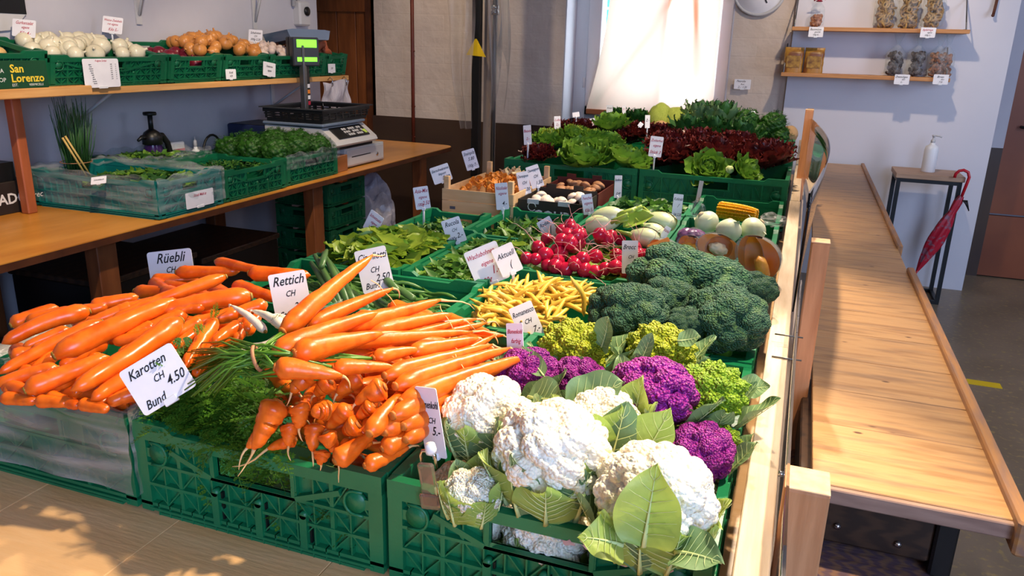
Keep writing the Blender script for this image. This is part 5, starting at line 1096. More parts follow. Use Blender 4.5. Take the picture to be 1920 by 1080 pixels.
for i, (px, py, z, r, tl, lab, k, lv) in enumerate(((1078, 650, .95, .058, (0, 0, 0), 'yellow-green romanesco beside the Romanesco sign', 0, 3), (1240, 655, .955, .056, (.1, .1, 2), 'yellow romanesco in the middle below the broccoli', 1, 3), (1328, 735, .945, .056, (0, .2, 3), 'bright green romanesco by the right crate rim', 2, 3), (1345, 830, .905, .036, (0, .3, 1), 'small romanesco low at the right crate wall', 2, 1))):
    head('romanesco', P(px, py, z), r, RV[k], ROMA, ring_leaves(r, lv + 2, r * 1.35, r * .45, -.8, 40 + i, .9, 3.6, 6.8, mats=(CLEAFD,), bend=.1), lab, 'romanesco', tl, 'romanesco heads')
# big blue-green leaves lying between heads
for i, (px, py, z, d, L_, W_, lab) in enumerate(((1125, 660, .955, (.3, .0, .9), .07, .022, 'grey-green leaf between the two yellow romanesco heads'), (1195, 690, .95, (.25, .3, .6), .06, .015, 'pointed grey-green leaf left of the yellow romanesco'), (1060, 760, .965, (.75, .25, .25), .085, .032, 'large grey-green leaf lying on the purple cauliflower'), (1020, 705, .965, (-.6, .7, .1), .07, .014, 'long dark leaf beside the leftmost purple head'), (1386, 728, .93, (.8, .2, .0), .045, .020, 'dark leaf hanging over the right crate rim'), (990, 745, .955, (.6, -.2, .1), .07, .028, 'dark green leaf under the leftmost purple head'), (1270, 640, .985, (.9, .0, .2), .04, .016, 'small curled blue leaf under the broccoli'))):
    t = thing('cabbage_leaf', P(px, py, z), lab, 'leaf', 'loose leaves between the heads'); leafpart(t, [(Vector(), Vector(d), Vector((-.2, -.8, 1)), L_, W_, .5, CLEAFD)], name='leaf_blade')
BV = [MB().add(*bumpy(6, [(13, .42, 0, .08), (90, .14, 0, .05), (1800, .028, 0, .02)], s_, squash=(.72, .72, .56)), 0, None, True).mesh('florets', BROC) for s_ in (9, 10, 12)]
for i, (px, py, z, r, sc_, lab) in enumerate(((1292, 530, .965, .106, (1.12, .8, .85), 'biggest broccoli crown at the back of the heap'), (1182, 588, .955, .072, (1, 1, 1), 'round broccoli crown at the left, next to the yellow beans'), (1360, 598, .955, .074, (1.0, 1.05, 1), 'blue-green broccoli crown at the right crate rim'), (1282, 606, .955, .034, (1, 1, 1), 'small round broccoli crown in front of the others'), (1405, 545, .945, .052, (.8, 1.1, .9), 'broccoli crown at the right end of the heap, rear'), (1255, 565, .955, .055, (1, 1, 1), 'broccoli crown in the gap in the middle of the heap'), (1150, 630, .92, .038, (1, 1, 1), 'broccoli crown low behind the romanesco'))):
    t = thing('broccoli', P(px, py, z), lab, 'broccoli', 'broccoli crowns'); o = bpy.data.objects.new('florets', BV[i % 3]); COL.objects.link(o); o.parent = t; o.matrix_local = T((0, 0, 0), (.12, .1, i * 1.3), (r * sc_[0], r * sc_[1], r * sc_[2]))
    MB().tube([(0, 0, -r * .3), (0, .0, -r * .9)], [r * .3, r * .26], 10).obj('stalk', STEM, t)
# ------------------------------------------------------------------ radishes
rng = random.Random(21)
def radish(seed):
    mb = MB(); mb.lathe([(0, .92), (.35, .88), (.75, .62), (.98, .2), (1, -.05), (.9, -.5), (.6, -.82), (.25, -1.02), (.08, -1.2)], 18, 0, T(sc=1)); return mb
RM = radish(0).mesh('bulb', RADISH)
def rroot(seed):
    rg = random.Random(seed); mb = MB(); p = Vector((0, 0, -1.0)); d = Vector((0, 0, -1)); pts = [p]
    for k in range(6): d = (d + Vector((rg.uniform(-.6, .6), rg.uniform(-.6, .6), .1))).normalized(); p = p + d * .75; pts.append(p)
    return mb.tube(pts, [.12, .07, .05, .04, .03, .03, .02], 5).mesh('root', RADROOT)
RR = [rroot(i) for i in range(4)]
proto = None
for i in range(64):
    x = rng.uniform(-.60, -.345) ; y = 1.76 + rng.random() ** .8 * .30; h = .895 + .05 * math.exp(-((x + .50) / .12) ** 2) * math.exp(-((y - 1.93) / .16) ** 2)
    if i < 10: x = -.60 + .025 * i + rng.uniform(-.005, .005); y = 1.765 + rng.uniform(0, .02); h = .905
    if i > 52: h += .022; x = rng.uniform(-.56, -.43); y = rng.uniform(1.82, 1.98)
    r = rng.uniform(.0155, .0195); M = T((x, y, h + rng.uniform(-.012, .014)), (rng.uniform(1.0, 2.6), rng.uniform(-.7, .7), rng.uniform(0, 6.28)), r)
    t = thing('radish', (0, 0, 0), 'round red radish with a thin root in the radish heap', 'radish', 'heaped red radishes'); t.matrix_world = M
    o = bpy.data.objects.new('bulb', RM); COL.objects.link(o); o.parent = t; o = bpy.data.objects.new('root', RR[i % 4]); COL.objects.link(o); o.parent = t
# ------------------------------------------------------------------ leafy heaps
def leafheap(name, x0, x1, y0, y1, zb, dome, n, L, W, m, label, seed, ruf=.15, cat='leaves', up=.35, bend=.8, lo=(5, 2), zmin=None, kind='stuff'):
    rg = random.Random(seed); mb = MB()
    for i in range(n):
        x, y = rg.uniform(x0, x1), rg.uniform(y0, y1); u = (x - x0) / (x1 - x0) * 2 - 1; v = (y - y0) / (y1 - y0) * 2 - 1
        z = zb + dome * (1 - u * u) ** .5 * (1 - v * v) ** .5 + rg.uniform(-.012, .008); a = rg.uniform(0, 2 * PI); l = L * rg.uniform(.7, 1.2)
        x = min(x1 - l * .3, max(x0 + l * .3, x)); y = min(y1 - l * .3, max(y0 + l * .3, y))
        d = Vector((math.cos(a), math.sin(a), rg.uniform(-.2, up))); nrm = Vector((rg.gauss(0, .4), rg.gauss(-.1, .4), 1))
        X_ = d.normalized(); Z_ = (nrm - X_ * nrm.dot(X_)).normalized(); Y_ = Z_.cross(X_); p = Vector((x, y, z)) - X_ * l * .5
        M = Matrix(((X_.x, Y_.x, Z_.x, p.x), (X_.y, Y_.y, Z_.y, p.y), (X_.z, Y_.z, Z_.z, p.z), (0, 0, 0, 1)))
        mb.leaf(M, l, W * rg.uniform(.7, 1.2), bend * rg.uniform(-.6, 1), .2, ruf, 6, lo[0], lo[1], m=i % len(m), ph=rg.uniform(0, 6), twist=rg.uniform(-.4, .4))
    o = mb.obj(name, m); return tag(o, label, cat, kind=kind)
leafheap('leaf_lettuce', -1.10, -.87, 1.61, 1.91, .885, .04, 170, .075, .022, [LETY, LETG, LETY, LETY], 'heap of loose yellow-green lettuce leaves in the crate by the aisle', 1, .22)
leafheap('mixed_salad', -1.09, -.915, 1.95, 2.28, .845, .03, 200, .04, .010, [ROCKET, LETD, LETG], 'heap of small mixed salad leaves under the Asia-Mix sign', 2, .25)
leafheap('rocket_leaves', -.835, -.645, 1.60, 2.02, .872, .025, 260, .062, .010, [ROCKET, LETG, ROCKET], 'heap of rocket leaves under the Rucola sign', 3, .3)
leafheap('lamb_lettuce', -.88, -.645, 2.06, 2.42, .845, .03, 190, .055, .011, [ROCKET, LETG, LETD], 'heap of lamb lettuce with a few long leaves before the mushrooms', 4, .2, up=.8)
leafheap('radish_leaves', -.61, -.335, 1.75, 2.10, .87, .02, 90, .08, .018, [ROCKET, LETY], 'radish leaves showing left of and below the radishes', 5, .2)
leafheap('radish_leaves', -.68, -.60, 1.76, 1.98, .895, .02, 40, .07, .02, [LETY, ROCKET], 'radish leaves spilling over the left crate rim', 6, .2)
leafheap('basil_leaves', -.60, -.345, 2.56, 2.78, .875, .03, 120, .05, .014, [LETD, ROCKET], 'heap of dark basil sprigs behind the fennel', 7, .15, up=.7)
# ------------------------------------------------------------------ fennel, kohlrabi, cabbage, corn, pumpkin
def fennel(p, r, rot, lab, seed):
    t = thing('fennel_bulb', p, lab, 'fennel', 'white fennel bulbs'); t.rotation_euler = rot; rg = random.Random(seed); mb = MB()
    mb.lathe([(0, -1.0), (.35, -.98), (.75, -.75), (.98, -.3), (1, .1), (.86, .55), (.62, .95), (.45, 1.25)], 28, 0, T(sc=(r, r * .72, r)))
    for k, s in enumerate((-1, 1, -1, 1)):
        def fn(u, v, s=s, k=k):
            a = (u - .5) * 2.6 + (0 if s > 0 else PI); z = -.9 + 2.15 * v; rr = 1.04 * math.sqrt(max(.02, 1 - (z / 1.15) ** 2 * .8)) - k * .03; return (r * rr * math.cos(a) * (1 + .02 * k), r * .76 * rr * math.sin(a), r * z)
        mb.grid(fn, 12, 10)
    mb.obj('bulb', FENNEL, t); mb = MB()
    for k in range(4):
        d = Vector((rg.uniform(-.5, .5), rg.uniform(-.3, .3), 1)).normalized(); b = Vector(((k - 1.5) * .28 * r, 0, r * .9)); mb.tube([b, b + d * r * .7, b + d * r * rg.uniform(1.2, 1.7)], [r * .26, r * .2, r * .17], 10, flat=.7)
    mb.obj('stalks', FENNELG, t); return t
fen = [((1140, 410), .955, .043, (1.2, .2, 1.2), 'large white fennel bulb at the rear left, above the radishes'), ((1125, 422), .94, .038, (1.3, .3, 1.5), 'white fennel bulb just above the radishes'), ((1243, 415), .945, .036, (1.4, .0, -1.9), 'white fennel bulb beside the Kohlrabi sign'), ((1228, 433), .94, .028, (1.3, .0, -1.7), 'small yellowish fennel bulb in the middle'), ((1212, 445), .935, .034, (1.5, .1, -1.75), 'white fennel bulb in front pointing left')]
for i, (a, z, r, ro, lab) in enumerate(fen): fennel(P(*a, z), r, ro, lab, i)
mb = MB(); 
mb.leaf(T(P(1168, 425, .945), (.5, -.3, .2)), .09, .030, .3, .5, .05, 4, 8, 3); tag(mb.obj('fennel_leaf_stalk', FENNELG), 'green fennel stalk lying between the bulbs', 'stalk')
for i, (px, py, z, r, rot, lab) in enumerate(((1325, 417, .95, .034, (.3, -.6, 0), 'leftmost pale kohlrabi behind the red cabbage'), (1366, 433, .95, .0345, (-.55, .0, 0), 'middle kohlrabi with its round stalk scar facing the viewer'), (1412, 431, .95, .035, (.1, .7, .3), 'rightmost kohlrabi beside the clear bag'))):
    t = thing('kohlrabi', P(px, py, z), lab, 'kohlrabi', 'pale kohlrabi'); t.rotation_euler = rot; v, f = bumpy(4, [(6, .05, 0, .1)], i); MB().add(v, f, 0, T(sc=(r * .97, r * .97, r * .9)), True).obj('bulb', KOHL, t)
    mb = MB(); mb.lathe([(0, .004), (.006, .003), (.009, 0), (0, -.004)], 14, 0, T((0, 0, r * .93))); mb.obj('stalk_scar', SCAR, t)
    mb = MB(); mb.leaf(T((r * .2, -r * .1, r * .93), (0, .9, -1.0)), r * 1.2, r * .35, 1.1, -.1, 0, 4, 7, 2); mb.leaf(T((-r * .3, .1 * r, r * .9), (0, .9, 2.2)), r * 1.1, r * .3, 1.1, -.1, 0, 4, 7, 2); mb.obj('leaf_scale', KOHL, t)
t = thing('red_cabbage', P(1296, 447, .93), 'wrinkled half red cabbage in clear film left of the kohlrabi', 'cabbage'); v, f = bumpy(5, [(9, .18, 0, .2), (70, .07, 0, .1)], 3); MB().add(v, f, 0, T(sc=(.034, .030, .025)), True).obj('cabbage_head', CABR, t)
v, f = bumpy(4, [(14, .12, 0, .3)], 8); MB().add(v, f, 0, T(sc=(.038, .034, .0285)), True).obj('cling_film', CLEAR, t)
t = thing('corn_cob', P(1383, 398, .945), 'yellow corn cob lying behind the kohlrabi', 'corn'); t.rotation_euler = (0, 0, -.30); mb = MB()
for k in range(14):
    a = 2 * PI * k / 14
    for j in range(30):
        u = j / 29; rr = .0225 * (1 - .35 * u ** 4) * (1 if u > .02 else .9); mb.add(*[(ICO.setdefault(1, ico(1))[0]), ICO[1][1]], 0, T(((u - .5) * .118, rr * math.cos(a), rr * math.sin(a)), (a, 0, 0), (.0022, .0052, .0045)), True)
mb.tube([(-.058, 0, 0), (.058, 0, 0)], [.021, .015], 14); mb.obj('kernels', CORNY, t)
def crumple(p, s, lab, seed, m=CLEAR, sub=4, nm='clear_bag'):
    rg = np.random.default_rng(seed); v, f = ico(sub) if sub not in ICO else ICO[sub]; v = v.copy(); c = fib(26, .3, rg); dd = v @ c.T; h = 1 + .28 * np.sin(dd.max(1) * 22) + .18 * np.sin(dd.min(1) * 17); o = MB().add(v * h[:, None], f, 0, T(p, (0, 0, seed), s), False).obj(nm, m); return tag(o, lab, 'bag')
crumple(P(1450, 412, .935), (.034, .030, .016), 'crumpled clear bag at the right crate corner', 2)
crumple(P(1308, 395, .945), (.016, .02, .026), 'crumpled clear bag top left of the kohlrabi', 4)
def slab(prof, th, M, m): mb = MB(); mb.prism(prof, 0, th, m, M); return mb
t = thing('pumpkin_piece', P(1408, 487, .95), 'orange pumpkin wedge wrapped in film by the right rim', 'pumpkin', 'cut pumpkin pieces'); t.rotation_euler = (0, -.1, .2)
def wedge(mb, r, a0, a1, h, th):
    def outer(u, v, rr): a = a0 + (a1 - a0) * u; z = (v - .5) * h; q = math.sqrt(max(0, 1 - (2 * z / h / 1.08) ** 2)); return (rr * q * math.cos(a), rr * q * math.sin(a), z)
    mb.grid(lambda u, v: outer(u, v, r), 12, 10, 1); mb.grid(lambda u, v: outer(1 - u, v, r - th), 12, 10, 0)
    for a in (0, 1): mb.grid(lambda u, v, a=a: outer(a, v, r - th * (u if a else 1 - u)), 3, 10, 0)
    mb.grid(lambda u, v: outer(u, v, r * .999), 12, 10, 1)
mb = MB(); wedge(mb, .068, -.5, 1.9, .105, .036); mb.obj('flesh', [PUMP, PUMPSK], t)
mb = MB(); wedge(mb, .071, -.6, 2.0, .11, .04); mb.obj('cling_film', CLEAR, t)
mb = MB(); mb.lathe([(0, -.015), (.022, -.012), (.03, 0), (.022, .012), (0, .015)], 16, 0, T((.02, -.035, -.01), (0, 1.3, 0))); mb.obj('seed_pulp', PUMPS, t)
for i, (px, py, z, r, a0, a1, rot, lab) in enumerate(((1348, 470, .94, .058, .2, 2.6, (.2, .3, .4), 'pumpkin piece with pale seeds under film behind the broccoli'), (1243, 482, .93, .052, .5, 2.3, (.5, .2, .3), 'orange pumpkin slice left, with its dark cut rind'), (1292, 470, .93, .045, .6, 2.4, (.2, .1, .0), 'low pumpkin slice between the two larger pieces'))):
    t = thing('pumpkin_piece', P(px, py, z), lab, 'pumpkin', 'cut pumpkin pieces'); t.rotation_euler = rot; mb = MB(); wedge(mb, r, a0, a1, .07, .022); mb.obj('flesh', [PUMP, PUMPSK], t); mb = MB(); v, f = bumpy(4, [(40, .2, 0, .2)], i + 4); mb.add(v, f, 0, T((0, .012, .0), sc=(.022, .018, .014)), True); mb.obj('seed_pulp', PUMPS if i != 0 else OYST, t)
    mb = MB(); wedge(mb, r * 1.06, a0 - .1, a1 + .1, .076, .03); mb.obj('cling_film', CLEAR, t)
# ------------------------------------------------------------------ mushrooms
w0 = thing('splint_box', (0, 0, 0), 'low wooden splint box of chanterelles', 'box'); bx0, bx1, by0, by1, bz0, bz1 = -1.13, -.90 + .03, 2.42, 2.84, TOP + .07, .955
def spl(mb, a, b): mb.bbox(a, b, .001)
for k in range(3):
    z = bz0 + k * .040
    MB().bbox((bx0, by0, z), (bx1, by0 + .004, z + .0385), .001).obj('front_slat', SPLINT, w0); MB().bbox((bx0, by1 - .004, z), (bx1, by1, z + .0385), .001).obj('rear_slat', SPLINT, w0)
    MB().bbox((bx0, by0 + .005, z), (bx0 + .004, by1 - .005, z + .0385), .001).obj('side_slat', SPLINT, w0); MB().bbox((bx1 - .004, by0 + .005, z), (bx1, by1 - .005, z + .0385), .001).obj('side_slat', SPLINT, w0)
for x in (bx0 + .005, bx1 - .023):
    for y in (by0 + .005, by1 - .023): MB().bbox((x, y, bz0), (x + .018, y + .018, bz1 + .028), .001).obj('corner_post', SPLINT, w0)
MB().box((bx0, by0, bz0 - .004), (bx1, by1, bz0)).obj('box_bottom', SPLINT, w0); MB().box((bx0 + .03, by0 - .0006, bz0 + .05), (bx0 + .05, by0, bz0 + .06)).obj('blue_stamp', BLUEINK, w0)
tag(crateb := MB().bbox((-1.115, 2.44, TOP), (-.64, 2.98, TOP + .064), .004).obj('cardboard_tray', BOXD), 'dark cardboard tray under the mushroom boxes', 'tray')
def mushroom(m, cap=1, st=.6):
    mb = MB(); mb.lathe([(0, .62), (.5, .55), (.85, .28), (1, -.05), (.9, -.22), (.45, -.25), (.42, -.7), (.3, -.8), (0, -.82)], 16); return mb.mesh('mushroom', m)
def chant(seed):
    rg = random.Random(seed); mb = MB(); n = 14; V = []; rings = [(-1.2, .18), (-.6, .22), (0, .42), (.35, .85), (.42, 1.05), (.30, .95), (.12, .4), (.05, .0)]
    for z, r in rings: V += [(r * math.cos(2 * PI * j / n) * (1 + .18 * math.sin(3 * j + seed) * (r > .6)), r * math.sin(2 * PI * j / n), z + .12 * math.sin(5 * j + seed) * (r > .6)) for j in range(n)]
    mb.add(V, [(i * n + j, i * n + (j + 1) % n, (i + 1) * n + (j + 1) % n, (i + 1) * n + j) for i in range(len(rings) - 1) for j in range(n)], 0, None, True); return mb
CH = [chant(i).mesh('chanterelle', CHANT) for i in range(4)]; OY = chant(9).mesh('porcini_slice', OYST)
for i in range(95):
    x, y = rng.uniform(bx0 + .025, bx1 - .025), rng.uniform(by0 + .025, by1 - .06); inst(CH[i % 4], 'chanterelle', T((x, y, .945 + .012 * math.sin(x * 30) + rng.uniform(-.008, .012)), (rng.uniform(-2.5, 2.5), rng.uniform(-1, 1), rng.uniform(0, 6)), rng.uniform(.009, .014)), 'orange chanterelle in the wooden splint box', 'mushroom', 'chanterelles in the box')
for i in range(12):
    inst(OY, 'porcini_slice', T((rng.uniform(-1.03, -.91), rng.uniform(2.62, 2.80), .965 + rng.random() * .012), (rng.uniform(-1, 1), rng.uniform(-1, 1), rng.uniform(0, 6)), (.016, .011, .01)), 'pale sliced mushroom at the back of the splint box', 'mushroom', 'pale mushroom slices')
def carton(x0, x1, y0, y1, z0, z1, lab, m, seed, mm, n, r, grp, lab2, letters=False):
    t = thing('mushroom_carton', (0, 0, 0), lab, 'carton'); mb = MB(); th = .004
    mb.box((x0, y0, z0), (x1, y0 + th, z1)); mb.box((x0, y1 - th, z0), (x1, y1, z1 + .012)); mb.box((x0, y0 + th, z0), (x0 + th, y1 - th, z1)); mb.box((x1 - th, y0 + th, z0), (x1, y1 - th, z1)); mb.box((x0 + th, y0 + th, z0), (x1 - th, y1 - th, z0 + .004))
    for u in (.25, .7): mb.box((x0 + (x1 - x0) * u - .018, y1 - th, z1 + .012), (x0 + (x1 - x0) * u + .018, y1, z1 + .026))
    mb.obj('carton_walls', m, t); mb = MB()
    for u in (.24, .72): mb.box((x0 + (x1 - x0) * u - .02, y0 - .001, z1 - .012), (x0 + (x1 - x0) * u + .02, y0 + .012, z1 + .003))
    mb.obj('grey_tab', LGREY, t)
    if letters:
        join_text([('GOUR', .045, frame((x0 + .12, y0 - .001, z0 + .058), (0, -1, 0), (1, 0, 0)), 0, dict(shear=0, bold=.001)), ('champ', .030, frame((x0 + .14, y0 - .001, z0 + .026), (0, -1, 0), (1, 0, 0)), 0, dict(shear=0, bold=.0006))], 'carton_lettering', [WPRINT], t)
        MB().tube([((x0 + .05) + .014 * math.cos(a), y0 - .001, z0 + .085 + .014 * math.sin(a)) for a in np.linspace(0, 5.6, 10)], .0016, 4).obj('swirl_mark', WPRINT, t)
    rg = random.Random(seed)
    for i in range(n):
        x, y = rg.uniform(x0 + .03, x1 - .03), rg.uniform(y0 + .03, y1 - .03); inst(mm, 'mushroom', T((x, y, z1 - .008 + rg.uniform(-.006, .008)), (rg.uniform(-.6, .6), rg.uniform(-.6, .6), rg.uniform(0, 6)), r * rg.uniform(.85, 1.1)), lab2, 'mushroom', grp)
carton(-.862, -.640, 2.445, 2.64, TOP + .065, .925, 'black printed carton of white mushrooms', BOXD, 3, mushroom(MUSHW), 14, .021, 'white button mushrooms', 'white button mushroom in the black carton', True)
carton(-.862, -.640, 2.66, 2.90, TOP + .065, .925, 'dark red carton of brown mushrooms behind the white ones', DKRED, 4, mushroom(MUSHB), 22, .021, 'brown button mushrooms', 'brown button mushroom in the dark red carton')
# ------------------------------------------------------------------ lettuces
def rosette(n, R, L, W, ms, seed, ruf=.12, core=.55, bend=1.2, lo=(8, 3), flat=1, cup=.3, rk=8):
    rg = random.Random(seed); mb = MB()
    for i in range(n):
        t = i / n; a = i * 2.399 + rg.uniform(-.2, .2); el = .15 + (1 - t) * 1.25; el = PI / 2 - t * 1.45
        d = Vector((math.cos(a) * math.cos(el), math.sin(a) * math.cos(el), math.sin(el) * flat)); p = Vector((math.cos(a), math.sin(a), 0)) * R * (.1 + .3 * t) + Vector((0, 0, -R * .3)); up = Vector((-math.cos(a), -math.sin(a), .9))
        M = frame(p, up, (1, 0, 0)); X_ = d.normalized(); Z_ = (up - X_ * up.dot(X_)).normalized(); Y_ = Z_.cross(X_)
        M = Matrix(((X_.x, Y_.x, Z_.x, p.x), (X_.y, Y_.y, Z_.y, p.y), (X_.z, Y_.z, Z_.z, p.z), (0, 0, 0, 1)))
        mb.leaf(M, L * (.75 + .35 * t) * rg.uniform(.9, 1.1), W * (.8 + .3 * t), bend * (1.3 - t) * rg.uniform(.8, 1.2), .1, ruf, rk, lo[0], lo[1], cup=cup, a=1.15, m=int(t * len(ms)) if len(ms) > 1 else 0, ph=rg.uniform(0, 6), base=.25)
    return mb
BUT = [rosette(64, .055, .075, .034, [LETY, LETG, LETG], s_, .20, bend=1.5, cup=.3, rk=10).mesh('lettuce_leaves', [LETY, LETG, LETG]) for s_ in (1, 2)]
LOLG = rosette(70, .05, .085, .030, [LETY, LETG], 5, .30, bend=.8, rk=13, lo=(9, 3)).mesh('lettuce_leaves', [LETY, LETG])
LOLR = [rosette(90, .06, .095, .030, [LETR, LETR], s_, .32, bend=.7, rk=13, lo=(9, 3)).mesh('lettuce_leaves', [LETR, LETR]) for s_ in (6, 7)]
SUG = rosette(44, .05, .10, .036, [LETG, LETD], 8, .20, bend=1.2, cup=.25, rk=10).mesh('lettuce_leaves', [LETG, LETG])
def lettuce(me, p, s, rot, lab, grp, name='lettuce'):
    o = inst(me, name, T(p, rot, s), lab, 'lettuce', grp); return o
lettuce(BUT[0], P(1098, 297, .995), 1.4, (.3, 0, .2), 'green butterhead lettuce at the middle of the left lettuce crate', 'butterhead lettuces')
lettuce(BUT[1], P(1175, 303, .985), 1.25, (.25, .1, 1.2), 'compact butterhead lettuce at the crate joint', 'butterhead lettuces')
lettuce(BUT[0], P(1135, 270, 1.015), 1.1, (.2, 0, 3), 'butterhead lettuce behind the two front ones', 'butterhead lettuces')
lettuce(BUT[1], P(1205, 303, .97), .6, (.3, .4, 2), 'small broken butterhead lettuce by the red-written sign', 'butterhead lettuces')
for i, (px, py, z, s, lab) in enumerate(((1030, 268, 1.01, 1.0, 'curly green lollo lettuce at the left end of the crate'), (1078, 258, 1.03, .9, 'curly green lollo lettuce behind the left butterhead'), (1112, 262, 1.03, .75, 'small curly green lollo lettuce in the middle'))): lettuce(LOLG, P(px, py, z), s, (.1, 0, i * 2), lab, 'green lollo lettuces')
lettuce(LOLR[0], P(1010, 292, .985), .75, (.2, 0, 0), 'dark red leaf lettuce in the left front corner of the left crate', 'red leaf lettuces')
for i, (px, py, z, s, lab) in enumerate(((1268, 290, 1.0, 1.1, 'dark red leaf lettuce right of the red-written sign'), (1345, 290, 1.01, 1.15, 'dark red leaf lettuce in the middle of the right crate'), (1425, 300, 1.0, 1.2, 'dark red leaf lettuce at the right, leaves over the rim'), (1250, 268, 1.03, .9, 'dark red leaf lettuce behind the red-written sign'), (1310, 268, 1.03, 1.0, 'dark red leaf lettuce in the rear middle of the right crate'), (1385, 275, 1.03, 1.05, 'dark red leaf lettuce at the rear right of the right crate'), (1445, 285, 1.02, .9, 'dark red leaf lettuce in the far right corner'), (1230, 300, .97, .8, 'dark red leaf lettuce low beside the crate joint'))): lettuce(LOLR[i % 2], P(px, py + 3, z), s * 1.05, (.15, 0, i * 1.7), lab, 'red leaf lettuces')
for i, (px, py, z, s, ro, lab) in enumerate(((1325, 318, .965, .85, (.9, 0, .3), 'green sugarloaf lettuce leaning on the front rim, left one'), (1395, 322, .965, .75, (.9, 0, 1.3), 'green sugarloaf lettuce leaning on the front rim, right one'))):
    lettuce(SUG, PY(px, py + 2, 3.09), s * 1.0, ro, lab, 'sugarloaf lettuces')
v, f = bumpy(4, [(16, .15, 0, .1)], 3); tag(MB().add(v, f, 0, T(PY(1368, 318, 3.06), sc=.014), True).obj('cut_stalk', CRIB), 'pale cut lettuce stalk between the two sugarloaf lettuces', 'stalk')
def red(me, px, py, y, s, lab, grp): p = PY(px, py, y); lettuce(me, p, s, (.1, 0, px), lab, grp)
for i, (px, py, lab) in enumerate(((1065, 250, 'red lettuce under the window, leftmost'), (1095, 246, 'red lettuce under the window, beside the blank card'), (1200, 252, 'dark purple-red lettuce right of the pak choi'), (1235, 255, 'dark purple-red lettuce below the savoy cabbage'), (1165, 262, 'red lettuce behind the butterheads'))): red(LOLR[i % 2], px, py, 3.62, .9, lab, 'red lettuces in the second row')
red(SUG, 1148, 240, 3.62, 1.0, 'pak choi with light green leaves in the second row', None)
for i, (px, py, lab) in enumerate(((1290, 252, 'dark chard bunch left in the second row'), (1340, 255, 'dark chard bunch in the middle of the second row'), (1390, 262, 'dark chard bunch right in the second row'))): lettuce(rosette(40, .05, .12, .03, [LETD, LETD], 20 + i, .3, bend=1.0, rk=11).mesh('chard_leaves', [LETD, LETD]), PY(px, py, 3.66), 1.0, (0, 0, i), lab, 'chard bunches', 'chard')
for i, (px, py, s, lab) in enumerate(((1315, 225, 1.1, 'dark kale bunch left of the tallest leaves'), (1355, 230, 1.15, 'dark kale bunch under the window corner'), (1290, 240, .9, 'dark kale bunch behind the chard'))): lettuce(rosette(44, .05, .12, .026, [LETD, CLEAFD], 30 + i, .35, bend=.8, rk=12).mesh('kale_leaves', [LETD, CLEAFD]), PY(px, py, 4.0), s, (0, 0, i), lab, 'kale bunches', 'kale')
for i, (px, py, s, lab) in enumerate(((1160, 222, .9, 'green curly herb bunch at the left of the last row'), (1195, 225, .9, 'dark green bunch right of the herbs'), (1225, 228, .8, 'dark green bunch against the savoy cabbage'), (1140, 235, .7, 'green bunch at the window edge'))): lettuce(rosette(60, .05, .09, .02, [HERB, LETD], 40 + i, .35, bend=.8, rk=12, lo=(6, 2)).mesh('herb_leaves', [HERB, LETD]), PY(px, py, 4.05), s, (0, 0, i), lab, 'green bunches in the last row', 'herb_bunch')
for i, (px, py, sz_, rot, lab) in enumerate(((1237, 228, (.06, .06, .085), (0, 0, 0), 'upright savoy cabbage, leftmost and tallest'), (1265, 232, (.062, .062, .075), (0, .1, 1), 'savoy cabbage right of the tallest one'), (1292, 232, (.045, .045, .05), (0, 0, 2), 'savoy cabbage half behind the kale'))):
    v, f = bumpy(5, [(10, .10, 0, .2), (60, .03, 0, .1)], 50 + i); inst(MB().add(v, f, 0, None, True).mesh('savoy_cabbage', SAVOY), 'savoy_cabbage', T(PY(px, py, 3.98), rot, sz_), lab, 'cabbage', 'savoy cabbages')
for i, (px, py, lab) in enumerate(((1240, 245, 'tan celeriac at the foot of the savoy cabbages, left'), (1272, 248, 'tan celeriac at the foot of the savoy cabbages, right'), (1478, 252, 'tan celeriac at the right end of the last row'))):
    v, f = bumpy(4, [(20, .12, 0, .2)], 60 + i); inst(MB().add(v, f, 0, None, True).mesh('celeriac', ROOTTAN), 'celeriac', T(PY(px, py, 3.90 if i < 2 else 4.0), (0, 0, i), .045 if i < 2 else .04), lab, 'celeriac', 'celeriac roots')
rg = random.Random(77)
def parsley_mesh(seed, n=260, R=1.0, L=.5, dens=4):
    "one head of curly parsley: knobbly core covered in small ruffled leaves"
    r2 = random.Random(seed); mb = MB(); v, f = bumpy(5, [(16, .25, 0, .1), (120, .14, 0, .05)], seed, squash=(.72, .72, .6)); mb.add(v, f, 0, None, True)
    for k in range(n):
        a = r2.uniform(0, 2 * PI); el = math.asin(r2.uniform(-.3, 1)); d = Vector((math.cos(a) * math.cos(el), math.sin(a) * math.cos(el), math.sin(el) * .8)); frond(mb, d * R * r2.uniform(.6, .95), d * .6 + Vector((r2.uniform(-.7, .7), r2.uniform(-.7, .7), r2.uniform(-.3, .5))), L * r2.uniform(.6, 1.1), r2, dens=dens)
    return mb.mesh('parsley_leaves', HERB)
PM = [parsley_mesh(i) for i in range(2)]
for i, (px, py) in enumerate(((1385, 240), (1410, 245), (1440, 240), (1460, 255), (1425, 262), (1400, 225), (1450, 230))):
    inst(PM[i % 2], 'parsley_bunch', T(PY(px, py, 3.98), (0, 0, i), .062), 'bushy parsley bunch by the right end of the last row, %s' % ['front left', 'middle', 'right of middle', 'far right', 'lowest', 'rear left', 'rear right'][i], 'parsley', 'parsley bunches in the last row')
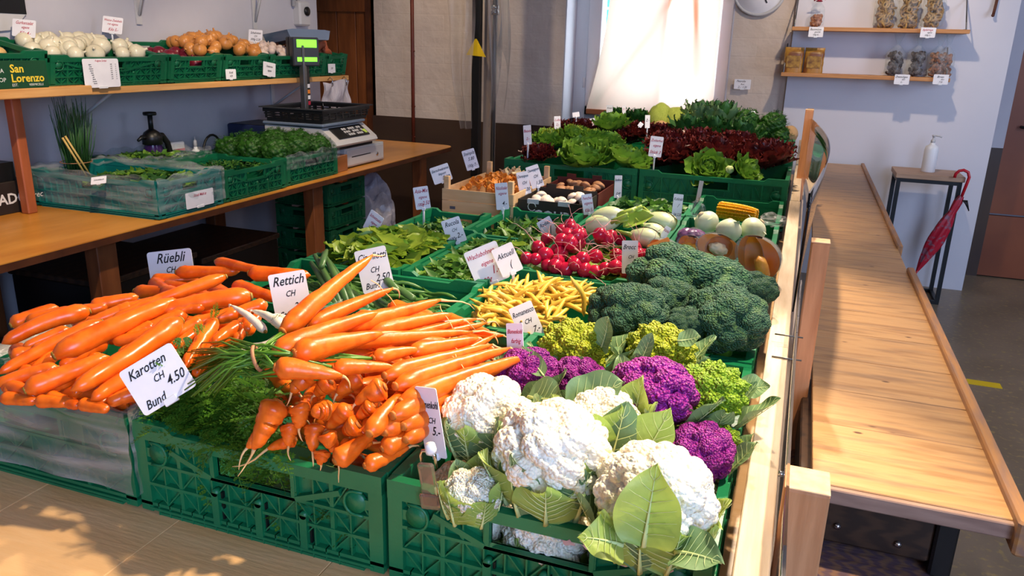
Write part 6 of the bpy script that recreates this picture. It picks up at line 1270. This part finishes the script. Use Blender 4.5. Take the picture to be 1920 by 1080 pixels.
# ------------------------------------------------------------------ film liners on crates
def liner(x0, x1, y0, y1, z0, z1, lab, seed, m, front=True, over=.012, right=True, left=True, back=True, drop=0):
    "polythene folded over the crate rim and hanging down outside"
    ph = seed * 1.7; mb = MB(); g = .006
    per = [(x0 - g, y0 - g), (x1 + g, y0 - g), (x1 + g, y1 + g), (x0 - g, y1 + g)]; seg = []
    sides = [front, right, back, left]
    for k in range(4):
        if not sides[k]: continue
        a, b = Vector((*per[k], 0)), Vector((*per[(k + 1) % 4], 0)); n = Vector((b.y - a.y, a.x - b.x, 0)).normalized()
        def fn(u, v, a=a, b=b, n=n, k=k):
            p = a.lerp(b, u); w_ = .0022 * math.sin(u * 19 + ph + v * 6) + .0016 * math.sin(v * 23 + u * 5)
            edge = .006 * math.sin(u * 13 + ph) + .004 * math.sin(u * 31)
            if v < .75: q = v / .75; z = z0 + drop * u + (z1 + over + edge - z0 - drop * u) * q; off = .004 + w_
            else: q = (v - .75) / .25; z = z1 + over + edge - .03 * q * q; off = .004 - .028 * q
            return tuple(p + n * off + Vector((0, 0, z)))
        mb.grid(fn, 50, 24)
    o = mb.obj('plastic_liner', m); return tag(o, lab, 'plastic film')
liner(-1.237, -.841, .757, 1.30, TOP + .03, .9, 'milky polythene wrapped around the loose carrot crate', 1, LINER, back=False)
liner(-2.83, -2.21, 2.25, 2.605, TOP + .025, .9, 'wrinkled clear film around the chives crate', 2, LINER2)
liner(-2.66, -2.225, 3.06, 3.50, .83, .888, 'clear film tucked over the parsley crate rim', 3, CLEAR, front=False, back=False, left=False)
liner(-2.93, -2.62, 2.62, 3.02, .87, .9, 'clear film hanging over the rear crate beside the spray bottle', 4, CLEAR)
# ------------------------------------------------------------------ herbs on the side counter
leafheap('sorrel_leaves', -2.66, -2.23, 2.27, 2.585, .845, .035, 240, .05, .017, [LETG, ROCKET, LETD], 'heap of green sorrel leaves in the film-wrapped crate', 31, .2)
leafheap('thyme_sprigs', -2.58, -2.23, 2.64, 3.03, .85, .02, 260, .04, .005, [ROCKET, LETD], 'heap of thyme sprigs in the middle counter crate', 32, .3, up=.9)
leafheap('mint_leaves', -2.91, -2.63, 2.64, 3.0, .87, .025, 200, .045, .013, [ROCKET, LETG], 'heap of mint leaves in the rear crate under film', 33, .2)
rg = random.Random(9)
k = 0
names = ['front left', 'front middle', 'front right', 'rear left', 'rear middle', 'rear right', 'top left', 'top right', 'far rear']
for (x, y, z) in ((-2.58, 3.12, .90), (-2.46, 3.13, .905), (-2.33, 3.14, .90), (-2.58, 3.27, .91), (-2.45, 3.28, .925), (-2.31, 3.28, .91), (-2.53, 3.42, .91), (-2.40, 3.42, .915), (-2.29, 3.42, .895)):
    inst(PM[k % 2], 'curly_parsley', T((x, y, z), (0, 0, k), .075), 'dark curly parsley head in the crate by the cash drawer, %s' % names[k], 'parsley', 'curly parsley heads'); k += 1
# chives bunch with two sticks
c = thing('chives_bunch', (0, 0, 0), 'tall bunch of chives standing in the film-wrapped crate', 'chives'); mb = MB(); base = P(146, 326, .865)
for i in range(120):
    a = rg.uniform(0, 2 * PI); r0 = .042 * math.sqrt(rg.random()); b = base + Vector((r0 * math.cos(a), r0 * math.sin(a), 0)); h = rg.uniform(.18, .31); t_ = b + Vector((math.cos(a) * r0 * .9 + rg.gauss(0, .014), math.sin(a) * r0 * .9 + rg.gauss(0, .014), h)); m_ = b.lerp(t_, .55) + Vector((rg.gauss(0, .004), rg.gauss(0, .004), 0))
    mb.tube([b, m_, t_], [.0023, .002, .0007], 5)
mb.obj('stalks', CHIVE, c)
MB().tube([base + Vector((.058 * math.cos(a), .058 * math.sin(a), .05)) for a in np.linspace(0, 6.28, 17)], .002, 5, caps=False).obj('rubber_band', RUBBER, c)
for i, (a, b_) in enumerate((((163, 332), (117, 258)), ((170, 330), (122, 255)))):
    A_, B_ = PX(*a, base.x + .12), PX(*b_, base.x + .09); tag(MB().tube([A_, B_], .004, 8).obj('bamboo_stick', STICK), 'thin bamboo stick leaning on the chives, %s one' % ['left', 'right'][i], 'stick', 'bamboo sticks')
# black pressure sprayer
s = thing('spray_bottle', (-2.80, 2.86, TOP), 'black pump sprayer with a purple bottle behind the crates', 'sprayer')
MB().lathe([(0, 0), (.072, 0), (.076, .01), (.074, .05), (.060, .11), (.045, .15), (.036, .18), (.036, .19)], 28).obj('bottle', PURB, s)
mb = MB(); mb.lathe([(.038, .18), (.044, .182), (.044, .215), (.034, .235), (.02, .245), (.012, .25)], 22); mb.tube([(0, 0, .24), (0, 0, .315)], .011, 12); mb.lathe([(0, .31), (.028, .312), (.03, .318), (.028, .326), (0, .328)], 18)
mb.tube([(0, -.02, .215), (-.0, -.06, .218), (0, -.085, .205)], [.014, .010, .006], 10); mb.obj('pump_head', BLACK, s)
MB().tube([(0, .02, .22), (.0, .06, .215), (0, .09, .18), (0, .105, .12), (0, .11, .09)], [.014, .015, .014, .013, .012], 10).obj('handle', BLACK, s)
s = thing('spray_bottle', (-2.86, 3.20, TOP), 'small white bottle with a pump right of the black sprayer', 'bottle'); MB().lathe([(0, 0), (.026, 0), (.027, .09), (.02, .11), (.009, .12), (.009, .135)], 18).obj('bottle', WHITEP, s); MB().lathe([(0, .13), (.01, .13), (.008, .16), (.003, .165), (.003, .18), (0, .18)], 12).obj('nozzle', LGREY, s)
o = MB().bbox((-2.90, 3.03, TOP), (-2.86, 3.13, TOP + .165), .006).obj('white_container', WHITEP); tag(o, 'white container with a red strip beside the sprayer handle', 'container'); MB().box((-2.8595, 3.035, TOP + .12), (-2.859, 3.125, TOP + .132)).obj('red_strip', REDINK, o)
o = crate(-2.93, -2.70, 3.06, 3.50, 'flat dark tray behind the parsley crate', m=DGREEN, lod=(0, 0), H=.10, group='dark trays at the wall'); o['category'] = 'tray'
o = MB().bbox((-2.93, 3.53, TOP), (-2.62, 3.80, TOP + .215), .006).obj('storage_bin', NAVY); tag(o, 'dark navy bin standing behind the scale', 'bin')
MB().box((-2.92, 3.54, TOP + .2151), (-2.63, 3.79, TOP + .217)).obj('bin_rim', BLACK, o)
tag(MB().tube([(-2.84, 3.30 + .07 * math.cos(a), TOP + .09 + .09 * math.sin(a)) for a in np.linspace(-.2, PI + .2, 12)], .006, 8).obj('black_cable', BLACK), 'black cable looping up against the wall', 'cable')
# avocado box at the far left, small dark crates
a = MB().bbox((-2.93, 1.40, TOP), (-2.775, 2.21, TOP + .12), .003).obj('avocado_box', BOXD); tag(a, 'dark printed AVOCADO fruit box at the left picture edge', 'box')
join_text([('AVOCADO', .055, frame((-2.7745, 2.04, TOP + .055), (1, 0, 0), (0, 1, 0)), 0, dict(shear=0, bold=.0012, align='CENTER')), ], 'box_lettering', [WPRINT], a)
join_text([('sorec', .032, frame((-2.7745, 2.17, TOP + .055), (1, 0, 0), (0, 1, 0)), 0, dict(shear=.2, align='LEFT'))], 'small_lettering', [WPRINT], a)
MB().box((-2.88, 1.5, TOP + .121), (-2.79, 2.15, TOP + .19)).obj('box_insert', BLACK, a)
# San Lorenzo box on the shelf
b = MB(); x0, x1, y0, y1, z0, z1 = -2.585, -2.568, 1.72, 2.165, SZ + .012, SZ + .105
b = MB().bbox((-2.60, 1.70, z0), (-2.566, 2.165, z1), .002).obj('printed_box', BOXG); tag(b, 'green printed San Lorenzo box at the left end of the shelf', 'box')
X = -2.5655
join_text([('San', .038, frame((X, 2.02, z0 + .066), (1, 0, 0), (0, 1, 0)), 0, dict(shear=0, align='LEFT', bold=.0008)), ('Lorenzo', .038, frame((X, 2.02, z0 + .034), (1, 0, 0), (0, 1, 0)), 0, dict(shear=0, align='LEFT', bold=.0008)), ('EST.', .013, frame((X, 2.02, z0 + .012), (1, 0, 0), (0, 1, 0)), 1, dict(shear=0, align='LEFT')), ('VERMICELLI', .011, frame((X, 2.085, z0 + .012), (1, 0, 0), (0, 1, 0)), 1, dict(shear=0, align='LEFT'))], 'box_lettering', [GOLD, WPRINT], b)
join_text([('FRUTTA', .02, frame((X, 1.96, z0 + .06), (1, 0, 0), (0, 1, 0)), 1, dict(shear=0, align='CENTER')), ('DOP', .02, frame((X, 1.98, z0 + .03), (1, 0, 0), (0, 1, 0)), 1, dict(shear=0, align='CENTER'))], 'side_lettering', [GOLD, WPRINT], b)
# produce in the shelf crates
def onion(m, roots=True):
    mb = MB(); mb.lathe([(0, -.86), (.3, -.84), (.8, -.55), (1, -.05), (.9, .4), (.55, .74), (.2, .92), (.12, 1.1), (.14, 1.28), (0, 1.3)], 18); return mb.mesh('onion', m)
OW, OY2, OR, GA, SH = onion(ONW), onion(ONY), onion(ONR), onion(GARLIC), onion(SHALL)
v, f = bumpy(4, [(8, .1, 0, .2)], 3); POT = MB().add(v, f, 0, T(sc=(1.3, .9, .8)), True).mesh('potato', POTATO); SWP = MB().add(v, f, 0, T(sc=(2.0, .8, .75)), True).mesh('sweet_potato', SWEET)
def fill(me, name, x0, x1, y0, y1, zb, dome, n, r, lab, cat, grp, seed):
    r3 = random.Random(seed)
    for i in range(n):
        x, y = r3.uniform(x0, x1), r3.uniform(y0, y1); u = (x - x0) / (x1 - x0) * 2 - 1; v_ = (y - y0) / (y1 - y0) * 2 - 1
        inst(me, name, T((x, y, zb + (-2.615 - x) * .19 + dome * math.sqrt(max(0, (1 - u * u) * (1 - v_ * v_))) + r3.uniform(-.012, .006)), (r3.uniform(-1.3, 1.3), r3.uniform(-1.3, 1.3), r3.uniform(0, 6)), r * r3.uniform(.85, 1.12)), lab, cat, grp)
fill(OW, 'onion', -2.87, -2.66, 2.27, 2.74, SZ + .105, .03, 38, .036, 'large white onion in the shelf crate with the price list', 'onion', 'white onions', 1)
fill(OR, 'onion', -2.87, -2.66, 2.84, 3.12, SZ + .075, .0, 14, .034, 'red onion low in the second shelf crate', 'onion', 'red onions', 2)
fill(OY2, 'onion', -2.88, -2.65, 3.10, 3.50, SZ + .11, .06, 44, .031, 'yellow-brown onion heaped on the shelf crate', 'onion', 'yellow onions', 3)
fill(GA, 'garlic_bulb', -2.87, -2.66, 3.50, 3.79, SZ + .105, .035, 36, .022, 'pale garlic bulb in the shelf crate', 'garlic', 'garlic bulbs', 4)
fill(SH, 'shallot', -2.87, -2.66, 3.82, 4.0, SZ + .105, .01, 26, .018, 'reddish shallot behind the scale display', 'shallot', 'shallots', 5)
fill(SWP, 'sweet_potato', -2.85, -2.68, 4.06, 4.20, SZ + .115, .03, 10, .030, 'reddish sweet potato in the last shelf crate', 'sweet potato', 'sweet potatoes', 6)
fill(POT, 'potato', -2.87, -2.66, 1.75, 2.14, SZ + .09, .02, 26, .032, 'yellow potato in the first shelf crate', 'potato', 'potatoes', 7)
o = MB().prism([(-.14, 0), (.14, 0), (.16, .05), (.12, .055), (-.12, .055), (-.16, .05)], 0, .20, 0, T((-2.84, 3.98, SZ + .17), (PI / 2 - .15, .0, 1.35))).obj('scoop_pan', TRAY); tag(o, 'blue-grey metal scale pan lying on the last shelf crates', 'pan')
o.hide_render = False
# hanging carrier bags
for i, y in enumerate((4.02,)):
    t = thing('carrier_bags', (0, 0, 0), 'bundle of white carrier bags hanging on wire hooks under the shelf end', 'bags')
    def fn(u, v): return (-2.585 + .012 * math.sin(u * 12) + .01 * math.sin(v * 7 + u * 9), 3.96 + .27 * u + (.012 * (v)) * (1 if u > .5 else -1), SZ - .03 - .17 * v - .012 * math.sin(u * PI * 2))
    MB().grid(fn, 30, 16).obj('bag_sheet', BAGW, t); MB().grid(lambda u, v: (fn(u, v)[0] - .012, fn(u, v)[1] + .004, fn(u, v)[2]), 30, 16).obj('bag_sheet', BAGW, t)
    for yy in (4.02, 4.17): MB().tube([(-2.60, yy, SZ - .02), (-2.585, yy, SZ - .005), (-2.57, yy, SZ - .015), (-2.57, yy + .005, SZ - .05), (-2.585, yy + .008, SZ - .06)], .003, 6).obj('wire_hook', CHROME, t)
# ------------------------------------------------------------------ cash drawer, scale, display
cx0, cx1, cy0, cy1 = -2.60, -2.262, 3.64, 4.06; z = TOP + .008
t = thing('cash_drawer', (0, 0, 0), 'light grey steel cash drawer at the end of the side counter', 'cash drawer')
MB().bbox((cx0, cy0, z), (cx1 - .006, cy1, z + .100), .003).obj('drawer_case', LGREY, t)
f = MB().bbox((cx1 - .006, cy0 + .012, z + .008), (cx1, cy1 - .012, z + .090), .002).obj('drawer_front', LGREY, t)
MB().box((cx1, cy0 + .06, z + .05), (cx1 + .0008, cy0 + .26, z + .055)).obj('slot', BLACK, f); MB().lathe([(0, 0), (.011, 0), (.011, .004), (0, .004)], 16, 0, T((cx1, cy1 - .09, z + .04), (0, PI / 2, 0))).obj('lock', CHROME, f)
for x in (cx0 + .02, cx1 - .03):
    for y in (cy0 + .03, cy1 - .04): MB().lathe([(.012, -.007), (.012, .0)], 12, 0, T((x, y, z))).obj('foot', BLACK, t)
tag(MB().bbox((-2.40, 3.52, TOP), (-2.245, 3.63, TOP + .085), .003).obj('wooden_block', PLYTOP), 'orange-brown wooden block between parsley crate and cash drawer', 'block')
z = TOP + .112; t = thing('shop_scale', (0, 0, 0), 'grey electronic shop scale standing on the cash drawer', 'scale')
MB().bbox((-2.60, 3.53, z - .003), (-2.27, 3.94, z + .018), .004).obj('base_plate', BLACK, t)
def prof(x): return x
# body: side profile in y-z swept along... front lip towards the room
mb = MB(); pr = [(-2.66, 0), (-2.24, 0), (-2.225, .012), (-2.235, .030), (-2.32, .095), (-2.66, .098)]
mb.prism(pr, 3.50, 3.92, 0, Matrix(((1, 0, 0, 0), (0, 0, 1, 0), (0, 1, 0, z + .018), (0, 0, 0, 1)))); mb.obj('scale_body', LGREY, t)
a = math.atan2(.065, -.085)
k_ = MB(); M_ = Matrix.Translation((-2.2775, 3.71, z + .018 + .0625)) @ Euler((0, PI / 2 - math.atan2(.065, .085) * 1.0 + 0, 0)).to_matrix().to_4x4()
M_ = frame((-2.2765, 3.71, z + .018 + .0640), (.607, 0, .794), (0, 1, 0)); k_.bbox((-.155, -.042, 0), (.155, .042, .004), .002, 0, M_); kp = k_.obj('key_panel', BLACK, t)
mb = MB(); r4 = random.Random(2)
for i in range(9):
    for j in range(3): mb.bbox((-.06 + i * .021, -.03 + j * .021, .004), (-.045 + i * .021, -.015 + j * .021, .0065), .001, 1 if (i + j) % 4 == 0 else 0, M_)
mb.bbox((.115, -.03, .004), (.145, .0, .0065), .001, 2, M_); mb.obj('keys', [LGREY, DGREY, mat('lime_key', 'C8E860', rough=.5)], kp)
MB().box((-2.60, 3.4995, z + .045), (-2.46, 3.4999, z + .08)).obj('side_label', BLUEINK, t)
MB().bbox((-2.66, 3.48, z + .122), (-2.29, 3.90, z + .136), .004).obj('weighing_plate', TRAY, t)
b = thing('weighing_basket', (0, 0, 0), 'black slotted plastic basket standing on the scale', 'basket'); zb = z + .137; mb = MB()
bx0, bx1, by0, by1 = -2.64, -2.31, 3.50, 3.94
def wall4(mb, e, z0, z1, th=.004):
    mb.box((bx0 - e, by0 - e, z0), (bx1 + e, by0 - e + th, z1)); mb.box((bx0 - e, by1 + e - th, z0), (bx1 + e, by1 + e, z1)); mb.box((bx0 - e, by0 - e + th, z0), (bx0 - e + th, by1 + e - th, z1)); mb.box((bx1 + e - th, by0 - e + th, z0), (bx1 + e, by1 + e - th, z1))
wall4(mb, .002, zb, zb + .018); wall4(mb, .008, zb + .024, zb + .030); wall4(mb, .012, zb + .036, zb + .042); wall4(mb, .016, zb + .048, zb + .068)
for u in np.linspace(0, 1, 8):
    x = bx0 + (bx1 - bx0) * u; y = by0 + (by1 - by0) * u
    for yy in (by0 - .010, by1 + .006): mb.box((x - .006, yy, zb + .016), (x + .006, yy + .004, zb + .05))
    for xx in (bx0 - .010, bx1 + .006): mb.box((xx, y - .006, zb + .016), (xx + .004, y + .006, zb + .05))
mb.box((bx0, by0, zb), (bx1, by1, zb + .004)); mb.obj('basket_walls', BLACK, b)
mb = MB(); e = .03; z1 = zb + .068; th = .018
mb.box((bx0 - e, by0 - e, z1), (bx1 + e, by0 - e + th, z1 + .006)); mb.box((bx0 - e, by1 + e - th, z1), (bx1 + e, by1 + e, z1 + .006)); mb.box((bx0 - e, by0 - e + th, z1), (bx0 - e + th, by1 + e - th, z1 + .006)); mb.box((bx1 + e - th, by0 - e + th, z1), (bx1 + e, by1 + e - th, z1 + .006)); mb.obj('basket_rim', DGREY, b)
# customer display on its pole
pp = PX(571, 160, -2.55); t = thing('scale_display', (0, 0, 0), 'green lit display unit on a grey pole above the scale', 'display')
MB().bbox((-2.565, pp.y - .022, z + .1), (-2.535, pp.y + .008, SZ + .17), .003).obj('pole', GREYM, t); MB().bbox((-2.563, pp.y + .008, z + .1), (-2.54, pp.y + .038, SZ + .12), .002).obj('pole_cover', BLACK, t)
dz = PX(570, 97, -2.54); M_ = Matrix.Translation((-2.535, pp.y + .005, dz.z)) @ Matrix.Rotation(-.55, 4, 'Z')
MB().bbox((-.045, -.075, -.074), (.006, .075, .074), .006, 0, M_).obj('display_housing', DGREY, t); MB().bbox((-.085, -.075, -.074), (-.045, .045, .074), .006, 0, M_).obj('rear_housing', BLACK, t)
MB().box((.006, -.052, .022), (.0075, .060, .062), 0, M_).obj('lit_screen', LCD, t); MB().box((.006, -.052, -.050), (.0075, .060, -.028), 0, M_).obj('lit_screen', LCD, t)
mb = MB()
for k, c_ in enumerate((0, 1, 2, 1)): mb.box((-2.5399, pp.y + .012, SZ - .06 + k * .03 - .08), (-2.5392, pp.y + .034, SZ - .04 + k * .03 - .08), c_)
mb.obj('stickers', [REDINK, CARD, PUMP], t)
# pale bag below the counter end
o = crumple(Vector((-2.42, 4.16, .38)), (.08, .11, .20), 'pale lilac plastic bag hanging beside the crate stack', 5, PALEBAG, 5, 'plastic_bag')

# dark clutter stored below the side counter
for i, (y0, y1, h, lab) in enumerate(((.95, 1.55, .42, 'nearest dark box under the side counter'), (2.12, 2.62, .50, 'dark box under the side counter right of the near leg'), (2.66, 3.2, .46, 'dark box under the side counter before the middle leg'), (1.60, 1.92, .30, 'low dark box under the side counter left of the near leg'))):
    t = thing('storage_box', (0, 0, 0), lab, 'box'); MB().bbox((-2.86, y0, 0), (-2.40, y1, h), .005).obj('box_body', BLACK, t); MB().bbox((-2.87, y0 - .008, h + .0005), (-2.39, y1 + .008, h + .025), .004).obj('box_lid', DARKW, t)
